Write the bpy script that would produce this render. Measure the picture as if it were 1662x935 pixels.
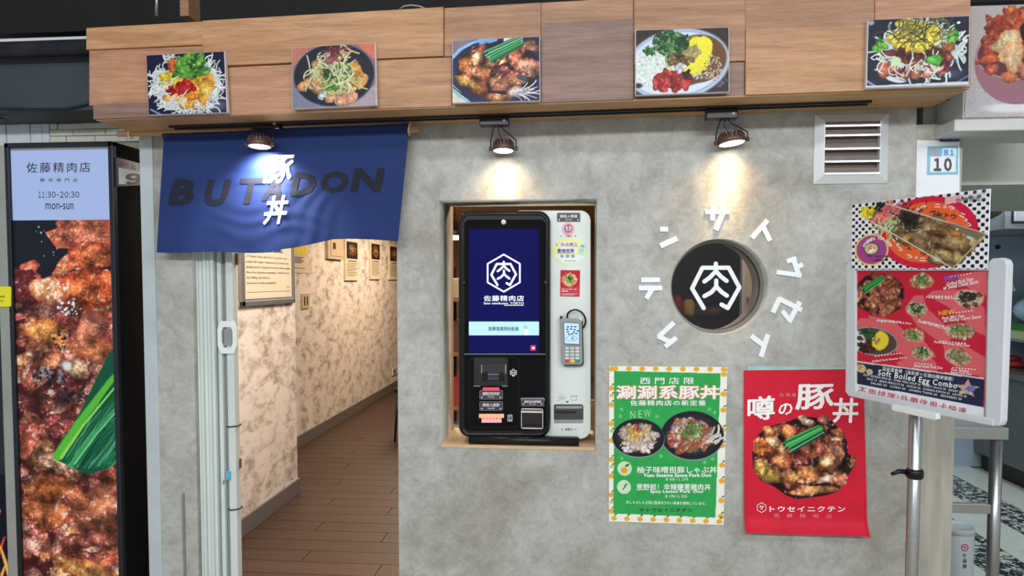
import bpy, bmesh, math, random
import numpy as np
from mathutils import Vector, Matrix, Euler

random.seed(7)
SC = bpy.context.scene
COL = SC.collection
for _o in list(bpy.data.objects):
    bpy.data.objects.remove(_o)

# ------------------------------------------------------------------ camera
F = 1154.0                      # focal length in pixels of the 1662 x 935 frame
CX, CY = 831.0, 507.4
CAMP = Vector((0.0, -2.6, 1.45))
YAW, PITCH = math.radians(5.0), math.radians(-2.6)
cam = bpy.data.cameras.new('camera')
cam.sensor_width = 36.0
cam.lens = F * 36.0 / 1662.0
cam.shift_y = (CY - 467.5) / 1662.0
cam.clip_start = 0.02
camo = bpy.data.objects.new('camera', cam)
camo.location = CAMP
camo.rotation_euler = (math.pi / 2 + PITCH, 0, YAW)
COL.objects.link(camo)
SC.camera = camo
RM = Euler(camo.rotation_euler).to_matrix()

# ------------------------------------------------------------------ world and large lights
SC.view_settings.view_transform = 'Standard'
SC.view_settings.look = 'None'
SC.view_settings.gamma = 1.0
SC.view_settings.use_curve_mapping = False
SC.view_settings.exposure = 0.0
wd = bpy.data.worlds.new('world'); SC.world = wd
wd.use_nodes = True
wd.node_tree.nodes['Background'].inputs[0].default_value = (0.90, 0.95, 1.0, 1)
wd.node_tree.nodes['Background'].inputs[1].default_value = 0.55

def area(name, loc, size, size_y, power, color, rot=(0, 0, 0)):
    l = bpy.data.lights.new(name, 'AREA'); l.shape = 'RECTANGLE'
    l.size = size; l.size_y = size_y; l.energy = power; l.color = color
    o = bpy.data.objects.new(name, l); o.location = loc; o.rotation_euler = rot
    COL.objects.link(o)
    return o
# the concourse's rows of ceiling tubes, behind the photographer
area('concourse_tube_light', (0.6, -4.3, 2.95), 6.0, 0.25, 180, (0.96, 0.98, 1.0), (math.radians(38), 0, 0))
area('concourse_tube_light', (0.6, -2.2, 3.0), 5.0, 0.2, 34, (0.92, 0.97, 1.0), (math.radians(20), 0, 0))
# the shop's own ceiling panels, and one added light
area('shop_ceiling_light', (-0.95, 1.5, 2.2), 0.5, 1.6, 44, (1.0, 0.84, 0.72))
area('shop_ceiling_light', (-1.5, 5.0, 2.2), 0.6, 2.5, 64, (1.0, 0.76, 0.54))
area('shop_ceiling_light', (-0.2, 0.95, 2.2), 0.5, 0.3, 16, (1.0, 0.76, 0.54))  # unseen, added to brighten the niche reveal and the space behind the kiosk
# the neighbouring kitchen's tube
area('kitchen_tube_light', (2.7, 2.4, 2.6), 1.6, 0.25, 26, (0.88, 0.97, 1.0))

# ------------------------------------------------------------------ projection helpers
def ray(px, py):
    return RM @ Vector(((px - CX) / F, -(py - CY) / F, -1.0))
def W(px, py, Y=0.0):
    d = ray(px, py); t = (Y - CAMP.y) / d.y
    return CAMP + d * t
def WX(px, py, X):
    d = ray(px, py); t = (X - CAMP.x) / d.x
    return CAMP + d * t
def WZ(px, py, Z):
    d = ray(px, py); t = (Z - CAMP.z) / d.z
    return CAMP + d * t
def PY(Y): return lambda x, y: W(x, y, Y)
def PX(X): return lambda x, y: WX(x, y, X)
def PN(O, n):
    def f(x, y):
        d = ray(x, y); t = (O - CAMP).dot(n) / d.dot(n)
        return CAMP + d * t
    return f
def S(r, g, b, k=1.0):
    def c(v):
        v /= 255.0
        return (v / 12.92 if v <= 0.04045 else ((v + 0.055) / 1.055) ** 2.4) * k
    return (c(r), c(g), c(b), 1.0)

# ------------------------------------------------------------------ materials
MATS = {}
def mat(name, col=(0.5, 0.5, 0.5, 1), rough=0.6, metal=0.0, emit=None, es=1.0, vary=0.12, scale=18.0, bump=0.0, stretch=(1, 1, 1), col2=None, detail=5.0, spec=0.5, coat=0.0):
    """node material: two tones mixed by noise, with a fine bump"""
    if name in MATS: return MATS[name]
    m = bpy.data.materials.new(name); m.use_nodes = True
    nt = m.node_tree; b = nt.nodes['Principled BSDF']
    b.inputs['Roughness'].default_value = rough
    b.inputs['Metallic'].default_value = metal
    b.inputs['Specular IOR Level'].default_value = spec
    b.inputs['Coat Weight'].default_value = coat
    tc = nt.nodes.new('ShaderNodeTexCoord'); mp = nt.nodes.new('ShaderNodeMapping')
    mp.inputs['Scale'].default_value = stretch
    nz = nt.nodes.new('ShaderNodeTexNoise'); nz.inputs['Scale'].default_value = scale; nz.inputs['Detail'].default_value = detail
    nt.links.new(tc.outputs['Object'], mp.inputs[0]); nt.links.new(mp.outputs[0], nz.inputs['Vector'])
    rp = nt.nodes.new('ShaderNodeValToRGB')
    c2 = col2 if col2 else tuple(min(1, c * (1 + vary)) for c in col[:3]) + (1,)
    c1 = col if col2 else tuple(c * (1 - vary) for c in col[:3]) + (1,)
    rp.color_ramp.elements[0].color = c1; rp.color_ramp.elements[1].color = c2
    rp.color_ramp.elements[0].position = 0.3; rp.color_ramp.elements[1].position = 0.7
    nt.links.new(nz.outputs['Fac'], rp.inputs[0]); nt.links.new(rp.outputs[0], b.inputs['Base Color'])
    if bump:
        bp = nt.nodes.new('ShaderNodeBump'); bp.inputs['Strength'].default_value = bump; bp.inputs['Distance'].default_value = 0.01
        nt.links.new(nz.outputs['Fac'], bp.inputs['Height']); nt.links.new(bp.outputs[0], b.inputs['Normal'])
    if emit:
        b.inputs['Emission Color'].default_value = emit; b.inputs['Emission Strength'].default_value = es
    MATS[name] = m
    return m

def m_print(name, emit=0.0, rough=0.5, gain=0.95, spec=0.12):
    """printed sheet: the print's own colours are stored on the mesh"""
    if name in MATS: return MATS[name]
    m = bpy.data.materials.new(name); m.use_nodes = True
    nt = m.node_tree; b = nt.nodes['Principled BSDF']
    a = nt.nodes.new('ShaderNodeVertexColor'); a.layer_name = 'Col'
    mx = nt.nodes.new('ShaderNodeMix'); mx.data_type = 'RGBA'; mx.blend_type = 'MULTIPLY'
    mx.inputs['Factor'].default_value = 1.0
    mx.inputs[7].default_value = (gain, gain, gain, 1)
    nt.links.new(a.outputs[0], mx.inputs[6])
    nt.links.new(mx.outputs[2], b.inputs['Base Color'])
    b.inputs['Roughness'].default_value = rough; b.inputs['Specular IOR Level'].default_value = spec
    if emit:
        nt.links.new(a.outputs[0], b.inputs['Emission Color']); b.inputs['Emission Strength'].default_value = emit
        mx.inputs[7].default_value = (0.12, 0.12, 0.12, 1)
    MATS[name] = m
    return m

def m_concrete():
    m = bpy.data.materials.new('trowelled_concrete'); m.use_nodes = True
    nt = m.node_tree; b = nt.nodes['Principled BSDF']; N = nt.nodes.new; L = nt.links.new
    tc = N('ShaderNodeTexCoord')
    n1 = N('ShaderNodeTexNoise'); n1.inputs['Scale'].default_value = 1.7; n1.inputs['Detail'].default_value = 7; n1.inputs['Roughness'].default_value = 0.62; n1.inputs['Distortion'].default_value = 0.8
    n2 = N('ShaderNodeTexNoise'); n2.inputs['Scale'].default_value = 13; n2.inputs['Detail'].default_value = 10; n2.inputs['Roughness'].default_value = 0.74; n2.inputs['Distortion'].default_value = 0.7
    n3 = N('ShaderNodeTexNoise'); n3.inputs['Scale'].default_value = 70; n3.inputs['Detail'].default_value = 4
    for n in (n1, n2, n3): L(tc.outputs['Object'], n.inputs['Vector'])
    r1 = N('ShaderNodeValToRGB')
    e = r1.color_ramp.elements
    e[0].position = 0.28; e[0].color = S(142, 138, 130)
    e[1].position = 0.72; e[1].color = S(188, 190, 187)
    x = e.new(0.5); x.color = S(172, 173, 169)
    L(n1.outputs['Fac'], r1.inputs[0])
    r2 = N('ShaderNodeValToRGB'); e = r2.color_ramp.elements
    e[0].position = 0.32; e[0].color = (0.66, 0.64, 0.61, 1); e[1].position = 0.60; e[1].color = (1.06, 1.06, 1.05, 1)
    L(n2.outputs['Fac'], r2.inputs[0])
    mx = N('ShaderNodeMix'); mx.data_type = 'RGBA'; mx.blend_type = 'MULTIPLY'; mx.inputs['Factor'].default_value = 0.8
    L(r1.outputs[0], mx.inputs[6]); L(r2.outputs[0], mx.inputs[7])
    r3 = N('ShaderNodeValToRGB'); e = r3.color_ramp.elements
    e[0].position = 0.35; e[0].color = (0.86, 0.86, 0.85, 1); e[1].position = 0.6; e[1].color = (1, 1, 1, 1)
    L(n3.outputs['Fac'], r3.inputs[0])
    mx2 = N('ShaderNodeMix'); mx2.data_type = 'RGBA'; mx2.blend_type = 'MULTIPLY'; mx2.inputs['Factor'].default_value = 0.6
    L(mx.outputs[2], mx2.inputs[6]); L(r3.outputs[0], mx2.inputs[7])
    L(mx2.outputs[2], b.inputs['Base Color'])
    b.inputs['Roughness'].default_value = 0.62
    ad = N('ShaderNodeMath'); ad.operation = 'ADD'; L(n2.outputs['Fac'], ad.inputs[0]); L(n3.outputs['Fac'], ad.inputs[1])
    bp = N('ShaderNodeBump'); bp.inputs['Strength'].default_value = 0.28; bp.inputs['Distance'].default_value = 0.006
    L(ad.outputs[0], bp.inputs['Height']); L(bp.outputs[0], b.inputs['Normal'])
    return m

def m_wood(name, c1, c2, rough=0.5, along='x', vgain=0.10):
    m = bpy.data.materials.new(name); m.use_nodes = True
    nt = m.node_tree; b = nt.nodes['Principled BSDF']; N = nt.nodes.new; L = nt.links.new
    tc = N('ShaderNodeTexCoord'); oi = N('ShaderNodeObjectInfo')
    mp = N('ShaderNodeMapping'); mp.inputs['Scale'].default_value = (2.0, 26, 26) if along == 'x' else (26, 26, 2.0)
    ad = N('ShaderNodeVectorMath'); ad.operation = 'ADD'
    ml = N('ShaderNodeMath'); ml.operation = 'MULTIPLY'; ml.inputs[1].default_value = 40
    L(oi.outputs['Random'], ml.inputs[0]); L(tc.outputs['Object'], ad.inputs[0]); L(ml.outputs[0], ad.inputs[1])
    L(ad.outputs[0], mp.inputs[0])
    n1 = N('ShaderNodeTexNoise'); n1.inputs['Scale'].default_value = 0.7; n1.inputs['Detail'].default_value = 8; n1.inputs['Roughness'].default_value = 0.62; n1.inputs['Distortion'].default_value = 1.4
    n2 = N('ShaderNodeTexNoise'); n2.inputs['Scale'].default_value = 5.5; n2.inputs['Detail'].default_value = 6; n2.inputs['Roughness'].default_value = 0.75
    L(mp.outputs[0], n1.inputs['Vector']); L(mp.outputs[0], n2.inputs['Vector'])
    r = N('ShaderNodeValToRGB'); e = r.color_ramp.elements
    e[0].position = 0.3; e[0].color = c1; e[1].position = 0.66; e[1].color = c2
    L(n1.outputs['Fac'], r.inputs[0])
    r2 = N('ShaderNodeValToRGB'); e = r2.color_ramp.elements
    e[0].position = 0.36; e[0].color = (0.55, 0.53, 0.52, 1); e[1].position = 0.56; e[1].color = (1, 1, 1, 1)
    L(n2.outputs['Fac'], r2.inputs[0])
    mx = N('ShaderNodeMix'); mx.data_type = 'RGBA'; mx.blend_type = 'MULTIPLY'; mx.inputs['Factor'].default_value = 0.55
    L(r.outputs[0], mx.inputs[6]); L(r2.outputs[0], mx.inputs[7])
    hs = N('ShaderNodeHueSaturation')
    mr = N('ShaderNodeMapRange'); mr.inputs['To Min'].default_value = 1 - vgain; mr.inputs['To Max'].default_value = 1 + vgain
    L(oi.outputs['Random'], mr.inputs['Value']); L(mr.outputs[0], hs.inputs['Value'])
    L(mx.outputs[2], hs.inputs['Color']); L(hs.outputs[0], b.inputs['Base Color'])
    b.inputs['Roughness'].default_value = rough
    bp = N('ShaderNodeBump'); bp.inputs['Strength'].default_value = 0.12; bp.inputs['Distance'].default_value = 0.004
    L(n2.outputs['Fac'], bp.inputs['Height']); L(bp.outputs[0], b.inputs['Normal'])
    return m

def m_glass(name, tint, refl=0.06, rough=0.0):
    m = bpy.data.materials.new(name); m.use_nodes = True
    nt = m.node_tree; N = nt.nodes.new; L = nt.links.new
    for n in list(nt.nodes):
        if n.type == 'BSDF_PRINCIPLED': nt.nodes.remove(n)
    out = [n for n in nt.nodes if n.type == 'OUTPUT_MATERIAL'][0]
    t = N('ShaderNodeBsdfTransparent'); t.inputs[0].default_value = tint
    g = N('ShaderNodeBsdfGlossy'); g.inputs['Roughness'].default_value = rough
    fr = N('ShaderNodeFresnel'); fr.inputs[0].default_value = 1.45
    mx = N('ShaderNodeMixShader')
    L(fr.outputs[0], mx.inputs[0]); L(t.outputs[0], mx.inputs[1]); L(g.outputs[0], mx.inputs[2]); L(mx.outputs[0], out.inputs[0])
    return m

# ------------------------------------------------------------------ object helpers
def tag(o, label=None, cat=None, group=None, kind=None):
    if label: o['label'] = label
    if cat: o['category'] = cat
    if group: o['group'] = group
    if kind: o['kind'] = kind
    return o
WORLDLOC = {}
def thing(name, label, cat, loc=(0, 0, 0), group=None, kind=None):
    o = bpy.data.objects.new(name, None); COL.objects.link(o)
    o.empty_display_size = 0.05
    o.location = loc; WORLDLOC[o.name] = Vector(loc)
    return tag(o, label, cat, group, kind)
def link_mesh(name, me, m, parent=None, loc=None):
    """vertices come in world coordinates; they are re-based on the parent or on loc"""
    o = bpy.data.objects.new(name, me); COL.objects.link(o)
    if m is not None and not me.materials: me.materials.append(m)
    if parent is not None:
        base = WORLDLOC[parent.name]; o.parent = parent
    else:
        base = Vector(loc) if loc is not None else None
        if base is None:
            n = len(me.vertices); co = np.empty(n * 3); me.vertices.foreach_get('co', co); co = co.reshape(-1, 3)
            base = Vector((float((co[:, 0].min() + co[:, 0].max()) / 2), float((co[:, 1].min() + co[:, 1].max()) / 2), float(co[:, 2].min())))
        o.location = base
    WORLDLOC[o.name] = Vector(base)
    me.transform(Matrix.Translation(-Vector(base)))
    return o

class MB:
    def __init__(s): s.v = []; s.f = []; s.sm = []
    def add(s, vs, fs, smooth=False):
        k = len(s.v); s.v += [tuple(v) for v in vs]
        for f in fs: s.f.append([i + k for i in f]); s.sm.append(smooth)
        return s
    def box(s, x0, x1, y0, y1, z0, z1):
        x0, x1 = sorted((x0, x1)); y0, y1 = sorted((y0, y1)); z0, z1 = sorted((z0, z1))
        return s.add([(x0, y0, z0), (x1, y0, z0), (x1, y1, z0), (x0, y1, z0), (x0, y0, z1), (x1, y0, z1), (x1, y1, z1), (x0, y1, z1)],
                     [(0, 3, 2, 1), (4, 5, 6, 7), (0, 1, 5, 4), (1, 2, 6, 5), (2, 3, 7, 6), (3, 0, 4, 7)])
    def hexa(s, front, back):
        """front / back: four world points each, TL TR BR BL"""
        return s.add(list(front) + list(back), [(3, 2, 1, 0), (4, 5, 6, 7), (0, 1, 5, 4), (1, 2, 6, 5), (2, 3, 7, 6), (3, 0, 4, 7)])
    def prism(s, front, vec, smooth=False):
        n = len(front); vec = Vector(vec)
        vs = [Vector(p) for p in front] + [Vector(p) + vec for p in front]
        s.add(vs, [list(range(n))[::-1], list(range(n, 2 * n))])
        s.add(vs, [(i, (i + 1) % n, n + (i + 1) % n, n + i) for i in range(n)], smooth)
        return s
    def pxprism(s, poly, Y0, Y1, smooth=False):
        """outline given on plane y=Y0, carried straight back to y=Y1"""
        return s.prism([W(x, y, Y0) for x, y in poly], (0, Y1 - Y0, 0), smooth)
    def tube(s, pts, r, n=10, caps=True, smooth=True):
        pts = [Vector(p) for p in pts]; rings = []
        rr = r if isinstance(r, (list, tuple)) else [r] * len(pts)
        up = None
        for i, p in enumerate(pts):
            a = pts[max(0, i - 1)]; b = pts[min(len(pts) - 1, i + 1)]; t = (b - a).normalized()
            if up is None:
                up = Vector((0, 0, 1)) if abs(t.z) < 0.9 else Vector((0, 1, 0))
            u = t.cross(up).normalized(); w = u.cross(t).normalized(); up = w
            rings.append([p + (u * math.cos(2 * math.pi * k / n) + w * math.sin(2 * math.pi * k / n)) * rr[i] for k in range(n)])
        vs = [q for g in rings for q in g]; fs = []
        for i in range(len(pts) - 1):
            for k in range(n):
                fs.append((i * n + k, i * n + (k + 1) % n, (i + 1) * n + (k + 1) % n, (i + 1) * n + k))
        s.add(vs, fs, smooth)
        if caps:
            s.add(rings[0], [list(range(n))]); s.add(rings[-1], [list(range(n))[::-1]])
        return s
    def lathe(s, c, prof, axis=(0, 0, 1), n=24, smooth=True):
        """prof: list of (radius, height along axis)"""
        ax = Vector(axis).normalized(); t = Vector((1, 0, 0)) if abs(ax.x) < 0.9 else Vector((0, 1, 0))
        u = ax.cross(t).normalized(); w = ax.cross(u).normalized(); c = Vector(c)
        vs = []; fs = []
        for r, h in prof:
            for k in range(n):
                a = 2 * math.pi * k / n
                vs.append(c + ax * h + (u * math.cos(a) + w * math.sin(a)) * r)
        for i in range(len(prof) - 1):
            for k in range(n):
                fs.append((i * n + k, i * n + (k + 1) % n, (i + 1) * n + (k + 1) % n, (i + 1) * n + k))
        s.add(vs, fs, smooth)
        s.add(vs[:n], [list(range(n))[::-1]]); s.add(vs[-n:], [list(range(n))])
        return s
    def blob(s, c, rx, ry, rz, seed=0, nu=14, nv=9, amp=0.12, rot=0.0):
        rng = random.Random(seed); ph = [rng.uniform(0, 6.28) for _ in range(6)]
        c = Vector(c); vs = []; fs = []
        for j in range(nv + 1):
            a = math.pi * j / nv
            for i in range(nu):
                b = 2 * math.pi * i / nu
                k = 1 + amp * (math.sin(2 * b + ph[0]) * math.sin(a) + 0.6 * math.sin(3 * b + 2 * a + ph[1]) + 0.5 * math.cos(3 * a + ph[2]))
                x = rx * k * math.sin(a) * math.cos(b); y = ry * k * math.sin(a) * math.sin(b); z = rz * k * math.cos(a)
                vs.append(c + Vector((x * math.cos(rot) - z * math.sin(rot), y, x * math.sin(rot) + z * math.cos(rot))))
        for j in range(nv):
            for i in range(nu):
                fs.append((j * nu + i, (j + 1) * nu + i, (j + 1) * nu + (i + 1) % nu, j * nu + (i + 1) % nu))
        return s.add(vs, fs, True)
    def mesh(s, name):
        me = bpy.data.meshes.new(name)
        me.from_pydata(s.v, [], s.f); me.polygons.foreach_set('use_smooth', s.sm); me.update()
        return me
    def build(s, name, m, parent=None, loc=None, bevel=0.0, fix=True):
        me = s.mesh(name)
        if fix or bevel:
            bm = bmesh.new(); bm.from_mesh(me)
            bmesh.ops.remove_doubles(bm, verts=bm.verts, dist=1e-6)
            bmesh.ops.recalc_face_normals(bm, faces=bm.faces)
            if bevel:
                es = [e for e in bm.edges if len(e.link_faces) == 2 and e.calc_face_angle(0) > 0.6]
                bmesh.ops.bevel(bm, geom=es, offset=bevel, segments=2, affect='EDGES', profile=0.5, clamp_overlap=True)
            bm.to_mesh(me); bm.free()
        return link_mesh(name, me, m, parent, loc)

def rrect(x0, y0, x1, y1, r, n=6):
    """rounded rectangle, clockwise on screen from the top left; r = one radius or (tl, tr, br, bl)"""
    if not isinstance(r, (tuple, list)): r = (r,) * 4
    out = []
    for (cx, cy, rr, a0) in ((x0 + r[0], y0 + r[0], r[0], 180), (x1 - r[1], y0 + r[1], r[1], 270), (x1 - r[2], y1 - r[2], r[2], 0), (x0 + r[3], y1 - r[3], r[3], 90)):
        if rr <= 0: out.append((cx, cy)); continue
        for k in range(n + 1):
            a = math.radians(a0 + 90.0 * k / n); out.append((cx + rr * math.cos(a), cy + rr * math.sin(a)))
    return out

def ring_prism(mb, outer, inner, Y0, Y1, mapf=None):
    """frame between two outlines of equal point count, front at Y0, back at Y1"""
    n = len(outer)
    f = lambda p: W(p[0], p[1], Y0)
    o = [f(p) for p in outer]; i = [f(p) for p in inner]; d = Vector((0, Y1 - Y0, 0))
    vs = o + i + [p + d for p in o] + [p + d for p in i]; fs = []
    for k in range(n):
        j = (k + 1) % n
        fs += [(k, j, n + j, n + k), (2 * n + k, 3 * n + k, 3 * n + j, 2 * n + j), (k, 2 * n + k, 2 * n + j, j), (n + k, n + j, 3 * n + j, 3 * n + k)]
    mb.add(vs, fs); return mb

# ------------------------------------------------------------------ lettering
_TC = {}
def glyphs(s, bold=0.0, spacing=1.0):
    key = (s, bold, spacing)
    if key in _TC: return _TC[key]
    c = bpy.data.curves.new('t', 'FONT'); c.body = s; c.resolution_u = 2; c.space_character = spacing
    o = bpy.data.objects.new('t', c); me = bpy.data.meshes.new_from_object(o)
    v = [(p.co.x, p.co.y, 0) for p in me.vertices]; f = [list(p.vertices) for p in me.polygons]
    bpy.data.objects.remove(o); bpy.data.curves.remove(c); bpy.data.meshes.remove(me)
    if bold > 0:                                   # heavier weight: shifted copies of the outline
        n = len(v); bv, bf = list(v), list(f)
        for k in range(6 if bold < .02 else 10):
            an = 2 * math.pi * k / (6 if bold < .02 else 10); dx, dy = bold * math.cos(an), bold * math.sin(an)
            o_ = len(bv); bv += [(x + dx, y + dy, k + 1) for x, y, _ in v]; bf += [[i + o_ for i in q] for q in f]
        v, f = bv, bf
    _TC[key] = (v, f); return v, f

class Ink:
    """flat lettering and marks drawn in picture pixels, then laid on a real surface"""
    def __init__(s): s.v = []; s.f = []; s.ly = 0
    def add(s, v, f):
        k = len(s.v); s.v += [(p[0], p[1], p[2] if len(p) > 2 else s.ly) for p in v]; s.f += [[i + k for i in q] for q in f]; return s
    def text(s, t, box, bold=0.0, ang=0.0, shear=0.0, spacing=1.0, skew=0.0):
        v, f = glyphs(t, bold, spacing)
        if not v: return s
        xs = [p[0] for p in v]; ys = [p[1] for p in v]
        a, b, c, d = min(xs), max(xs), min(ys), max(ys)
        x0, y0, x1, y1 = box; w, h = x1 - x0, y1 - y0; mx, my = (x0 + x1) / 2, (y0 + y1) / 2
        ca, sa = math.cos(math.radians(ang)), math.sin(math.radians(ang)); out = []
        for (x, y, lz) in v:
            u = (x - a) / max(1e-6, b - a) - 0.5; q = 0.5 - (y - c) / max(1e-6, d - c)
            X = u * w - shear * q * h; Y = q * h + skew * u * w
            out.append((mx + X * ca - Y * sa, my + X * sa + Y * ca, lz))
        return s.add(out, f)
    def poly(s, pts): return s.add(list(pts), [list(range(len(pts)))])
    def ell(s, cx, cy, rx, ry=None, n=28, a0=0, a1=360):
        ry = ry or rx
        return s.poly([(cx + rx * math.cos(math.radians(a0 + (a1 - a0) * k / n)), cy + ry * math.sin(math.radians(a0 + (a1 - a0) * k / n))) for k in range(n if a1 - a0 >= 360 else n + 1)])
    def ring(s, cx, cy, r0, r1, n=36, ky=1.0):
        v = []
        for r in (r0, r1): v += [(cx + r * math.cos(6.28319 * k / n), cy + ky * r * math.sin(6.28319 * k / n)) for k in range(n)]
        return s.add(v, [(k, (k + 1) % n, n + (k + 1) % n, n + k) for k in range(n)])
    def rect(s, x0, y0, x1, y1): return s.poly([(x0, y0), (x1, y0), (x1, y1), (x0, y1)])
    def frame(s, x0, y0, x1, y1, t, r=0):
        o = rrect(x0, y0, x1, y1, max(r, .01), 3); i = rrect(x0 + t, y0 + t, x1 - t, y1 - t, max(r - t, .005), 3); n = len(o)
        return s.add(o + i, [(k, (k + 1) % n, n + (k + 1) % n, n + k) for k in range(n)])
    def stroke(s, pts, w, cap=True):
        for (a, b) in zip(pts[:-1], pts[1:]):
            dx, dy = b[0] - a[0], b[1] - a[1]; l = math.hypot(dx, dy) or 1; nx, ny = -dy / l * w / 2, dx / l * w / 2
            s.ly = (s.ly + 1) % 16
            s.poly([(a[0] + nx, a[1] + ny), (b[0] + nx, b[1] + ny), (b[0] - nx, b[1] - ny), (a[0] - nx, a[1] - ny)])
        for k, p in enumerate(pts):
            if cap or 0 < k < len(pts) - 1:
                s.ly = (s.ly + 1) % 16; s.ell(p[0], p[1], w / 2, n=12)
        return s
    def build(s, name, m, parent, mapf, cuts=None, loc=None):
        v, f = s.v, s.f
        def mp(x, y, l):                               # each overprinted layer lies a hair above the last
            q = mapf(x, y); return q + (CAMP - q).normalized() * (l * 3.5e-5)
        me = bpy.data.meshes.new(name)
        if cuts:
            bm = bmesh.new(); vv = [bm.verts.new((x, y, l)) for x, y, l in v]
            for q in f:
                try: bm.faces.new([vv[i] for i in q])
                except ValueError: pass
            for axis, vals in enumerate(cuts):
                for c in vals:
                    co = [0, 0, 0]; no = [0, 0, 0]; co[axis] = c; no[axis] = 1
                    bmesh.ops.bisect_plane(bm, geom=bm.verts[:] + bm.edges[:] + bm.faces[:], plane_co=co, plane_no=no)
            bm.to_mesh(me); bm.free()
            for p in me.vertices: p.co = mp(p.co.x, p.co.y, p.co.z)
        else:
            me.from_pydata([tuple(mp(x, y, l)) for x, y, l in v], [], f)
        me.update()
        return link_mesh(name, me, m, parent, loc)

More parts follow.
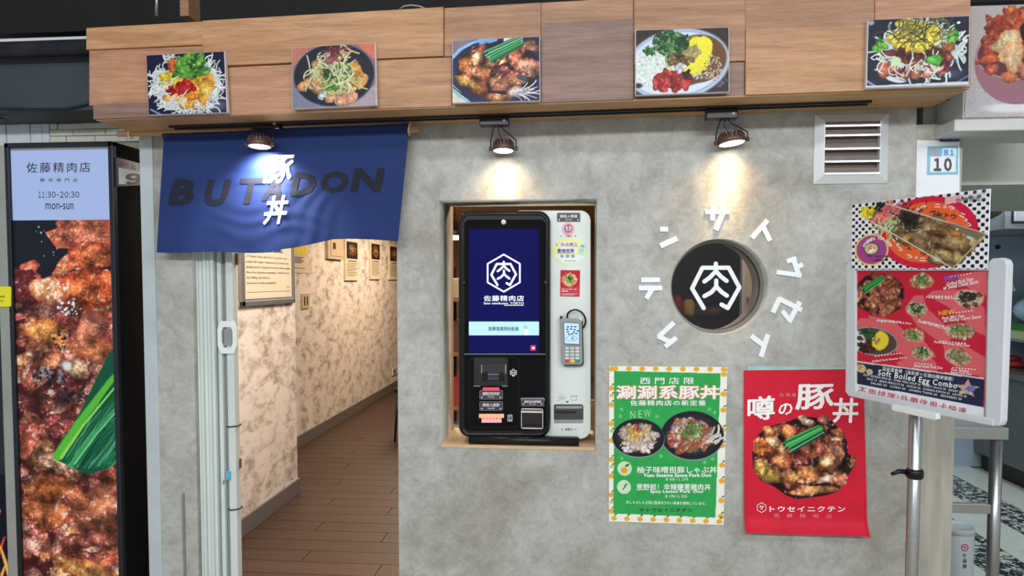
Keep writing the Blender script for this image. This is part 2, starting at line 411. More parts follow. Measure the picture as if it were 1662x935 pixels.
# ------------------------------------------------------------------ painted prints
def C8(*c): return np.array(c, float) / 255.0
class Paint:
    """a print painted stroke by stroke; window in any units, ny follows the aspect of the sheet"""
    def __init__(s, x0, y0, x1, y1, nx, bg, seed=1, asp=None):
        s.w = (x0, y0, x1, y1); ny = int(nx * (asp if asp else (y1 - y0) / (x1 - x0)))
        s.nx, s.ny = nx, ny
        xs = np.linspace(x0, x1, nx); ys = np.linspace(y0, y1, ny)
        s.X, s.Y = np.meshgrid(xs, ys); s.xs, s.ys = xs, ys
        s.I = np.ones((ny, nx, 3)) * C8(*bg); s.r = np.random.RandomState(seed)
        s.N1 = s.noise(60); s.N2 = s.noise(18)
    def noise(s, cells, oct=3):
        out = np.zeros((s.ny, s.nx)); amp = 1.0; tot = 0
        for o in range(oct):
            gw = max(2, int(cells * 2 ** o)); gh = max(2, int(cells * 2 ** o * s.ny / s.nx))
            g = s.r.rand(gh + 2, gw + 2)
            fx = np.linspace(0, gw, s.nx); fy = np.linspace(0, gh, s.ny); ix = np.minimum(fx.astype(int), gw); iy = np.minimum(fy.astype(int), gh)
            tx = fx - ix; ty = (fy - iy)[:, None]
            a = g[np.ix_(iy, ix)]; b = g[np.ix_(iy, ix + 1)]; c = g[np.ix_(iy + 1, ix)]; d = g[np.ix_(iy + 1, ix + 1)]
            out += amp * ((a * (1 - tx) + b * tx) * (1 - ty) + (c * (1 - tx) + d * tx) * ty); tot += amp; amp *= 0.55
        return out / tot
    def sl(s, x0, y0, x1, y1):
        i0 = np.searchsorted(s.xs, x0); i1 = np.searchsorted(s.xs, x1); j0 = np.searchsorted(s.ys, y0); j1 = np.searchsorted(s.ys, y1)
        if i1 <= i0 or j1 <= j0: return None
        return (slice(j0, j1), slice(i0, i1))
    def mix(s, k, a, col):
        a = np.clip(a, 0, 1)[..., None]; s.I[k] = s.I[k] * (1 - a) + col * a
    def ell(s, cx, cy, rx, ry, col, ang=0, soft=0.06, alpha=1.0, wob=0.0):
        R = max(rx, ry) * (1.1 + wob); k = s.sl(cx - R, cy - R, cx + R, cy + R)
        if k is None: return
        x, y = s.X[k] - cx, s.Y[k] - cy; c, n = math.cos(math.radians(ang)), math.sin(math.radians(ang))
        u, v = (x * c + y * n) / rx, (-x * n + y * c) / ry; d = np.sqrt(u * u + v * v)
        if wob: d = d + wob * (s.N2[k] - 0.5) * 2
        s.mix(k, (1 - d) / soft * alpha if alpha == 1 else np.clip((1 - d) / soft, 0, 1) * alpha, C8(*col))
    def poly(s, pts, col, alpha=1.0):
        xs = [p[0] for p in pts]; ys = [p[1] for p in pts]; k = s.sl(min(xs), min(ys), max(xs), max(ys))
        if k is None: return
        x, y = s.X[k], s.Y[k]; ins = np.zeros(x.shape, bool)
        for (a, b) in zip(pts, pts[1:] + pts[:1]):
            if a[1] == b[1]: continue
            t = ((a[1] > y) != (b[1] > y)) & (x < (b[0] - a[0]) * (y - a[1]) / (b[1] - a[1]) + a[0]); ins ^= t
        s.mix(k, ins * alpha, C8(*col))
    def line(s, pts, w, col, w2=None, alpha=1.0):
        w2 = w if w2 is None else w2; n = len(pts) - 1
        for i, (a, b) in enumerate(zip(pts[:-1], pts[1:])):
            wa = w + (w2 - w) * i / n; wb = w + (w2 - w) * (i + 1) / n; m = max(wa, wb)
            k = s.sl(min(a[0], b[0]) - m, min(a[1], b[1]) - m, max(a[0], b[0]) + m, max(a[1], b[1]) + m)
            if k is None: continue
            dx, dy = b[0] - a[0], b[1] - a[1]; l2 = dx * dx + dy * dy or 1e-9
            t = np.clip(((s.X[k] - a[0]) * dx + (s.Y[k] - a[1]) * dy) / l2, 0, 1)
            d = np.hypot(s.X[k] - a[0] - t * dx, s.Y[k] - a[1] - t * dy); h = (wa + (wb - wa) * t) / 2
            s.mix(k, np.clip((h - d) / (0.35 * h + 1e-6), 0, 1) * alpha, C8(*col))
    def chunk(s, cx, cy, rx, ry, ang, cin, ced, hl=0.25, contrast=0.5):
        R = max(rx, ry) * 1.35; k = s.sl(cx - R, cy - R, cx + R, cy + R)
        if k is None: return
        p = s.r.rand(4) * 6.28
        x, y = s.X[k] - cx, s.Y[k] - cy; c, n = math.cos(math.radians(ang)), math.sin(math.radians(ang))
        u, v = (x * c + y * n) / rx, (-x * n + y * c) / ry; th = np.arctan2(v, u)
        d = np.hypot(u, v) / (1 + .14 * np.cos(2 * th + p[0]) + .1 * np.cos(3 * th + p[1]) + .07 * np.cos(5 * th + p[2]))
        t = np.clip(1 - d, 0, 1) ** 0.55
        g = 1 + contrast * ((s.N1[k] - .5) * 1.3 + (s.N2[k] - .5)) - 0.18 * v
        col = (C8(*ced) + (C8(*cin) - C8(*ced)) * t[..., None]) * g[..., None]
        h = np.clip((s.N1[k] - 0.66) * 9, 0, 1) * hl * t
        col = col * (1 - h[..., None]) + h[..., None] * C8(250, 240, 225)
        a = np.clip((1 - d) * 9, 0, 1)[..., None]; s.I[k] = s.I[k] * (1 - a) + np.clip(col, 0, 1) * a
    def field(s, cx, cy, rx, ry, n, size, pal, ced, hl=0.25, flat=0.7, ang=None, order=True):
        ps = []
        while len(ps) < n:
            u, v = s.r.rand(2) * 2 - 1
            if u * u + v * v < 1: ps.append((cx + u * rx, cy + v * ry))
        if order: ps.sort(key=lambda p: p[1])
        for p in ps:
            q = size * (0.65 + 0.7 * s.r.rand()); c = pal[s.r.randint(len(pal))]
            s.chunk(p[0], p[1], q, q * flat * (0.7 + .6 * s.r.rand()), s.r.rand() * 180 if ang is None else ang + s.r.randn() * 25, c, ced, hl)
    def strands(s, cx, cy, rx, ry, n, length, w, cols, bend=0.5, ang=None, spread=180, rim=False):
        for i in range(n):
            while True:
                u, v = s.r.rand(2) * 2 - 1; q = u * u + v * v
                if q < 1 and (not rim or q > 0.45): break
            x, y = cx + u * rx, cy + v * ry; a = math.radians((s.r.rand() * 360) if ang is None else ang + s.r.randn() * spread)
            L = length * (0.5 + s.r.rand()); k = (s.r.rand() - .5) * 2 * bend; pts = [(x, y)]
            for j in range(6):
                x += math.cos(a) * L / 6; y += math.sin(a) * L / 6; a += k; pts.append((x, y))
            c = np.array(cols[s.r.randint(len(cols))]) * (0.86 + 0.16 * s.r.rand())
            s.line(pts, w * 1.35, tuple(c * 0.62), alpha=0.7); s.line(pts, w, tuple(c))
    def leaves(s, cx, cy, rx, ry, n, size, cols, flat=0.45, ang=None):
        for i in range(n):
            while True:
                u, v = s.r.rand(2) * 2 - 1
                if u * u + v * v < 1: break
            c = cols[s.r.randint(len(cols))]; q = size * (.6 + .8 * s.r.rand())
            s.chunk(cx + u * rx, cy + v * ry, q, q * flat, s.r.rand() * 180 if ang is None else ang + s.r.randn() * 18, c, tuple(np.array(c) * 0.45), 0.1, 0.35)
    def dots(s, cx, cy, rx, ry, n, size, cols):
        for i in range(n):
            while True:
                u, v = s.r.rand(2) * 2 - 1
                if u * u + v * v < 1: break
            q = size * (.5 + s.r.rand()); s.ell(cx + u * rx, cy + v * ry, q, q * (.5 + .5 * s.r.rand()), cols[s.r.randint(len(cols))], s.r.rand() * 180, soft=.4)
    def gloss(s, x0, y0, x1, y1, cells=14, amt=0.9, hi=0.65, hc=(250, 232, 218), where=None):
        """uneven glaze of a sauced dish as printed: deep folds and small bright glints"""
        k = s.sl(x0, y0, x1, y1)
        if k is None: return
        n = s.noise(cells)[k]; g = s.noise(cells * 3.2, 2)[k]
        m = np.ones(n.shape) if where is None else where(s.I[k])
        f = np.clip(1 + amt * (n - .5) * 2.2, .25, 1.5); s.I[k] = np.clip(s.I[k] * (1 + (f - 1) * m)[..., None], 0, 1)
        h = np.clip((g - .64) * 9, 0, 1) * np.clip((n - .42) * 5, 0, 1) * hi * m
        s.mix(k, h, C8(*hc))
    def grain(s, amt=0.06):
        s.I = np.clip(s.I * (1 + amt * (s.r.rand(s.ny, s.nx, 1) - .5) * 2), 0, 1)
    def build(s, name, m, parent, corner, bulge=None, loc=None):
        """corner: TL TR BR BL world points, or a function (u, v) -> point"""
        nx, ny = s.nx, s.ny
        u = np.linspace(0, 1, nx)[None, :, None]; v = np.linspace(0, 1, ny)[:, None, None]
        tl, tr, br, bl = [np.array(c, float) for c in corner]
        P = (tl * (1 - u) + tr * u) * (1 - v) + (bl * (1 - u) + br * u) * v
        if bulge is not None:
            P[..., 1] += bulge(u[..., 0] + 0 * v[..., 0], v[..., 0] + 0 * u[..., 0])
        me = bpy.data.meshes.new(name); n = nx * ny
        me.vertices.add(n); me.vertices.foreach_set('co', P.reshape(-1).astype(np.float32))
        idx = np.arange(n).reshape(ny, nx); q = np.stack([idx[1:, :-1], idx[1:, 1:], idx[:-1, 1:], idx[:-1, :-1]], -1).reshape(-1)
        nf = (nx - 1) * (ny - 1)
        me.loops.add(nf * 4); me.loops.foreach_set('vertex_index', q.astype(np.int32))
        me.polygons.add(nf); me.polygons.foreach_set('loop_start', np.arange(0, nf * 4, 4, dtype=np.int32))
        try: me.polygons.foreach_set('loop_total', np.full(nf, 4, dtype=np.int32))
        except Exception: pass
        I = np.clip(s.I, 0, 1); lin = np.where(I <= 0.04045, I / 12.92, ((I + 0.055) / 1.055) ** 2.4)
        at = me.color_attributes.new('Col', 'FLOAT_COLOR', 'POINT')
        at.data.foreach_set('color', np.concatenate([lin, np.ones((ny, nx, 1))], -1).reshape(-1).astype(np.float32))
        me.update(calc_edges=True)
        return link_mesh(name, me, m, parent, loc)
# ================================================================== MATERIALS
M_CON = m_concrete()
M_OAK = m_wood('oak_veneer', S(158, 112, 74), S(198, 150, 106))
M_BRN = m_wood('brown_veneer', S(138, 98, 70), S(176, 132, 98))
M_RED = m_wood('reddish_veneer', S(158, 110, 84), S(196, 146, 112))
M_PUR = m_wood('grey_brown_veneer', S(112, 86, 76), S(148, 118, 104))
M_SOF = m_wood('soffit_veneer', S(170, 128, 86), S(200, 158, 110))
M_FLR = m_wood('floor_plank_wood', S(56, 38, 29), S(78, 54, 41), rough=0.5, vgain=.05)
M_SILL = m_wood('sill_wood', S(190, 158, 116), S(216, 186, 144))
M_BLACK = mat('black_metal', S(22, 23, 26), 0.45, vary=0.2)
M_BLKPL = mat('black_plastic', S(18, 18, 20), 0.3, vary=0.15, spec=0.3)
M_GLOSS = mat('black_glass_panel', S(5, 5, 8), 0.05, vary=0.1, spec=0.18)
M_WHITE = mat('white_lacquer', S(214, 222, 218), 0.35, vary=0.03)
M_LET = mat('white_acrylic', S(232, 238, 244), 0.4, vary=0.03)
M_INKW = mat('white_ink', S(238, 238, 236), 0.5, vary=0.02)
M_INKK = mat('black_ink', S(28, 28, 30), 0.5, vary=0.05)
M_INKR = mat('red_ink', S(190, 42, 56), 0.5, vary=0.05)
M_STEEL = mat('brushed_steel', S(176, 178, 178), 0.3, 0.9, vary=0.1, scale=30, stretch=(1, 1, 14))
M_STEEL2 = mat('bright_steel', S(205, 208, 210), 0.2, 0.9, vary=0.08, scale=20)
M_ALU = mat('satin_aluminium', S(168, 170, 172), 0.35, 0.7, vary=0.06)
M_LED = mat('lit_lamp_lens', S(255, 250, 235), 0.3, emit=(1.0, 0.93, 0.8, 1), es=9.0)
M_SCREEN = mat('screen_blue', S(4, 5, 34), 0.08, spec=.15, emit=S(14, 18, 104), es=0.6, vary=0.02)
M_GRAYPL = mat('grey_plastic', S(140, 144, 148), 0.4, vary=0.06)
M_PAPER = mat('white_paper', S(226, 230, 236), 0.6, vary=0.03)

def m_plaster():
    m = bpy.data.materials.new('brushed_cream_plaster'); m.use_nodes = True
    nt = m.node_tree; b = nt.nodes['Principled BSDF']; N = nt.nodes.new; L = nt.links.new
    tc = N('ShaderNodeTexCoord'); mp = N('ShaderNodeMapping'); mp.inputs['Scale'].default_value = (1, 0.8, 1.5)
    L(tc.outputs['Object'], mp.inputs[0])
    n = N('ShaderNodeTexNoise'); n.inputs['Scale'].default_value = 8.0; n.inputs['Detail'].default_value = 10; n.inputs['Roughness'].default_value = 0.7; n.inputs['Distortion'].default_value = 0.35
    L(mp.outputs[0], n.inputs['Vector'])
    r = N('ShaderNodeValToRGB'); e = r.color_ramp.elements
    e[0].position = 0.36; e[0].color = S(164, 150, 136); e[1].position = 0.54; e[1].color = S(236, 226, 215)
    x = e.new(0.46); x.color = S(212, 200, 187)
    L(n.outputs['Fac'], r.inputs[0]); L(r.outputs[0], b.inputs['Base Color']); b.inputs['Roughness'].default_value = 0.7
    bp = N('ShaderNodeBump'); bp.inputs['Strength'].default_value = 0.4; bp.inputs['Distance'].default_value = 0.006
    L(n.outputs['Fac'], bp.inputs['Height']); L(bp.outputs[0], b.inputs['Normal'])
    return m
M_PLASTER = m_plaster()
M_BASE = mat('grey_baseboard', S(112, 106, 100), 0.5, vary=0.06)
M_PAINTBRICK = mat('white_painted_brick', S(232, 232, 216), 0.6, vary=0.05, scale=12, bump=0.3)
M_PAINTWOOD = mat('white_painted_boards', S(226, 234, 242), 0.6, vary=0.05, scale=9, bump=0.2)
M_MORTAR = mat('dirty_mortar', S(176, 172, 152), 0.8, vary=0.15)
M_DARKC = mat('black_painted_ceiling', S(24, 24, 24), 0.8, vary=0.35, scale=3)
M_SLATE = mat('slate_painted_beam', S(52, 60, 70), 0.6, vary=0.2, scale=4)

def struct(o, label, cat='wall'):
    return tag(o, label, cat, kind='structure')

# ================================================================== FRONT WALL
T_WALL = 0.24
XL = W(234, 455).x; XR = W(1481, 455).x
DX0 = W(316, 600).x; DX1 = W(645.5, 600).x
Z_DOOR = W(480, 205).z
NX0, NX1 = W(713.6, 520).x, W(968, 520).x
NZ0, NZ1 = W(840, 729).z, W(840, 323.5).z
RC = W(1167.5, 465.5); RR = (W(1247, 465).x - W(1088, 465).x) / 2

def holed_wall(name, outer, holes, y0, t, m):
    cu = bpy.data.curves.new(name, 'CURVE'); cu.dimensions = '2D'; cu.fill_mode = 'BOTH'; cu.extrude = t / 2
    for pts in [outer] + holes:
        sp = cu.splines.new('POLY'); sp.points.add(len(pts) - 1); sp.use_cyclic_u = True
        for p, q in zip(sp.points, pts): p.co = (q[0], q[1], 0, 1)
    o = bpy.data.objects.new(name, cu); me = bpy.data.meshes.new_from_object(o)
    bpy.data.objects.remove(o); bpy.data.curves.remove(cu)
    for v in me.vertices: v.co = (v.co.x, y0 + t / 2 - v.co.z, v.co.y)
    me.update()
    bm = bmesh.new(); bm.from_mesh(me); bmesh.ops.remove_doubles(bm, verts=bm.verts, dist=1e-5); bmesh.ops.recalc_face_normals(bm, faces=bm.faces); bm.to_mesh(me); bm.free()
    me.materials.clear(); me.name = name
    return link_mesh(name, me, m)
ZTOP = W(850, 60, 0).z
circ = [(RC.x + RR * math.cos(2 * math.pi * k / 72), RC.z + RR * math.sin(2 * math.pi * k / 72)) for k in range(72)]
outer = [(XL, -0.12), (DX0, -0.12), (DX0, Z_DOOR), (DX1, Z_DOOR), (DX1, -0.12), (XR, -0.12), (XR, ZTOP), (XL, ZTOP)]
wf = holed_wall('wall_front', outer, [[(NX0, NZ0), (NX1, NZ0), (NX1, NZ1), (NX0, NZ1)], circ], 0.0, T_WALL, M_CON)
struct(wf, 'grey trowelled concrete shop front wall with kiosk niche and round window')

# pale painted strip along the left edge of the front wall
tr = MB().box(XL - 0.004, XL + 0.048, -0.006, 0.12, -0.12, W(240, 212).z).build('trim_1', mat('pale_grey_paint', S(176, 186, 192), 0.6, vary=0.06, scale=8), bevel=0.002)
struct(tr, 'pale grey painted corner strip between black sign side and concrete', 'trim')
# old conduit groove low on the left pier
tr = MB().box(W(297, 850).x, W(301, 850).x, -0.004, 0.01, -0.12, W(297, 800).z).build('trim_3', mat('conduit_grey', S(120, 120, 116), 0.6))
struct(tr, 'thin conduit strip low on the left concrete pier', 'trim')
# niche sill board
sl = MB().box(NX0 + 0.002, NX1 - 0.002, -0.003, 0.30, NZ0, NZ0 + 0.012).build('trim_2', M_SILL, bevel=0.002)
struct(sl, 'pale wooden sill board under the ordering kiosk', 'sill')

# ================================================================== LEFT BACKGROUND (brick, planks, beam)
YBR = 0.22
BX1 = W(245, 200, YBR).x
wl = MB().box(-3.6, BX1, YBR, YBR + .1, -0.12, W(70, 150, YBR).z).build('wall_left', M_MORTAR)
struct(wl, 'white painted brick and board wall above the food light box')
def child_box(name, m, parent, x0, x1, y0, y1, z0, z1, bevel=0.002):
    return MB().box(x0, x1, y0, y1, z0, z1).build(name, m, parent, bevel=bevel)
zt, zb = W(100, 170, YBR).z, W(100, 246, YBR).z
xs = [-26, -8, 13, 33, 52, 71, 83]
for a, b in zip(xs[:-1], xs[1:]):
    child_box('plank', M_PAINTWOOD, wl, W(a + .7, 200, YBR).x, W(b - .4, 200, YBR).x, YBR - .012 + random.uniform(-.003, .003), YBR + .01, zb - .15, zt)
rows = [170, 180.2, 190, 200.2, 210.5, 221, 232]
for i, (a, b) in enumerate(zip(rows[:-1], rows[1:])):
    x = 84 - (0, 17, 6, 22, 11, 3)[i]; x = max(x, 84)
    k = 0
    while x < 243:
        L_ = (46, 52, 40, 58)[(i * 3 + k) % 4] if k else (30, 18, 44, 12, 38, 26)[i]
        x2 = min(243, x + L_)
        child_box('brick', M_PAINTBRICK, wl, W(x + .5, 200, YBR).x, W(x2 - .5, 200, YBR).x, YBR - .013 + random.uniform(-.003, .004), YBR + .01, W(150, b - .5, YBR).z, W(150, a + .5, YBR).z, 0.003)
        x = x2; k += 1
# ceiling beam and pipe left of the fascia
zb0, zb1 = W(70, 181, 0.0).z, W(70, 90, 0.0).z
bm_ = MB().box(-3.6, W(150, 130, 0.0).x, 0.0, 0.3, zb0, zb1).build('trim_4', M_SLATE, bevel=0.006)
struct(bm_, 'dark slate painted ceiling beam above the white bricks', 'beam')
pp = MB().tube([(-3.6, -0.06, W(0, 82, -.06).z), (W(155, 78, -.06).x, -0.06, W(150, 76, -.06).z)], 0.028, 16).build('ceiling_pipe', mat('dusty_black_pipe', S(46, 48, 52), 0.85, vary=.4, scale=9, spec=.1))
tag(pp, 'black pipe running along the top of the slate beam', 'pipe')
cb = [W(-5, 176, -.01), W(60, 177, -.012), W(105, 177, -.012), W(130, 172, -.012), W(149, 165, -.01)]
pc = MB().tube(cb, 0.004, 8).build('sagging_cable', M_BLACK)
tag(pc, 'thin black cable sagging along the slate beam by the fascia', 'cable')
ic = MB().tube([W(-4, 190, .06), W(13, 196, .06)], 0.004, 8).build('iron_hook', M_BLACK)
tag(ic, 'short black iron rod sticking out over white boards', 'rod')

# ================================================================== CONCOURSE CEILING AND FLOOR
ce = MB().box(-4.2, 4.2, -5.2, 0.6, 3.12, 3.2).build('ceiling', M_DARKC)
struct(ce, 'black painted concourse ceiling', 'ceiling')
cw = MB().box(-4.2, 4.2, 0.28, 0.34, 2.5, 3.12).build('wall_upper', M_DARKC)
struct(cw, 'black void above the wooden fascia')
# ceiling bits seen above the fascia
db = MB().box(W(292, 12, -.1).x, W(306, 12, -.1).x, -0.1, -0.02, W(300, 26, -.1).z, W(300, -40, -.1).z).build('ceiling_batten', M_BRN)
tag(db, 'short brown timber hanging from the black ceiling', 'timber')
dp = MB().tube([W(255, -30, -.1), W(254, 26, -.1)], 0.005, 8).build('ceiling_hanger_rod', M_ALU)
tag(dp, 'thin metal hanger rod above the left fascia boards', 'rod')
wr = [W(648, 15, -.1), W(656, 10, -.1), W(668, 8.5, -.1), W(680, 10, -.1), W(690, 14, -.1)]
o = MB().tube(wr, 0.0035, 8).build('wire_loop', M_ALU); tag(o, 'thin pale wire looping over the fascia top', 'wire')

def m_terrazzo():
    m = bpy.data.materials.new('black_white_floor'); m.use_nodes = True
    nt = m.node_tree; b = nt.nodes['Principled BSDF']; N = nt.nodes.new; L = nt.links.new
    tc = N('ShaderNodeTexCoord')
    n = N('ShaderNodeTexNoise'); n.inputs['Scale'].default_value = 26; n.inputs['Detail'].default_value = 4; n.inputs['Distortion'].default_value = 1.0
    L(tc.outputs['Object'], n.inputs['Vector'])
    r = N('ShaderNodeValToRGB'); e = r.color_ramp.elements; r.color_ramp.interpolation = 'EASE'
    e[0].position = 0.5; e[0].color = S(40, 46, 46); e[1].position = 0.57; e[1].color = S(196, 204, 198)
    L(n.outputs['Fac'], r.inputs[0]); L(r.outputs[0], b.inputs['Base Color']); b.inputs['Roughness'].default_value = 0.25
    return m
M_TERR = m_terrazzo()
M_FWHITE = mat('white_floor_tile', S(206, 214, 206), 0.22, vary=0.05, scale=25)
M_FDARK = mat('dark_floor_tile', S(44, 50, 52), 0.2, vary=0.3, scale=25)
ZO = -0.12
fo = MB().box(-4.5, 6.0, -5.2, 7.0, ZO - .06, ZO - .012).build('floor_concourse', M_MORTAR)
struct(fo, 'black and white banded stone concourse floor', 'floor')
# banded tiles on the visible right side: strips running away from the shop front
sw = 0.28; x_ = 2.634 - sw / 2 - 4 * sw; k_ = 0
while x_ < 3.3:
    for j_ in range(8):
        y_ = 0.5 + j_ * 0.4
        MB().box(x_ + .002, x_ + sw - .002, y_ + .002, y_ + .398, ZO - .012, ZO).build('floor_tile', (M_FWHITE, M_TERR)[k_ % 2], fo)
    x_ += sw; k_ += 1

# ================================================================== SHOP INTERIOR
SXR = XR - .01
XA, XB_ = -1.87, -2.38            # near and far corridor wall planes
YA = WX(483, 780, XA).y
fl = MB().box(-2.6, SXR, T_WALL - .26, 8.2, -0.10, -0.012).build('floor', M_BASE)
struct(fl, 'brown wood plank corridor floor', 'floor')
pm = MB().box(0, 1.196, 0, 0.146, -0.012, 0.0).mesh('plank'); pm.materials.append(M_FLR)
pb = fl.location.copy()
k = 0
yy = 0.0
while yy < 7.9:
    x = -2.42 - (k * 0.43) % 1.2
    while x < -0.35:
        if x + 1.2 > -2.36 and not (yy > 3.2 and x > -1.35):
            p = bpy.data.objects.new('plank', pm); COL.objects.link(p); p.parent = fl; p.location = Vector((x, yy, 0)) - pb
        x += 1.2
    yy += 0.15; k += 1
wa = MB().box(XA - 0.6, XA, T_WALL + 0.0, YA, 0.0, 2.4).build('wall_corridor_near', M_PLASTER); struct(wa, 'cream brushed plaster wall just inside the doorway')
wb = MB().box(XB_ - 0.2, XB_, YA, 8.2, 0.0, 2.4).build('wall_corridor_far', M_PLASTER); struct(wb, 'warm brushed plaster corridor wall with framed menus')
o = MB().box(XA - .3, XA + 0.014, T_WALL + .02, YA + 0.014, 0.0, 0.105).build('baseboard_near', M_BASE, bevel=.003); struct(o, 'grey baseboard on the near corridor wall', 'baseboard')
o = MB().box(XB_ - .05, XB_ + 0.014, YA + 0.02, 8.18, 0.0, 0.105).build('baseboard_far', M_BASE, bevel=.003); struct(o, 'grey baseboard along the far corridor wall', 'baseboard')
M_BRWALL = mat('brown_interior_wall', S(128, 96, 74), 0.7, vary=0.12, scale=3)
o = MB().box(-2.6, SXR, 8.0, 8.2, 0.0, 2.4).build('wall_back', M_BRWALL); struct(o, 'brown back wall of the eating room')
o = MB().box(-2.6, SXR, T_WALL, 8.2, 2.3, 2.4).build('ceiling_shop', mat('brown_shop_ceiling', S(170, 138, 108), 0.8, vary=0.06)); struct(o, 'tan ceiling of the shop room', 'ceiling')
M_DKWALL = mat('charcoal_room_wall', S(46, 44, 44), 0.5, vary=0.35, scale=3)
o = MB().box(SXR - .06, SXR, T_WALL, 8.2, 0.0, 2.3).build('wall_right', M_DKWALL); struct(o, 'dark right wall of the shop room')
o = MB().box(0.28, SXR - .06, 1.9, 2.0, 0.0, 2.3).build('wall_partition', M_DKWALL); struct(o, 'charcoal partition seen through the round window')
o = MB().box(0.26, 0.30, T_WALL + .3, 1.9, 0.0, 2.3).build('wall_kitchen_side', M_DKWALL); struct(o, 'dark side partition behind the kiosk niche')
# lower brown panel seen right of the kiosk
o = MB().box(NX1 - .16, 0.255, 0.55, 0.57, 0.0, W(960, 650, .55).z).build('wall_low_panel', M_RED); struct(o, 'low brown board behind the kiosk')
# reveal post left inside niche (plaster return)
o = MB().box(W(712, 450, .3).x, W(735.5, 450, .3).x, T_WALL, .30, NZ0 - .1, W(735, 329, .3).z).build('trim_5', mat('cream_post', S(196, 172, 154), 0.6, vary=.05)); struct(o, 'cream post at the left edge of the kiosk niche', 'trim')
# ================================================================== WOODEN FASCIA
YF = -0.24
def ybot(x): return 194.6 - 0.0368 * (x - 157)
def ytop(x): return 47.0 - 0.057 * (x - 143)
fa = thing('wooden_fascia', 'long wooden fascia of mismatched veneer boards above the shop front', 'fascia', W(850, ybot(850), -0.12))
FL, FR = W(157, ybot(157), YF), W(1573, ybot(1573), YF)
TLp, TRp = W(143, ytop(143), YF), W(1573, ytop(1573), YF)
body = [Vector((TLp.x + .004, YF, TLp.z - .005)), Vector((TRp.x - .004, YF, TRp.z - .005)), Vector((FR.x - .004, YF, FR.z + .002)), Vector((FL.x + .004, YF, FL.z + .002))]
bt = [Vector((p.x, -0.002, p.z)) for p in body]
MB().hexa(body, bt).build('body', M_BRN, fa)
# soffit sheet on the underside
q = [FL + Vector((0, 0, -.003)), FR + Vector((0, 0, -.003))]
sv = [q[0], q[1], Vector((q[1].x, -0.002, q[1].z)), Vector((q[0].x, -0.002, q[0].z))]
MB().prism([(p.x, p.y - (0.004 if i < 2 else 0), p.z) for i, p in enumerate(sv)], (0, 0, .005)).build('soffit', M_SOF, fa)
B = None
boards = [  # x0, x1, top at x0/x1, bottom at x0/x1, proud, wood
    (143, 332, 'T', 'T', 82, 74, .010, M_OAK), (146, 366, 82.6, 73.6, 171.3, 163, .004, M_RED), (155, 366, 172, 163.6, 'B', 'B', .012, M_PUR),
    (332.4, 721, 'T', 'T', 110, 93, .016, M_OAK), (366.4, 602, 110.6, 99, 'B', 'B', .006, M_RED), (602.5, 734, 99.5, 94, 'B', 'B', .009, M_OAK),
    (721.6, 878, 'T', 'T', 93, 86, .006, M_BRN), (734.4, 878, 93.4, 87, 'B', 'B', .003, M_RED), (878.5, 1028, 'T', 'T', 39.5, 32.5, .004, M_BRN), (878.5, 1028, 40, 33, 'B', 'B', .010, M_PUR),
    (1028.6, 1208, 'T', 'T', 107, 100.5, .012, M_BRN), (1028.6, 1208, 108, 101, 'B', 'B', .004, M_PUR),
    (1208.5, 1418, 'T', 'T', 48.5, 40.5, .006, M_BRN), (1208.5, 1418, 49, 41, 'B', 'B', .014, M_OAK),
    (1418.5, 1573, 'T', 'T', 2, -4, .003, M_RED), (1418.5, 1573, 2.6, -3.4, 'B', 'B', .008, M_RED)]
for (x0, x1, a0, a1, b0, b1, pr, mt) in boards:
    a0 = ytop(x0) if a0 == 'T' else a0; a1 = ytop(x1) if a1 == 'T' else a1
    b0 = ybot(x0) if b0 == 'B' else b0; b1 = ybot(x1) if b1 == 'B' else b1
    fr = [W(x0, a0, YF), W(x1, a1, YF), W(x1, b1, YF), W(x0, b0, YF)]
    MB().hexa([p + Vector((0, -pr, 0)) for p in fr], [p + Vector((0, .002, 0)) for p in fr]).build('board', mt, fa, bevel=.0012)

# light track let into the soffit
tr0, tr1 = W(279, 200.5, -.115), W(1411, 162, -.115)
def zsof(x): return FL.z + (FR.z - FL.z) * (x - FL.x) / (FR.x - FL.x) - .003
tk = MB(); x0, x1 = tr0.x, tr1.x
for (ya, yb, h) in ((-.137, -.127, .008), (-.103, -.093, .008), (-.127, -.103, .002)):
    tk.hexa([Vector((x0, ya, zsof(x0))), Vector((x1, ya, zsof(x1))), Vector((x1, ya, zsof(x1) - h)), Vector((x0, ya, zsof(x0) - h))],
            [Vector((x0, yb, zsof(x0))), Vector((x1, yb, zsof(x1))), Vector((x1, yb, zsof(x1) - h)), Vector((x0, yb, zsof(x0) - h))])
o = tk.build('light_track', M_BLACK); tag(o, 'long black lighting track under the wooden fascia', 'track')

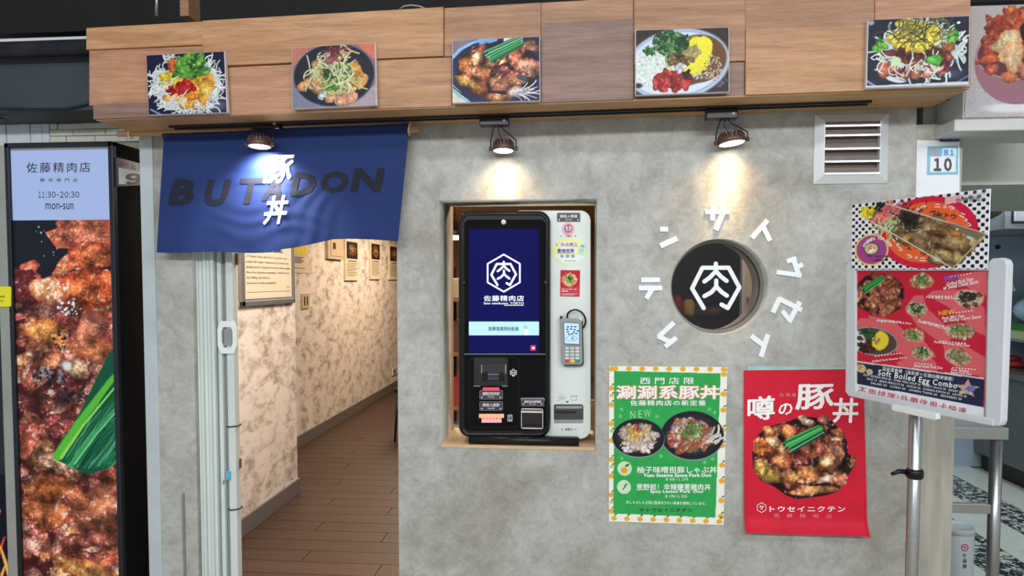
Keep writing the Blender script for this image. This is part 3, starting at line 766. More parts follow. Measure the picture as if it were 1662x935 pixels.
# ================================================================== SPOTLIGHTS
M_COPPER = mat('heat_tinted_metal', S(92, 70, 62), 0.45, 0.4, vary=0.1)
def spotlight(label, Yh, bx0, bx1, by0, by1, hx, hy, hw, tilt, power, colr, straight, aim, core=0):
    Yt = -.115
    c = W((bx0 + bx1) / 2, by0, Yt)
    zt = zsof(c.x) - .008
    t = thing('track_spotlight', label, 'spotlight', (c.x, Yt, zt), 'three spotlights on the fascia track')
    w = (W(bx1, by0, Yt).x - W(bx0, by0, Yt).x); zb = W(bx0, by1, Yt).z
    a = MB().box(c.x - w / 2, c.x + w / 2, Yt - .02, Yt + .02, zb, zt).build('adapter', M_BLKPL, t, bevel=.003)
    MB().box(c.x + w * .30, c.x + w * .40, Yt - .0225, Yt - .02, zb + .012, zb + .02).build('switch', M_GRAYPL, a)
    h = W(hx, hy, Yh); r = hw / 2 * (2.5 / F)
    ax = Vector((0, -math.sin(tilt[1]) , -math.cos(tilt[1]))); ax = Matrix.Rotation(tilt[0], 3, 'Y') @ ax   # direction the lens faces
    hd = MB().lathe(h, [(r * .80, -.030), (r * .86, -.024), (r * 1.0, -.012), (r * 1.0, .0), (r * .93, .002), (r * .90, -.004)], ax, 32).build('lamp_head', M_COPPER, t)
    MB().lathe(h, [(r * .895, -.0035), (r * .895, -.001)], ax, 32).build('lens', M_LED, hd)
    u = ax.orthogonal().normalized(); v = ax.cross(u)
    for k in range(20):
        an = 2 * math.pi * k / 20; d = u * math.cos(an) + v * math.sin(an); s = ax.cross(d) * .0016
        p0 = h + d * r * .72 - ax * .028; p1 = h + d * r * .98 - ax * .013
        f = [p0 - s, p1 - s, p1 - s - ax * .014, p0 - s - ax * .012]
        MB().prism(f, s * 2).build('cooling_fin', M_COPPER, hd)
    px_ = ax.cross(Vector((0, 1, 0))).normalized()
    if px_.x < 0: px_ = -px_
    stem = Vector((c.x + w * .12 if not straight else h.x + .004, Yt, zb))
    for sgn in (-1, 1):
        e = h + px_ * sgn * (r + .006) - ax * .008
        MB().lathe(e - px_ * sgn * .004, [(.007, 0), (.0085, .004), (.007, .010)], px_ * sgn, 12).build('pivot_knob', M_COPPER, t)
        if straight:
            arm = [stem + Vector((sgn * (r + .003), 0, -.002)), e]
        else:
            arm = [stem + Vector((sgn * .012, 0, 0)), stem + Vector((sgn * .018, 0, -.010)), Vector((e.x, e.y, e.z + (stem.z - e.z) * .45)), e]
        MB().tube(arm, .0024, 8).build('yoke_arm', M_BLACK, t)
    if straight:
        MB().tube([stem + Vector((-(r + .003), 0, -.002)), stem + Vector((r + .003, 0, -.002))], .0024, 8).build('yoke_bar', M_BLACK, t)
    cb = [stem + Vector((.002, .008, .002)), stem + Vector((.001, .010, -.02)), h - ax * .045 + Vector((-.006, .006, 0)), h - ax * .028]
    MB().tube(cb, .0016, 6).build('power_cable', M_BLACK, t)
    li = bpy.data.lights.new('spot_bulb', 'SPOT'); li.energy = power; li.color = colr; li.spot_size = math.radians(130); li.spot_blend = 0.9; li.shadow_soft_size = r * .7
    lo = bpy.data.objects.new('spot_bulb', li); COL.objects.link(lo)
    lo.location = h + ax * .006
    lo.rotation_euler = Vector(aim).to_track_quat('-Z', 'Y').to_euler()
    if core:
        l2 = bpy.data.lights.new('spot_core', 'SPOT'); l2.energy = core; l2.color = colr; l2.spot_size = math.radians(46); l2.spot_blend = 1.0; l2.shadow_soft_size = r * .5
        o2 = bpy.data.objects.new('spot_core', l2); COL.objects.link(o2); o2.location = h + ax * .006
        o2.rotation_euler = Vector((aim[0], .34, -1)).to_track_quat('-Z', 'Y').to_euler()
    return t
spotlight('leftmost black track spotlight glaring in front of the blue curtain', -.125, 410, 456, 193, 211, 421, 238, 38, (0.0, 0.10), 30.0, (1.0, .92, .90), True, (-.02, .55, -1))
spotlight('middle black track spotlight above the ordering kiosk', -.058, 779, 826, 183, 206, 817, 245, 36, (0.0, .13), 4.6, (1.0, .66, .32), False, (0, .20, -1), 9.0)
spotlight('rightmost black track spotlight above the round window', -.060, 1145, 1196, 170, 195, 1188, 233, 44, (-.12, .10), 5.5, (1.0, .64, .29), False, (-.06, .20, -1), 12.0)

# ================================================================== FIVE FOOD PICTURES ON THE FASCIA
M_PR = m_print('glossy_food_print', rough=0.35)
M_ACR = mat('clear_acrylic_edge', S(206, 202, 206), 0.2, vary=0.03)
def picture(label, corners, paint, th=.014):
    pl = YF - .018
    P = [W(x, y, pl - th) for x, y in corners]
    c = (P[0] + P[1] + P[2] + P[3]) / 4
    t = thing('food_picture', label, 'picture', (c.x, pl, min(p.z for p in P)), 'food pictures on the fascia')
    MB().hexa(P, [p + Vector((0, th + .004, 0)) for p in P]).build('panel', M_ACR, t, bevel=.0012)
    k = .985
    Q = [c + (p - c) * k + Vector((0, -.0012, 0)) for p in P]
    paint.grain(.05); paint.build('print', M_PR, t, Q)
    return t
GREEN = [(70, 150, 50), (110, 190, 70), (40, 110, 50), (150, 210, 100)]
NOOD = [(232, 240, 240), (214, 226, 230), (245, 248, 248)]

def p1():
    p = Paint(50, 85, 1075, 855, 200, (34, 32, 58), 3, asp=.765)
    p.I *= (1 + .25 * (p.N2 - .5))[..., None]
    p.ell(930, 760, 240, 110, (120, 130, 150), soft=.9, alpha=.8); p.line([(80, 790), (210, 860)], 26, (140, 140, 190)); p.line([(90, 770), (230, 850)], 8, (50, 50, 80))
    p.ell(300, 470, 170, 200, (205, 215, 216), soft=.2, wob=.2); p.ell(400, 690, 210, 130, (214, 224, 226), soft=.2, wob=.2); p.ell(900, 500, 130, 230, (205, 215, 216), soft=.2, wob=.2); p.ell(700, 760, 230, 70, (208, 218, 220), soft=.2, wob=.2)
    for c in ((230, 400, 130, 130, 50), (200, 540, 90, 90, 25), (400, 690, 190, 110, 90), (330, 620, 170, 70, 40), (900, 420, 110, 190, 60), (930, 600, 110, 80, 30), (700, 760, 250, 60, 50), (420, 170, 90, 60, 24), (800, 230, 70, 70, 16)):
        p.strands(c[0], c[1], c[2], c[3], c[4], 130, 15, NOOD, .5)
    p.field(600, 520, 300, 200, 26, 95, [(232, 176, 60), (240, 200, 90), (226, 150, 50), (230, 210, 110)], (180, 110, 40), .35)
    p.field(330, 410, 110, 80, 12, 70, [(224, 206, 60), (236, 220, 90)], (180, 150, 40), .3)
    p.field(400, 250, 60, 80, 6, 60, [(222, 150, 60), (214, 110, 50)], (150, 70, 40), .3)
    p.field(820, 480, 90, 90, 8, 70, [(238, 214, 110), (226, 170, 60)], (180, 120, 50), .4)
    p.field(500, 530, 200, 80, 14, 62, [(186, 40, 40), (206, 60, 50), (160, 24, 36)], (110, 16, 26), .3)
    p.field(640, 690, 90, 50, 6, 60, [(236, 160, 50), (240, 180, 70)], (170, 90, 30), .3)
    p.ell(640, 250, 210, 120, (30, 70, 34), soft=.4, wob=.3); p.ell(640, 380, 90, 40, (26, 56, 40), soft=.5)
    p.leaves(640, 210, 190, 120, 60, 60, GREEN); p.leaves(560, 330, 130, 40, 14, 70, [(90, 180, 60), (120, 200, 80), (60, 150, 50)], .5, 20); p.leaves(760, 330, 90, 40, 10, 60, GREEN, .4, -15)
    p.strands(600, 120, 60, 40, 8, 70, 10, [(120, 200, 80), (90, 170, 60)], .2)
    for c in ((420, 690), (700, 740), (250, 480)): p.strands(c[0], c[1], 120, 60, 12, 120, 13, NOOD, .5)
    return p
picture('picture of noodles with greens and red relish, leftmost on the fascia', [(237.0, 89.5), (364.5, 83), (369.3, 183), (241, 187)], p1())

def p2():
    p = Paint(70, 90, 1045, 810, 200, (150, 100, 92), 4, asp=.755)
    p.poly([(70, 90), (400, 90), (400, 300), (70, 300)], (184, 116, 100)); p.poly([(800, 60), (1060, 60), (1060, 300)], (206, 116, 96)); p.poly([(60, 540), (60, 820), (420, 820)], (120, 124, 140)); p.poly([(1060, 560), (1060, 820), (700, 820)], (170, 150, 160))
    p.I *= (1 + .2 * (p.N1 - .5))[..., None]
    p.ell(560, 440, 500, 392, (120, 140, 178)); p.ell(560, 437, 488, 380, (26, 30, 42)); p.ell(560, 432, 470, 362, (32, 36, 46), soft=.3)
    pal = [(222, 196, 140), (206, 160, 92), (228, 210, 170), (196, 190, 120)]
    p.field(560, 470, 280, 220, 60, 85, pal, (130, 96, 60), .3)
    p.field(820, 470, 80, 120, 10, 90, [(214, 164, 84), (224, 176, 96)], (150, 96, 44), .3); p.field(280, 570, 110, 70, 12, 60, [(226, 190, 140), (214, 160, 110)], (140, 90, 60), .3)
    p.field(640, 690, 170, 70, 18, 60, [(222, 170, 130), (230, 196, 156)], (140, 90, 70), .35)
    p.strands(680, 200, 90, 80, 16, 120, 20, [(224, 200, 160), (206, 176, 130)], .6)
    p.leaves(580, 420, 190, 130, 70, 40, [(120, 160, 60), (150, 180, 90), (80, 130, 60), (190, 200, 120)], .5); p.leaves(540, 390, 100, 60, 26, 36, [(50, 90, 60), (70, 110, 60)], .6)
    p.leaves(560, 560, 130, 40, 26, 34, [(90, 160, 50), (120, 180, 70)], .6)
    p.strands(600, 470, 150, 90, 26, 200, 16, [(222, 226, 170), (200, 214, 150), (236, 232, 200)], .7)
    p.strands(330, 380, 70, 80, 14, 140, 15, [(206, 214, 150), (224, 226, 180)], .6); p.strands(480, 220, 60, 50, 12, 110, 14, [(226, 222, 190), (210, 200, 160)], .6)
    p.strands(570, 150, 60, 50, 30, 110, 9, [(120, 44, 66), (96, 30, 54), (150, 70, 86)], .3); p.field(550, 270, 60, 50, 7, 40, [(190, 120, 120), (170, 90, 100)], (110, 50, 60), .2)
    p.field(390, 670, 70, 30, 5, 42, [(214, 224, 222), (200, 210, 212)], (150, 160, 170), .3)
    return p
picture('picture of creamy noodles in a black bowl on the fascia, second from left', [(473.5, 77.5), (609.5, 69), (611.5, 171), (474, 177)], p2())

def meat_bowl(p, cx, cy, rx, ry, n=70, size=90, hl=.35):
    pal = [(196, 110, 66), (168, 78, 56), (212, 150, 86), (140, 62, 52), (222, 166, 110), (190, 96, 76)]
    p.ell(cx, cy, rx * 1.03, ry * 1.03, (38, 24, 26), soft=.08, wob=.12)
    p.field(cx, cy, rx * .9, ry * .88, n, size, pal, (52, 24, 22), hl)
def greens(p, x0, y0, x1, y1, w, n=9):
    """a bundle of green onion from (x0, y0) to (x1, y1)"""
    dx, dy = x1 - x0, y1 - y0; l = math.hypot(dx, dy); nx, ny = -dy / l, dx / l
    for i in range(n):
        t = (i / (n - 1) - .5) * w; e = p.r.rand() * .14 * l; c = [(20, 92, 62), (34, 132, 84), (80, 186, 70), (120, 190, 160), (60, 160, 70), (16, 70, 56)][p.r.randint(6)]
        a = (x0 + nx * t + dx / l * e, y0 + ny * t + dy / l * e); b = (x1 + nx * t * .7 - dx / l * e * .5, y1 + ny * t * .7 - dy / l * e * .5)
        p.line([a, b], w / n * 1.9, c)
def p3():
    p = Paint(65, 80, 1138, 878, 220, (36, 44, 76), 5, asp=.755)
    p.poly([(60, 80), (320, 80), (60, 330)], (130, 116, 124)); p.poly([(60, 640), (60, 890), (300, 890)], (206, 210, 180))
    p.line([(40, 320), (150, 200), (330, 110), (560, 70)], 44, (140, 180, 232)); p.line([(40, 690), (150, 800), (290, 890)], 34, (130, 176, 214)); p.line([(50, 660), (170, 770), (330, 890)], 22, (24, 60, 70))
    p.I *= (1 + .2 * (p.N2 - .5))[..., None]
    p.poly([(700, 80), (930, 80), (700, 160)], (220, 224, 214))
    p.line([(420, 130), (600, 90)], 60, (120, 160, 214)); meat_bowl(p, 640, 470, 520, 340, 46, 105, .5)
    p.chunk(250, 620, 190, 75, 35, (222, 180, 90), (96, 46, 26), .4); p.chunk(220, 380, 110, 90, -50, (216, 140, 66), (120, 50, 30), .4); p.chunk(420, 510, 130, 110, 10, (206, 130, 80), (70, 28, 24), .4)
    p.chunk(720, 650, 170, 100, -15, (206, 136, 104), (90, 40, 34), .4); p.chunk(680, 470, 80, 55, 0, (176, 84, 84), (50, 20, 24), .4); p.chunk(830, 330, 100, 95, 0, (214, 130, 100), (100, 40, 36), .5)
    p.chunk(1000, 460, 150, 120, 10, (206, 150, 120), (90, 44, 40), .5); p.chunk(1040, 190, 110, 70, 10, (204, 150, 110), (80, 40, 36), .4); p.chunk(380, 300, 80, 55, -20, (232, 206, 166), (140, 90, 60), .5)
    p.chunk(620, 830, 190, 60, 0, (216, 150, 96), (80, 36, 30), .4); p.ell(860, 760, 150, 80, (214, 206, 212), soft=.7, alpha=.85); p.strands(860, 770, 140, 60, 16, 150, 12, [(240, 236, 240), (190, 180, 190)], .2, 0, 12)
    p.ell(930, 590, 90, 45, (70, 76, 100), 25, soft=.4); p.ell(570, 520, 60, 70, (30, 20, 26), soft=.6, alpha=.8); p.strands(600, 460, 60, 120, 10, 120, 14, [(40, 22, 24), (90, 44, 40)], .2, -50, 14)
    p.gloss(90, 100, 1138, 878, 11, .9, .8, where=lambda I: np.clip((I[..., 0] - I[..., 2] - .1) * 6, 0, 1))
    greens(p, 480, 310, 930, 110, 170, 12)
    return p
picture('picture of glazed pork and green onion on the fascia, middle of the five', [(733.8, 65.5), (876.5, 59), (877, 164), (734.2, 167.6)], p3())

def p4():
    p = Paint(65, 75, 1165, 850, 220, (56, 44, 46), 6, asp=.70)
    p.I *= (1 + .3 * (p.N1 - .5))[..., None]
    p.dots(1060, 700, 90, 90, 60, 10, [(110, 110, 140), (90, 80, 90)])
    p.ell(560, 500, 640, 440, (186, 202, 222), -8); p.ell(560, 495, 615, 410, (140, 160, 200), -8); p.ell(555, 495, 600, 392, (206, 220, 232), -8)
    p.ell(800, 440, 350, 300, (104, 72, 44), -5, soft=.05); p.ell(700, 640, 300, 130, (96, 66, 46), -15, soft=.2)
    p.ell(280, 540, 290, 250, (206, 216, 214), soft=.1, wob=.1); p.dots(280, 540, 270, 230, 420, 13, [(226, 234, 232), (190, 202, 196), (240, 244, 242), (176, 186, 170)])
    p.ell(90, 740, 70, 40, (50, 50, 46), soft=.5)
    p.ell(790, 400, 180, 250, (232, 222, 60), 20, soft=.06, wob=.22); p.ell(760, 590, 120, 70, (226, 216, 66), -20, soft=.1, wob=.3); p.ell(880, 260, 110, 90, (236, 226, 64), 10, soft=.1, wob=.3)
    p.dots(790, 400, 150, 210, 120, 12, [(240, 230, 90), (220, 206, 50)])
    p.dots(980, 560, 110, 160, 150, 10, [(206, 196, 176), (180, 164, 140), (120, 90, 60)]); p.dots(850, 650, 150, 40, 90, 9, [(206, 200, 196), (170, 150, 130)])
    p.field(600, 420, 150, 90, 16, 50, [(190, 170, 120), (210, 196, 150), (150, 120, 80)], (50, 36, 26), .3); p.ell(590, 400, 80, 50, (46, 32, 24), soft=.7, alpha=.8)
    p.field(720, 340, 90, 60, 14, 40, [(206, 196, 140), (190, 180, 120)], (110, 96, 56), .3)
    p.ell(470, 240, 190, 120, (34, 64, 36), soft=.5, wob=.4); p.leaves(470, 240, 210, 130, 110, 46, [(70, 130, 60), (50, 104, 54), (100, 160, 90), (130, 180, 120), (34, 80, 44)], .55); p.leaves(230, 330, 50, 25, 8, 40, [(90, 150, 80), (60, 120, 60)])
    p.line([(420, 400), (440, 500), (530, 610)], 18, (130, 180, 80)); p.line([(430, 480), (530, 610)], 10, (190, 200, 80))
    p.field(480, 690, 210, 110, 40, 58, [(206, 60, 54), (186, 44, 50), (220, 90, 76), (160, 30, 40)], (96, 16, 26), .3)
    p.field(570, 540, 70, 40, 8, 40, [(226, 232, 232), (210, 216, 220)], (150, 150, 160), .3); p.field(680, 620, 40, 70, 7, 40, [(70, 34, 30), (90, 44, 40)], (30, 14, 14), .2)
    return p
picture('picture of curry rice with leafy greens and red pickles, second from right on the fascia', [(1031, 49), (1183.5, 44), (1184, 149.5), (1031, 155)], p4())

def p5():
    p = Paint(60, 55, 1265, 880, 230, (28, 32, 50), 7, asp=.685)
    p.I *= (1 + .3 * (p.N2 - .5))[..., None]
    p.ell(1050, 740, 200, 90, (70, 76, 96), soft=.9); p.line([(60, 800), (170, 870)], 34, (130, 140, 190)); p.line([(1260, 770), (1120, 850)], 22, (90, 110, 160)); p.ell(90, 90, 50, 40, (150, 160, 180), soft=.5); p.poly([(60, 858), (1265, 838), (1265, 880), (60, 880)], (200, 206, 214))
    p.ell(650, 460, 470, 330, (206, 220, 222), soft=.12, wob=.3); p.ell(400, 770, 150, 60, (206, 216, 230), 15, soft=.2)
    p.strands(650, 440, 470, 320, 130, 150, 22, [(226, 238, 238), (206, 222, 220), (190, 216, 180)], .5, rim=True)
    p.strands(1120, 400, 90, 190, 24, 120, 22, [(226, 240, 240), (206, 226, 220)], .5)
    p.ell(660, 560, 420, 200, (70, 34, 34), soft=.2, wob=.2)
    p.field(650, 580, 390, 170, 50, 95, [(110, 40, 44), (90, 34, 36), (170, 90, 66), (130, 56, 50), (196, 120, 84)], (48, 20, 22), .4)
    p.field(320, 660, 90, 50, 7, 70, [(206, 130, 90), (196, 110, 76)], (110, 50, 36), .3); p.field(1030, 400, 60, 60, 5, 60, [(206, 130, 80)], (120, 60, 40), .3); p.field(860, 720, 100, 50, 8, 56, [(214, 160, 140), (196, 120, 104)], (120, 60, 50), .4)
    p.strands(560, 620, 330, 140, 34, 150, 16, [(238, 238, 232), (226, 222, 214)], .9)
    for c in ((240, 390, 80, 60), (1080, 290, 70, 50), (850, 560, 60, 40)): p.leaves(c[0], c[1], c[2], c[3], 9, 56, [(110, 206, 50), (80, 186, 60), (140, 220, 80)], .6)
    p.chunk(850, 570, 75, 45, 0, (110, 210, 90), (50, 130, 50), .1); p.ell(400, 570, 80, 70, (196, 216, 176), soft=.3, wob=.2)
    p.ell(650, 270, 330, 170, (206, 196, 120), soft=.2, wob=.25)
    p.field(630, 260, 300, 160, 40, 74, [(236, 222, 60), (226, 206, 70), (240, 228, 100), (206, 190, 90)], (150, 130, 50), .25)
    p.strands(650, 270, 340, 170, 60, 240, 11, [(66, 76, 44), (96, 100, 60), (130, 126, 70)], .4, -40, 40)
    for a in ([(570, 225), (790, 365)], [(640, 280), (830, 130)], [(760, 130), (740, 300)], [(790, 380), (900, 440)], [(420, 420), (560, 300)]): p.line(a, 15, (26, 30, 26))
    p.line([(100, 515), (150, 480), (215, 485), (200, 530), (130, 540), (100, 515)], 14, (232, 236, 236)); p.line([(1150, 310), (1215, 235)], 24, (230, 238, 242)); p.ell(1140, 128, 22, 16, (236, 240, 240))
    return p
picture('picture of egg and shredded cabbage on a dark plate, rightmost on the fascia', [(1408.5, 32), (1574, 25.5), (1573, 138.5), (1405.5, 143.5)], p5())

# ================================================================== BLUE SHOP CURTAIN AND ITS POLE
YN = -0.045
M_BAMB = m_wood('bamboo_pole_wood', S(176, 128, 86), S(206, 160, 116))
M_ROPE = mat('cream_cord', S(226, 214, 190), 0.8)
rd = thing('curtain_pole', 'round wooden pole carrying the blue shop curtain', 'pole', W(430, 214, YN))
ra, rb = W(192, 217, YN), W(680, 209.5, YN)
MB().tube([ra, rb], 0.0115, 16).build('pole', M_BAMB, rd)
for px, py in ((213, 214), (665, 207.5)):
    c = W(px, py + 3, YN); ring = [c + Vector((0.004 * math.sin(a), 0.017 * math.cos(a), 0.021 * math.sin(a) + .003)) for a in [2 * math.pi * k / 20 for k in range(21)]]
    MB().tube(ring, .0028, 8, caps=False).build('hanging_loop', M_ROPE, rd)
    MB().tube([c + Vector((0, .012, .012)), Vector((c.x, -0.0, c.z + .02))], .003, 8).build('wall_hook', M_ALU, rd)

def cloth_y(px, py):
    v = max(0.0, (py - 222) / 190.0)
    y = 0.006 * v * math.sin(px * 0.037 + 0.6) + 0.0022 * v * math.sin(px * 0.093 + py * .02) - 0.014 * v
    d = abs(px - 456); y += -0.012 * v * math.exp(-(d / 30.0) ** 2)
    # soft creases near the lamp
    y += 0.0010 * math.exp(-((px - 430) / 80.0) ** 2) * math.sin(py * .21 + 2.4 * math.sin(px * .043) + 1.3 * math.sin(py * .07)) * min(1, v * 3)
    y += 0.0012 * math.exp(-((px - 515) / 40.0) ** 2) * math.sin((px * 0.9 + py * .45) * .26 + 1.6 * math.sin(py * .06)) * min(1, v * 2)
    y += 0.0012 * math.exp(-((py - 304) / 5.0) ** 2) * math.exp(-((px - 440) / 70.0) ** 2)
    return y
def cloth(px, py): return W(px, py, YN - .013 + cloth_y(px, py))
def cloth_front(px, py): return W(px, py, YN - .0145 + cloth_y(px, py))
M_BLUE = mat('indigo_cotton', S(26, 47, 100), 0.7, vary=0.07, scale=6, bump=0.05, spec=0.25)
_b = M_BLUE.node_tree.nodes['Principled BSDF']; _b.inputs['Sheen Weight'].default_value = 0.25; _b.inputs['Sheen Roughness'].default_value = 0.4; _b.inputs['Sheen Tint'].default_value = (.85, .8, 1, 1)
nr = thing('shop_curtain', 'short split blue cloth curtain hung over the doorway', 'curtain', W(455, 410, YN), None)
tx = lambda u: 266 + (664 - 266) * u
def top_y(px): return 221.5 - (px - 266) * 0.0365
def bot_y(px):
    if px <= 456: return 409.5 + 1.2 * math.sin(px * .05)
    pts = [(456, 405), (480, 401.5), (505, 396.5), (540, 388.5), (570, 387.5), (610, 389), (650, 392)]
    for (a, b) in zip(pts[:-1], pts[1:]):
        if px <= b[0]: return a[1] + (b[1] - a[1]) * (px - a[0]) / (b[0] - a[0])
    return 392
def panel(u0, u1, nx, ny, name, dy):
    vs = []; fs = []
    for j in range(ny + 1):
        v = j / ny
        for i in range(nx + 1):
            u = u0 + (u1 - u0) * i / nx
            xt = 266 + 398 * u; xb = 254 + 392 * u
            yb = bot_y(xb if not (name == 'right' and u <= u0 + 1e-6) else 457)
            x = xt + (xb - xt) * v; y = top_y(xt) + (yb - top_y(xt)) * v
            p = cloth(x, y); p.y += dy; vs.append(p)
    for j in range(ny):
        for i in range(nx):
            a = j * (nx + 1) + i; fs.append((a, a + 1, a + nx + 2, a + nx + 1))
    mb = MB().add(vs, fs, True)
    off = len(vs); mb.add([v + Vector((0, .0012, 0)) for v in vs], [tuple(reversed(f)) for f in fs], True)
    # sleeve over the pole at the top edge
    for i in range(nx):
        pass
    return mb.build('cloth_panel', M_BLUE, nr, fix=False)
panel(0.0, 0.4795, 96, 90, 'left', 0.0)
panel(0.4800, 1.0, 100, 90, 'right', 0.0)
sl_ = []
for i in range(25):
    x = 266 + 398 * i / 24; sl_.append(W(x, top_y(x) - 2.0, YN))
MB().tube([p + Vector((0, 0, -.004)) for p in sl_], 0.0140, 14).build('pole_sleeve', M_BLUE, nr)
M_NAVYINK = mat('black_cloth_ink', S(28, 32, 46), 0.8, vary=0.06, spec=.3)
M_WHINK = mat('white_cloth_ink', S(226, 226, 216), 0.7, vary=0.04)
ink = Ink()
for ch, bx in (('B', (277, 290.5, 317, 333)), ('U', (333, 291, 371, 334)), ('T', (386, 289, 424, 331)), ('A', (428, 285, 462, 326)), ('D', (474, 280, 513, 318)), ('O', (520, 277.5, 566, 313.5)), ('N', (572, 272.5, 621, 312))):
    ink.text(ch, bx, .045, shear=.22)
cuts = (list(range(270, 640, 7)), list(range(255, 366, 7)))
ink.build('lettering', M_NAVYINK, nr, cloth_front, cuts)
for chh, bx in (('豚', (430, 251, 476, 297)), ('丼', (430, 317, 467, 364))):
    Ink().text(chh, bx, .026, shear=.25, ang=-3).build('white_character', M_WHINK, nr, lambda x, y: cloth_front(x, y) + Vector((0, -.0012, 0)), cuts)

# ================================================================== LEFT LIGHT BOX
YB = 0.0
lb = thing('light_box_sign', 'tall black light box with shop hours and glazed pork photo', 'light box', (W(100, 600, YB).x, 0.06, -0.12))
LX0, LX1 = W(15, 455, YB).x, W(189.5, 455, YB).x
LZ1 = W(100, 231, YB).z
M_BOXBLK = mat('scuffed_black_paint', S(20, 19, 18), 0.8, vary=0.3, scale=6, spec=.08)
MB().box(LX0, LX1, YB + .012, 0.20, -0.12, LZ1).build('cabinet', M_BOXBLK, lb, bevel=.003)
fx = .020
for (a, b, c, d) in ((LX0, LX0 + fx * .9, -0.12, LZ1), (LX1 - fx, LX1, -0.12, LZ1), (LX0, LX1, LZ1 - fx, LZ1)):
    MB().box(a, b, YB - .006, YB + .02, c, d).build('frame_bar', mat('dark_box_frame', S(42, 46, 54), 0.35, 0.5, vary=0.1), lb, bevel=.003)
MB().box(LX0 + fx, LX1 - fx, YB + .002, YB + .01, LZ1 - fx - .008, LZ1 - fx).build('inner_trim', M_ALU, lb)
IX0, IX1 = LX0 + fx * .9, LX1 - fx
zmid = W(100, 357, YB).z; zlo = W(100, 1010, YB).z
M_BACKLIT = m_print('backlit_film', emit=0.8, rough=0.25)
M_LBTOP = mat('backlit_blue_white', S(40, 50, 70), 0.25, emit=S(172, 192, 238), es=0.80, vary=.02)
MB().box(IX0, IX1, YB + .006, YB + .012, zmid, LZ1 - fx).build('header_panel', M_LBTOP, lb)
def p_big():
    p = Paint(0, 0, 160, 660, 190, (30, 34, 44), 11)
    pal = [(214, 132, 86), (186, 96, 74), (226, 168, 114), (160, 78, 68), (236, 194, 154), (206, 112, 80), (140, 70, 66), (216, 150, 130)]
    def meat(y0, y1, n, size, seed):
        for i in range(n):
            x = p.r.rand() * 190 - 15; y = y0 + (y1 - y0) * (i + p.r.rand()) / n; q = size * (.6 + .8 * p.r.rand())
            p.chunk(x, y, q, q * (.45 + .4 * p.r.rand()), p.r.randn() * 35, pal[p.r.randint(len(pal))], (70, 30, 32), .75, .9)
    p.ell(80, 420, 140, 320, (70, 28, 28), soft=.05)
    meat(95, 670, 190, 27, 0)
    p.chunk(25, 78, 20, 12, -25, (214, 120, 90), (120, 40, 36), .3); p.chunk(16, 110, 26, 36, 0, (120, 50, 50), (50, 18, 22), .3)
    p.poly([(52, 20), (70, 45), (100, 46), (160, 52), (160, 0), (95, 4)], (196, 96, 72)); p.chunk(115, 22, 62, 24, 5, (222, 130, 100), (180, 84, 62), .7, .7)
    p.chunk(90, 70, 40, 12, -38, (206, 130, 90), (120, 50, 36), .5); p.chunk(125, 60, 46, 24, -12, (206, 110, 70), (120, 44, 36), .6, .8)
    p.line([(92, 90), (120, 92), (150, 82)], 7, (240, 236, 236)); p.chunk(110, 115, 75, 32, -5, (222, 110, 60), (140, 50, 36), .9, .8); p.chunk(55, 115, 30, 26, 0, (224, 160, 100), (150, 80, 60), .8)
    p.ell(64, 142, 32, 16, (90, 50, 60), -30, soft=.8, alpha=.8); p.dots(90, 140, 20, 14, 40, 2.4, [(170, 190, 210), (230, 236, 240), (60, 70, 90)]); p.dots(60, 110, 30, 16, 40, 2.4, [(250, 240, 235), (240, 220, 210)])
    p.chunk(60, 185, 55, 26, 15, (220, 150, 80), (130, 60, 40), .5, .7); p.chunk(120, 175, 40, 22, -30, (206, 130, 100), (110, 44, 40), .5); p.chunk(126, 210, 40, 24, 0, (214, 130, 80), (110, 50, 40), .6)
    p.dots(75, 190, 14, 20, 30, 2.5, [(40, 26, 30), (60, 40, 50)]); p.ell(82, 236, 13, 10, (226, 232, 244), 20, soft=.7, wob=.4, alpha=.9); p.dots(50, 255, 34, 14, 60, 3, [(40, 40, 50), (120, 130, 150), (24, 20, 26)]); p.dots(85, 285, 30, 10, 60, 3, [(30, 26, 34), (60, 56, 66)]); p.ell(60, 290, 60, 24, (40, 22, 28), soft=.9, alpha=.6)
    p.chunk(130, 470, 60, 40, -15, (180, 110, 80), (90, 44, 40), .4); p.chunk(120, 520, 55, 18, -10, (196, 110, 90), (70, 30, 30), .5); p.chunk(40, 480, 40, 30, 20, (206, 120, 70), (110, 50, 40), .5); p.ell(58, 468, 4, 13, (236, 222, 226), 15, soft=.8, alpha=.75)
    p.chunk(110, 580, 60, 26, 30, (222, 160, 90), (120, 60, 40), .6, .7); p.chunk(50, 440, 40, 20, -10, (224, 130, 70), (130, 56, 40), .5); p.chunk(95, 455, 22, 18, 0, (206, 120, 80), (120, 56, 44), .3)
    p.gloss(0, 0, 160, 660, 9, .75, .8, where=lambda I: np.clip((I[..., 0] - I[..., 2] - .08) * 6, 0, 1)); p.dots(52, 34, 22, 28, 14, 1.4, [(200, 206, 214)])
    # green vegetable
    G = [(175, 190), (150, 215), (126, 262), (100, 312), (84, 338), (66, 362), (57, 380), (62, 392), (84, 400), (96, 408), (112, 413), (140, 404), (160, 392), (175, 376)]
    p.poly(G, (20, 84, 60))
    for i in range(90):
        t = p.r.rand(); a = (74 + t * 76, 396 + 8 * math.sin(t * 3) - t * 8 + p.r.randn() * 4); L = 60 + 150 * p.r.rand(); an = math.radians(-57 + p.r.randn() * 5)
        pts = [(a[0] + L * q * math.cos(an + .12 * q), a[1] + L * q * math.sin(an + .12 * q)) for q in (0, .35, .7, 1)]
        p.line(pts, 3.6, [(24, 100, 70), (40, 126, 84), (14, 64, 50), (30, 108, 66), (92, 160, 130)][p.r.randint(5)], 1.4, alpha=.8)
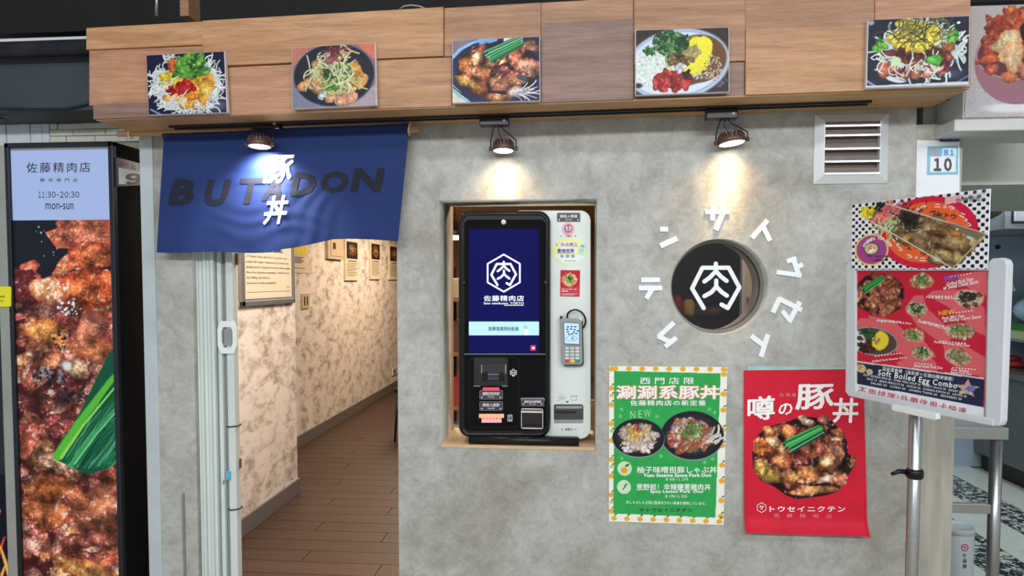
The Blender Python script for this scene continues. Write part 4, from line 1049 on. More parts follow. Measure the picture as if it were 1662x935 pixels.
    p.line([(62, 384), (98, 330), (150, 262), (172, 236)], 19, (88, 184, 62), 8); p.line([(68, 386), (106, 332), (165, 262)], 7, (140, 214, 88), 3); p.line([(86, 396), (120, 350), (165, 300)], 11, (60, 160, 84), 5); p.line([(90, 396), (124, 350), (165, 304)], 3, (130, 206, 140), 2); p.line([(76, 390), (112, 340), (160, 284)], 2.4, (24, 96, 50), 1.6)
    p.poly([(150, 180), (150, 212), (128, 254), (100, 308), (92, 300), (120, 240), (140, 190)], (110, 56, 44), alpha=.0)
    return p
pb_ = p_big(); pb_.grain(.08)
pb_.build('food_film', M_BACKLIT, lb, [(IX0, YB + .006, zmid), (IX1, YB + .006, zmid), (IX1, YB + .006, zlo), (IX0, YB + .006, zlo)])
ink = Ink()
ink.text('佐藤精肉店', (42.7, 263.5, 146.6, 280), .006, spacing=1.3, skew=-.01); ink.text('豚丼専門店', (65, 289.5, 125.7, 295.3), .01, spacing=2.2)
x_ = 62.5
for chh in '11:30-20:30':
    w_ = {':': 1.5, '-': 4.2}.get(chh, 6.0 if chh != '1' else 4.2)
    if chh == ':': ink.ell(x_ + .75, 314.4, .85, n=10); ink.ell(x_ + .75, 320, .85, n=10)
    elif chh == '-': ink.rect(x_, 315.8, x_ + w_, 317)
    else: ink.text(chr(ord(chh) + 0xFEE0), (x_, 310.8, x_ + w_, 321), .012)
    x_ += w_ + 1.45; ink.text('mon-sun', (73.8, 330, 119.3, 340), .002)
ink.build('lettering', mat('slate_ink', S(36, 44, 62), 0.5), lb, PY(YB + .005))
# small number plate on the dark flank behind the light box
np_ = thing('number_plate', 'black framed stall number nine plate on the flank of the light box', 'plate', (LX1, .08, W(205, 300, .09).z))
MB().prism([WX(x, y, LX1 + .004) for x, y in ((188.8, 255), (250, 271.5), (250, 299), (189.5, 303))], (-.004, 0, 0)).build('plate', mat('plate_frame', S(52, 56, 54), 0.4), np_)
MB().prism([WX(x, y, LX1 + .005) for x, y in ((193, 272), (249, 283), (249, 297), (193.5, 299))], (-.001, 0, 0)).build('white_field', M_PAPER, np_)
ink = Ink(); ink.text('９', (203, 281, 232, 299.5), .05); ink.build('number', M_INKK, np_, PX(LX1 + .0056))
ink = Ink(); ink.text('Ｂ１', (216, 267, 232, 279), .02, skew=.12); ink.build('floor_number', mat('pale_blue_ink', S(196, 214, 230), 0.5), np_, PX(LX1 + .0056))
ink = Ink(); ink.ring(201, 266.5, 1.2, 2.6, 16); ink.ring(206, 267, 1.2, 2.6, 16); ink.build('flower_mark', mat('pink_ink', S(196, 110, 116), 0.5), np_, PX(LX1 + .0056))
# pale post and next advertising panel at the far left
o = MB().box(W(-1, 455, .0).x, W(14.6, 455, .0).x, -0.004, 0.08, -0.12, W(5, 236).z).build('metal_post', mat('dull_grey_post', S(150, 152, 146), 0.5, vary=0.1, scale=6), bevel=.002); tag(o, 'pale grey metal post at the left of the light box', 'post')
fp = thing('flame_panel', 'dark advertising panel with orange flames cut off at the left edge', 'panel', (W(-60, 600).x, .03, -.12))
X0_, X1_ = W(-140, 600).x, W(-2, 455).x
MB().box(X0_, X1_, .0, .04, -0.12, W(0, 250).z).build('board', mat('deep_navy_film', S(16, 20, 34), 0.2, vary=.3), fp)
p = Paint(0, 0, 140, 250, 90, (20, 22, 36), 5)
for i in range(26):
    x = p.r.rand() * 150; h = 60 + 160 * p.r.rand(); c = [(206, 70, 40), (230, 130, 50), (240, 180, 90), (150, 40, 36)][p.r.randint(4)]
    p.line([(x, 260), (x + p.r.randn() * 14, 260 - h * .5), (x + p.r.randn() * 22, 260 - h)], 30, c, 3)
za, zb_ = W(0, 770).z, -0.11
p.build('flame_print', m_print('backlit_film'), fp, [(X0_, -.001, za), (X1_, -.001, za), (X1_, -.001, zb_), (X0_, -.001, zb_)])
ys = thing('yellow_sticker', 'bright yellow notice sticker at the left picture edge', 'sticker', W(5, 498, -.012))
MB().pxprism(rrect(-30, 465, 17.5, 498, 2.5, 4), -.010, -.006).build('sheet', mat('yellow_vinyl', S(236, 226, 30), 0.4, vary=.03), ys)
ink = Ink(); ink.text('Ready', (-6, 479, 8, 484), .01); ink.text('on', (-3, 487, 5, 490)); ink.build('lettering', M_INKK, ys, PY(-.0105))
# ================================================================== FOLDING DOOR (stacked at the left jamb)
M_PVC = mat('pale_pvc', S(200, 210, 208), 0.45, vary=0.03, scale=5)
M_PVC2 = mat('grey_pvc_hinge', S(150, 154, 150), 0.5, vary=0.05)
fd = thing('folding_door', 'pale plastic accordion door folded up at the left of the doorway', 'door', (W(345, 900, .08).x, .08, 0.0))
ZD1 = Z_DOOR - .02
leaves_ = [(317, 324.5, .02), (324.5, 331, .026), (331, 337, .02), (337, 343, .027), (343, 349, .022), (352, 361, .05), (363.5, 369, .07)]
for i, (a, b, y) in enumerate(leaves_):
    xa, xb = max(W(a, 600, y).x, DX0 + .0015), W(b, 600, y).x
    MB().prism([(xa, y, .012), ((xa + xb) / 2, y - .006, .012), (xb, y, .012), (xb + .002, y + (.05 if i < 5 else .012), .012), (xa + .002, y + (.05 if i < 5 else .012), .012)], (0, 0, ZD1 - .012)).build('door_slat', M_PVC if i != 6 else M_PVC2, fd, bevel=.001)
    if i < 6:
        xh = xb; MB().box(xh - .002, xh + .003, y + .01, y + .02, .012, ZD1).build('hinge_strip', M_PVC2, fd)
# leading post with handle, slightly ajar
xa, xb = W(371, 600, .06).x, W(383, 600, .06).x
ld = MB().box(xa, xb, .045, .085, .012, ZD1).build('lead_post', M_PVC, fd, bevel=.004)
hz0, hz1 = W(370, 574, .04).z, W(370, 521, .04).z
hx0, hx1 = W(354, 548, .04).x, W(385, 548, .04).x
for y0, y1 in ((.034, .045),):
    o_ = [(hx0, y0, hz0 + .03), (hx0 + .012, y0, hz0), (hx1 - .012, y0, hz0), (hx1, y0, hz0 + .03), (hx1, y0, hz1 - .03), (hx1 - .012, y0, hz1), (hx0 + .012, y0, hz1), (hx0, y0, hz1 - .03)]
    cx_, cz_ = (hx0 + hx1) / 2, (hz0 + hz1) / 2
    i_ = [(cx_ + (x - cx_) * .58, y, cz_ + (z - cz_) * .62) for x, y, z in o_]
    mb = MB(); n = 8; vs = o_ + i_ + [(x, y1, z) for x, y, z in o_] + [(x, y1, z) for x, y, z in i_]
    fs = []
    for k in range(n):
        j = (k + 1) % n; fs += [(k, j, n + j, n + k), (2 * n + k, 3 * n + k, 3 * n + j, 2 * n + j), (k, 2 * n + k, 2 * n + j, j), (n + k, n + j, 3 * n + j, 3 * n + k)]
    mb.add(vs, fs).build('handle', mat('white_handle', S(226, 232, 228), 0.35, vary=.02), ld, bevel=.001)
    MB().box(cx_ - .016, cx_ + .016, y1 - .003, y1, hz0 + .03, hz1 - .03).build('latch_plate', M_GRAYPL, ld)
for py in (691, 825):
    c = Vector(((xa + xb) / 2, .065, W(375, py, .06).z)); r_ = (xb - xa) / 2 + .004
    pts = [c + Vector((r_ * 1.25 * math.cos(a), .026 * math.sin(a), .002 * math.cos(a))) for a in [2 * math.pi * k / 24 for k in range(25)]]
    MB().tube(pts, .0026, 8, caps=False).build('black_tie', M_BLACK, ld)
    MB().tube([pts[0], pts[0] + Vector((.010, -.008, .002))], .0022, 6).build('tie_tail', M_BLACK, ld)
MB().box(xa - .006, xa + .010, .036, .046, W(370, 779, .04).z, W(370, 765, .04).z).build('blue_clip', mat('cyan_plastic', S(90, 176, 206), 0.4), ld)
MB().tube([(xa + .004, .036, W(370, 776, .04).z), (xa - .012, .030, W(370, 779, .03).z), (xa - .014, .03, W(370, 786, .03).z)], .003, 8).build('hook', M_GRAYPL, ld)
MB().box(xb + .001, xb + .008, .07, .082, W(380, 430, .07).z, W(380, 411, .07).z).build('rusty_hinge', mat('rusty_brown', S(120, 80, 52), 0.7), ld)
MB().box(xb + .0, xb + .006, .07, .082, W(380, 760, .07).z, W(380, 745, .07).z).build('rusty_hinge', MATS['rusty_brown'], ld)

# ================================================================== CORRIDOR: THINGS ON THE WALLS
M_WARMP = mat('cream_poster_paper', S(226, 214, 186), 0.5, vary=.03)
M_WARMINK = mat('brown_black_ink', S(66, 52, 42), 0.6)
ib = thing('information_board', 'silver framed notice board of printed text inside the doorway', 'notice board', WX(430, 494, XA))
YI0, YI1 = WX(386, 450, XA).y, WX(473, 450, XA).y
ZI0, ZI1 = WX(430, 495, XA).z, WX(430, 495, XA).z + .78
fw = .042
def xboard(parent, X, y0, y1, z0, z1, th, m, name, bevel=.0):
    return MB().box(X, X + th, y0, y1, z0, z1).build(name, m, parent, bevel=bevel)
xboard(ib, XA, YI0, YI1, ZI0, ZI1, .012, M_ALU, 'back_panel')
for (a, b, c, d) in ((YI0, YI0 + fw, ZI0, ZI1), (YI1 - fw * .6, YI1, ZI0, ZI1), (YI0, YI1, ZI0, ZI0 + fw * .8), (YI0, YI1, ZI1 - fw * .8, ZI1)):
    xboard(ib, XA + .006, a, b, c, d, .018, M_ALU, 'frame_bar', .005)
xboard(ib, XA + .012, YI0 + fw + .01, YI1 - fw * .6 - .01, ZI0 + fw, ZI1 - fw, .003, M_WARMP, 'sheet')
def plane_txt(X, y0, y1, z0, z1):
    """unit page -> wall plane x = X (page u runs into the corridor, v down)"""
    return lambda u, v: Vector((X, y0 + (y1 - y0) * u, z1 + (z0 - z1) * v))
pg = plane_txt(XA + .0155, YI0 + fw + .03, YI1 - fw * .6 - .03, ZI0 + fw + .02, ZI1 - fw - .02)
ink = Ink(); rr_ = random.Random(5)
for i in range(11):                               # the dense printed characters, too small to read
    v = .06 + i * .052; u = 0.0; end = (1, .98, 1, .96, 1, 1, .98, 1, .8, .55, .82)[i]
    while u < end - .03:
        if rr_.random() > .06:
            for k in range(2): ink.rect(u, v + k * .014, u + .030, v + .009 + k * .014)
            ink.rect(u + .006, v, u + .011, v + .028); ink.rect(u + .02, v, u + .025, v + .028)
        u += .041
for i, t in enumerate(['A "Donburi" (often called "Don" for short) is a very', 'popular dish in Japan. A literal bowl can (donburi) dish,', 'typically served in a large bowl of rice with various toppings.', 'Here at Sato Seinikuten, we specialise in Grilled Pork Don,', 'rich, fulfilling, and delicious.', 'Guaranteed to satisfy your appetite!!']):
    ink.text(t, (0, .645 + i * .047, (.92, .96, 1, .98, .5, .64)[i], .67 + i * .047), .012)
ink.text('SATO', (.9, .925, .98, .94), .01); ink.rect(0, .97, .98, .974)
ink.build('lettering', M_WARMINK, ib, pg)

# second notice just past the board, with a yellow note
nt_ = thing('wall_notice', 'cream notice sheet with yellow note past the board edge', 'notice', WX(485, 440, XB_))
ya, yb = WX(484, 420, XB_).y, WX(500, 420, XB_).y
za, zb = WX(490, 443, XB_).z, WX(490, 390, XB_).z
xboard(nt_, XB_, ya - .35, yb, za, zb + .2, .004, M_WARMP, 'sheet')
xboard(nt_, XB_ + .004, ya - .35, yb - .03, WX(490, 415, XB_).z, zb + .1, .003, mat('yellow_note', S(236, 214, 40), 0.5), 'yellow_note')
ink = Ink(); pgn = plane_txt(XB_ + .0048, ya - .3, yb - .04, za, zb)
for i in range(4): ink.rect(.25, .52 + i * .05, .85 - .1 * (i % 2), .55 + i * .05)
ink.rect(.3, .85, .9, .868); ink.build('print_block', M_WARMINK, nt_, pgn)

bp = thing('breaker_box', 'small beige metal panel box high on the corridor wall', 'panel box', WX(540, 421, XB_))
ya, yb = WX(528, 400, XB_).y, WX(553, 400, XB_).y; za, zb = WX(540, 421, XB_).z, WX(540, 371, XB_).z
MB().box(XB_, XB_ + .03, ya, yb, za, zb).build('box', mat('beige_enamel', S(206, 190, 156), 0.4, vary=.03), bp, bevel=.004)
dr = MB().box(XB_ + .03, XB_ + .036, ya + .06, yb - .04, za + .03, zb - .03).build('box_door', MATS['beige_enamel'], bp, bevel=.003)
MB().box(XB_ + .036, XB_ + .042, ya + .12, ya + .18, WX(536, 404, XB_).z, WX(536, 394, XB_).z).build('door_lock', M_BLACK, dr)
for dy in (.05, .0):
    pass
vs_ = thing('wall_vent_plate', 'small slotted vent plate on the corridor wall', 'vent', WX(494, 500, XB_))
ya, yb = WX(488.5, 490, XB_).y, WX(500.5, 490, XB_).y; za, zb = WX(494, 501, XB_).z, WX(494, 476, XB_).z
MB().box(XB_, XB_ + .012, ya, yb, za, zb).build('plate', MATS['beige_enamel'], vs_, bevel=.003)
for u in (.25, .62):
    MB().box(XB_ + .0121, XB_ + .013, ya + (yb - ya) * u, ya + (yb - ya) * (u + .14), za + .03, zb - .03).build('slot', M_BLACK, vs_)
os_ = thing('outlet_plate', 'small white outlet low on the corridor wall', 'outlet', WX(641, 609, XB_))
MB().box(XB_, XB_ + .012, WX(636, 600, XB_).y, WX(645, 600, XB_).y, WX(640, 608, XB_).z, WX(640, 596, XB_).z).build('plate', M_WHITE, os_, bevel=.003)
MB().box(XB_ + .012, XB_ + .014, WX(638, 600, XB_).y, WX(640, 600, XB_).y, WX(640, 605, XB_).z, WX(640, 600, XB_).z).build('socket', M_BLACK, os_)

M_PR2 = m_print('matt_menu_print', rough=.5)
for i, (x0, x1, yt, yb_, lab) in enumerate(((558, 579, 388, 455.5, 'nearest narrow menu panel with dish photo on the corridor wall'), (599, 615, 392, 453.5, 'second narrow menu panel with dish photo on the corridor wall'), (629.5, 646, 397, 454, 'farthest narrow menu panel partly hidden by the concrete wall'))):
    t = thing('wall_menu', lab, 'menu panel', WX((x0 + x1) / 2, yb_, XB_), 'menu panels along the corridor')
    ya, yb = WX(x0, 430, XB_).y, WX(x1, 430, XB_).y; za, zb = WX(x0, yb_, XB_).z, WX(x0, yt, XB_).z
    MB().box(XB_, XB_ + .02, ya, yb, za, zb).build('panel', M_WARMP, t, bevel=.003)
    p = Paint(0, 0, 100, 90, 44, (40, 30, 30), 20 + i, asp=.95)
    p.ell(50, 45, 40, 38, (70, 46, 40)); p.field(50, 46, 30, 26, 24, 14, [(170, 100, 60), (196, 140, 80), (140, 60, 50), (120, 130, 60)], (60, 26, 22)); p.dots(50, 40, 16, 12, 12, 5, [(90, 140, 60), (200, 190, 120)])
    zc = zb - (zb - za) * .46; e = (yb - ya) * .08
    p.build('dish_photo', M_PR2, t, [(XB_ + .0212, ya + e, zb - .02), (XB_ + .0212, yb - e, zb - .02), (XB_ + .0212, yb - e, zc), (XB_ + .0212, ya + e, zc)])
    ink = Ink(); pgm = plane_txt(XB_ + .0212, ya + e, yb - e, za + .03, zc - .02)
    ink.rect(.1, .0, .9, .055)
    for k in range(9): ink.rect(.0, .14 + k * .09, 1 - .12 * (k % 3), .165 + k * .09)
    ink.build('print_lines', M_WARMINK, t, pgm)

# chair whose leg shows behind the concrete wall
chp = WZ(641, 716, 0.0)
ch = thing('dining_chair', 'black chair in the corridor, one leg showing past the wall', 'chair', (chp.x + .2, chp.y + .2, 0))
cx0, cy0 = chp.x, chp.y
for dx in (0, .40):
    for dy in (0, .38):
        MB().tube([(cx0 + dx + (.03 if dx == 0 else -.03), cy0 + dy, .44), (cx0 + dx, cy0 + dy, 0.0)], [.014, .010], 10).build('leg', M_BLACK, ch)
MB().box(cx0 - .005, cx0 + .405, cy0 - .01, cy0 + .39, .44, .475).build('seat', M_BLKPL, ch, bevel=.012)
for dx in (.03, .37):
    MB().tube([(cx0 + dx, cy0 + .38, .47), (cx0 + dx, cy0 + .44, .84)], .012, 10).build('back_post', M_BLACK, ch)
MB().box(cx0 + .02, cx0 + .38, cy0 + .405, cy0 + .435, .62, .82).build('backrest', M_BLKPL, ch, bevel=.01)

# pendant lamp in the eating room, seen left of the kiosk
lpz = W(738.5, 383, 3.0)
pl = thing('pendant_lamp', 'small glowing lamp inside the shop left of the kiosk', 'lamp', lpz)
MB().lathe(lpz, [(.02, .075), (.05, .05), (.078, .0), (.074, .0), (.0745, .004)], (0, 0, 1), 24).build('lamp_shade', M_BLACK, pl)
MB().lathe(lpz, [(.05, -.03), (.072, -.016), (.075, .002)], (0, 0, 1), 24).build('bulb', mat('warm_bulb', S(255, 244, 220), .4, emit=(1, .86, .62, 1), es=6.0), pl)
MB().tube([lpz + Vector((0, 0, .07)), (lpz.x, lpz.y, 2.30)], .004, 8).build('cord', M_BLACK, pl)
# dark shelf unit with cartons behind the kiosk
sh = thing('storage_shelf', 'dark shelf with cartons inside the shop behind the kiosk', 'shelf', (W(735, 600, 1.0).x, 1.0, 0))
sx0, sx1 = W(722, 600, 1.0).x, W(770, 600, 1.0).x
for z in (.5, .78, 1.06, 1.34): MB().box(sx0, sx1, 1.0, 1.25, z, z + .02).build('shelf_board', M_BRN, sh)
for x in (sx0, sx1 - .02): MB().box(x, x + .02, 1.0, 1.25, 0, 1.52).build('upright', M_BLACK, sh)
for (z, h, c, nm) in ((1.36, .10, (206, 190, 160), 'tan'), (1.08, .16, (110, 70, 56), 'brown'), (.8, .15, (196, 60, 50), 'red'), (.52, .18, (206, 206, 200), 'white')):
    o = MB().box(sx0 + .02, sx0 + .11, 1.02, 1.2, z, z + h).build('carton', mat('carton_' + nm, S(*c), .6), bevel=.003); tag(o, nm + ' carton on the dark shelf beside the kiosk', 'box', 'cartons on the inner shelf')

# ================================================================== ORDERING KIOSK
YK = 0.045
kz = NZ0 + .012
ks = thing('ordering_kiosk', 'black and white self ordering kiosk with blue touch screen in the niche', 'kiosk', (W(850, 720, YK).x, YK + .1, kz))
YW = YK + .018
# white cash unit behind / right of the black screen unit
zlow = lambda: None
MB().pxprism(rrect(838, 341.5, 958.6, 712.5, (6, 17, 17, 6), 8), YW, YW + .19).build('cash_unit', M_WHITE, ks, bevel=.002)
# black screen unit with a rolled edge
def rolled(x0, y0, x1, y1, r, Yf, Yb, depth):
    mb = MB(); rings = []
    for (ins, yy) in ((0, Yb), (0, Yf + depth), (1.5, Yf + depth * .35), (4.0, Yf), (7.0, Yf), (8.2, Yf + .004)):
        rings.append([W(x, y, YK) + Vector((0, yy - YK, 0)) for x, y in rrect(x0 + ins, y0 + ins, x1 - ins, y1 - ins, max(2, r - ins), 8)])
    n = len(rings[0]); vs = [p for g in rings for p in g]; fs = []
    for i in range(len(rings) - 1):
        for k in range(n): fs.append((i * n + k, i * n + (k + 1) % n, (i + 1) * n + (k + 1) % n, (i + 1) * n + k))
    mb.add(vs, fs, True); mb.add(rings[-1], [list(range(n))]); mb.add(rings[0], [list(range(n))])
    return mb
rolled(744.5, 342.5, 893.5, 709.5, 19, YK - .022, YK + .17, .022).build('screen_housing', M_BLKPL, ks)
MB().pxprism(rrect(753.5, 356.5, 885.5, 574.3, (9, 9, 0, 0), 6), YK - .0195, YK - .016).build('screen_glass', M_GLOSS, ks)
MB().pxprism(rrect(753.5, 575.3, 885.5, 698.5, (0, 0, 9, 9), 6), YK - .0195, YK - .016).build('lower_panel', M_GLOSS, ks)
MB().pxprism([(753.5, 574.3), (885.5, 574.3), (885.5, 575.3), (753.5, 575.3)], YK - .021, YK - .018).build('seam_strip', M_ALU, ks)
sc_ = MB().pxprism([(761, 371.5), (874.8, 371.5), (875, 573.3), (761, 573.3)], YK - .0202, YK - .0194).build('display', M_SCREEN, ks)
YS = YK - .0206
M_SWHITE = mat('screen_white', S(200, 206, 210), .2, emit=S(236, 244, 248), es=.75)
M_SCYAN = mat('screen_pale_blue', S(120, 150, 160), .2, emit=S(176, 222, 236), es=.85)
M_SDARK = mat('screen_dark_text', S(20, 30, 50), .2)
ink = Ink().poly([(761, 522), (874.9, 522), (874.9, 544.3), (761, 544.3)]); ink.build('banner', M_SCYAN, sc_, PY(YS))
LOGO = [[(355, 640), (262, 483), (345, 318), (555, 318), (640, 475), (547, 640), (497, 612)], [(452, 285), (452, 322)], [(452, 345), (405, 395), (360, 428)], [(452, 345), (498, 393), (538, 423)], [(455, 420), (455, 470), (415, 515), (360, 545)], [(455, 468), (498, 512), (540, 541)]]
def logo(ink, cx, cy, k, w):
    for st in LOGO: ink.stroke([(cx + (x - 452) * k, cy + (y - 470) * k) for x, y in st], w)
ink = Ink(); logo(ink, 817.6, 444.6, 40 / 378.0, 3.5)
hexa_ = lambda r: [(817.6 + r * math.sin(math.radians(60 * k)), 443.3 - r * math.cos(math.radians(60 * k))) for k in range(7)]
ink.stroke(hexa_(30.2), 2.6)
ink.text('佐藤精肉店', (785, 479.6, 850.3, 489), .01, spacing=1.12); ink.text('Sato seinikuten, TOKYO', (785, 490.4, 850.3, 494.6), .008); ink.rect(818, 495, 850, 496)
ink.build('screen_logo', M_SWHITE, sc_, PY(YS))
ink = Ink(); ink.text('點擊螢幕開始點餐', (793, 530.3, 842, 537.2), .008); ink.build('banner_text', M_SDARK, sc_, PY(YS - .0005))
ink = Ink(); ink.poly([(851.5, 532), (853, 530.5), (854.2, 532), (854.6, 536), (857.2, 537), (858, 540), (856.6, 544), (852.4, 544), (849.6, 540), (850.4, 538.6), (852, 539.6)]); ink.build('hand_icon', M_SWHITE, sc_, PY(YS - .0005))
ink = Ink(); ink.ring(852.8, 531.5, 1.6, 2.4, 14); ink.build('tap_ring', M_SDARK, sc_, PY(YS - .0006))
ink = Ink().poly(rrect(860.8, 560.3, 869.6, 569.3, 1.2, 3)); ink.build('corner_icon', mat('screen_crimson', S(150, 20, 50), .2, emit=S(214, 50, 84), es=.6), sc_, PY(YS))
ink = Ink().poly([(862.6, 564.8), (866, 562), (866, 567.6)]); ink.rect(865, 563.8, 868, 565.8); ink.build('corner_arrow', M_SWHITE, sc_, PY(YS - .0005))
# camera on top of bezel
cm = W(817.5, 361, YK - .021); MB().lathe(cm, [(.008, 0), (.010, .002), (.006, .003)], (0, -1, 0), 16).build('camera_eye', M_GRAYPL, ks)
for px in (752.5, 886):
    MB().lathe(W(px, 459, YK - .0215), [(.008, 0), (.008, .003), (.004, .006)], (0, -1, 0), 14).build('side_lock', M_BLACK, ks)
# note dispenser plate
nd = MB(); ring_prism(nd, rrect(761.5, 579.5, 842.5, 694.5, 8, 5), rrect(762.6, 580.6, 841.4, 693.4, 7, 5), YK - .0215, YK - .018)
nd = nd.build('cash_plate_edge', M_BLKPL, ks)
M_DARKHOLE = mat('dark_recess', S(10, 10, 11), .5, vary=.1)
MB().pxprism(rrect(769, 580.5, 824, 626, 3, 3), YK - .0212, YK - .018).build('note_recess', M_DARKHOLE, ks)
MB().pxprism([(781, 593), (821.5, 592), (821.5, 613), (781, 613)], YK - .024, YK - .019).build('note_mouth', mat('charcoal_plastic', S(38, 40, 44), .35), ks, bevel=.001)
for (x0, y0, x1, y1) in ((781, 592, 782.4, 606), (820, 591.5, 821.6, 606), (786, 607.2, 819, 608.2)):
    MB().pxprism([(x0, y0), (x1, y0), (x1, y1), (x0, y1)], YK - .025, YK - .023).build('chrome_edge', M_ALU, ks)
for x in (783, 810):
    MB().pxprism(rrect(x, 604, x + 8, 618, 2, 3), YK - .032, YK - .022).build('roller_guide', M_BLKPL, ks, bevel=.001)
MB().pxprism([(788, 612), (811, 612), (811, 617), (788, 617)], YK - .028, YK - .023).build('roller', mat('blue_grey_roller', S(50, 60, 74), .3), ks)
for (x0, x1) in ((768.5, 779.5), (815, 824)):
    MB().pxprism([(x0, 626.2), (x1, 626.2), (x1, 627.4), (x0, 627.4)], YK - .0216, YK - .019).build('chrome_edge', M_ALU, ks)
M_REDLED = mat('lit_red_bar', S(200, 60, 80), .4, emit=S(214, 60, 84), es=.55)
MB().pxprism(rrect(783.4, 629, 810.4, 634, 1, 2), YK - .023, YK - .019).build('red_indicator', M_REDLED, ks)
M_PLATE = mat('dark_label', S(52, 50, 60), .4); M_PLEDGE = mat('grey_label_edge', S(120, 120, 130), .4)
def label(x0, y0, x1, y1, zh, en, Y, arrows=True):
    pl_ = MB().pxprism(rrect(x0, y0, x1, y1, 1.6, 3), Y - .0008, Y).build('label_plate', M_PLATE, ks)
    i = Ink(); i.frame(x0, y0, x1, y1, .8, 1.6); i.build('label_edge', M_PLEDGE, pl_, PY(Y - .0011))
    i = Ink(); h = y1 - y0; w = x1 - x0
    i.text(zh, (x0 + w * .13, y0 + h * .2, x1 - w * .13, y0 + h * .56), .008); i.text(en, (x0 + w * .36, y0 + h * .66, x1 - w * .36, y0 + h * .82), .01)
    if arrows:
        for cx in (x0 + w * .1, x1 - w * .1): i.poly([(cx - 1.5, y1 - 4.2), (cx + 1.5, y1 - 4.2), (cx, y1 - 1.8)])
    i.build('label_text', M_INKW, pl_, PY(Y - .0012))
label(778.3, 633.4, 816, 648.2, '請取回找鈔', 'Change', YK - .0205)
label(778.3, 651.6, 816, 666.6, '請放入紙鈔', 'Insert Bill', YK - .0205)
MB().pxprism([(777.4, 672.2), (817.8, 672.2), (817.8, 678.4), (777.4, 678.4)], YK - .027, YK - .02).build('bill_slot_lip', mat('lit_amber_lip', S(226, 170, 130), .4, emit=S(236, 160, 110), es=.35), ks)
MB().pxprism([(781.6, 677.5), (814, 677.5), (814, 686), (781.6, 686)], YK - .024, YK - .02).build('bill_slot_glow', mat('lit_pink_slot', S(220, 150, 160), .4, emit=S(236, 150, 160), es=.5), ks)
for k in range(6):
    x = 783.6 + k * 5.4; MB().pxprism([(x, 677.8), (x + 3, 677.8), (x + 1.5, 681.4)], YK - .0255, YK - .0235).build('slot_tooth', M_REDLED, ks)
ink = Ink(); ink.frame(828, 601, 838.4, 608.6, .8, 1); ink.ring(831, 604.8, .9, 1.7, 10); ink.ring(835.4, 604.8, .9, 1.7, 10); ink.poly([(830.6, 609.3), (835.8, 609.3), (833.2, 611.6)]); ink.rect(831.4, 599, 835, 599.7)
ink.frame(824, 673.2, 831.4, 684, .8, 1); ink.ring(827.6, 676.3, .8, 1.5, 10); ink.ring(827.6, 681, .8, 1.5, 10)
ink.build('note_icons', M_INKW, ks, PY(YK - .0205))
# clear receipt box
M_CLR = m_glass('clear_acrylic', (.93, .93, .94, 1))
rbx = MB(); x0, x1 = W(847.5, 670, YK).x, W(882.5, 670, YK).x; za, zb = W(865, 691.5, YK).z, W(865, 659, YK).z
for b_ in ((x0, x1, YK - .052, YK - .0505, za, zb), (x0, x0 + .002, YK - .050, YK - .021, za, zb), (x1 - .002, x1, YK - .050, YK - .021, za, zb), (x0 + .0025, x1 - .0025, YK - .050, YK - .021, za, za + .002)): rbx.box(*b_)
rb_ = rbx.build('receipt_box', M_CLR, ks)
M_EDGE = mat('bright_acrylic_edge', S(206, 196, 190), .2)
for b_ in ((x0, x1, YK - .053, YK - .049, zb - .004, zb), (x0, x1, YK - .053, YK - .049, za, za + .004), (x0, x0 + .0025, YK - .053, YK - .05, za, zb), (x1 - .0025, x1, YK - .053, YK - .05, za, zb), (x0, x1, YK - .0525, YK - .051, zb - .016, zb - .009)):
    MB().box(*b_).build('box_edge', M_EDGE, rb_)
label(846, 647.5, 883, 659.5, '請取回收據明細', 'Receipt', YK - .030)
MB().pxprism([(845.4, 646.3), (882, 646), (884.4, 648.4), (884.4, 650), (845.4, 650)], YK - .029, YK - .018).build('receipt_hood', M_GRAYPL, ks)
# white unit fittings
label(903.8, 345.3, 941.8, 360.2, '請投入零錢', 'Insert Coin', YW - .0003)
cc = W(922.4, 371.3, YW)
MB().lathe(cc, [(.0225, 0), (.0225, .003), (.0165, .005), (.016, .001)], (0, -1, 0), 28).build('coin_ring', mat('pink_lit_ring', S(226, 150, 164), .4, emit=S(240, 130, 150), es=.4), ks)
MB().lathe(cc, [(.0155, .0005), (.0150, .006), (.010, .009)], (0, -1, 0), 24).build('coin_dome', M_STEEL2, ks)
MB().box(cc.x - .001, cc.x + .001, YW - .011, YW - .006, cc.z - .013, cc.z + .013).build('coin_slit', M_BLACK, ks)
for tx_, bx, xs_, y_ in (('入幣口', (916.5, 381.6, 928.5, 385.2), (911, 934), 382.4), ('退幣口', (917, 695, 930, 699), (912.5, 934.7), 696)):
    ink = Ink(); ink.text(tx_, bx, .005)
    for x in xs_: ink.poly([(x - 1.3, y_), (x + 1.3, y_), (x, y_ + 2.2)])
    ink.build('caption_print', M_INKK, ks, PY(YW - .0008))
Ink().poly([(918, 651.2), (923.6, 651.2), (920.8, 654.4)]).build('arrow_mark', M_INKK, ks, PY(YW - .0008))
ink = Ink(); ink.ring(909, 645.5, 2, 2.8, 14); ink.ring(914, 646, 2, 2.8, 14); ink.rect(907, 639.3, 913, 639.8); ink.frame(926.6, 643, 936.4, 650, .6, .8); ink.rect(925.4, 642.4, 937.6, 643.2); ink.rect(901.5, 650.3, 909, 650.7)
ink.build('coin_icons', M_GRAYPL, ks, PY(YW - .0008))
stk = MB().pxprism([(926 + 29.5 * math.cos(a) - (3 if math.cos(a) > 0 else 0), 407 + 21 * math.sin(a) + (3 if math.sin(a) > 0 and math.cos(a) < 0 else 0)) for a in [2 * math.pi * k / 40 for k in range(40)]], YW - .0008, YW).build('round_sticker', mat('pale_yellow_sticker', S(226, 226, 150), .4, vary=.06, scale=40), ks)
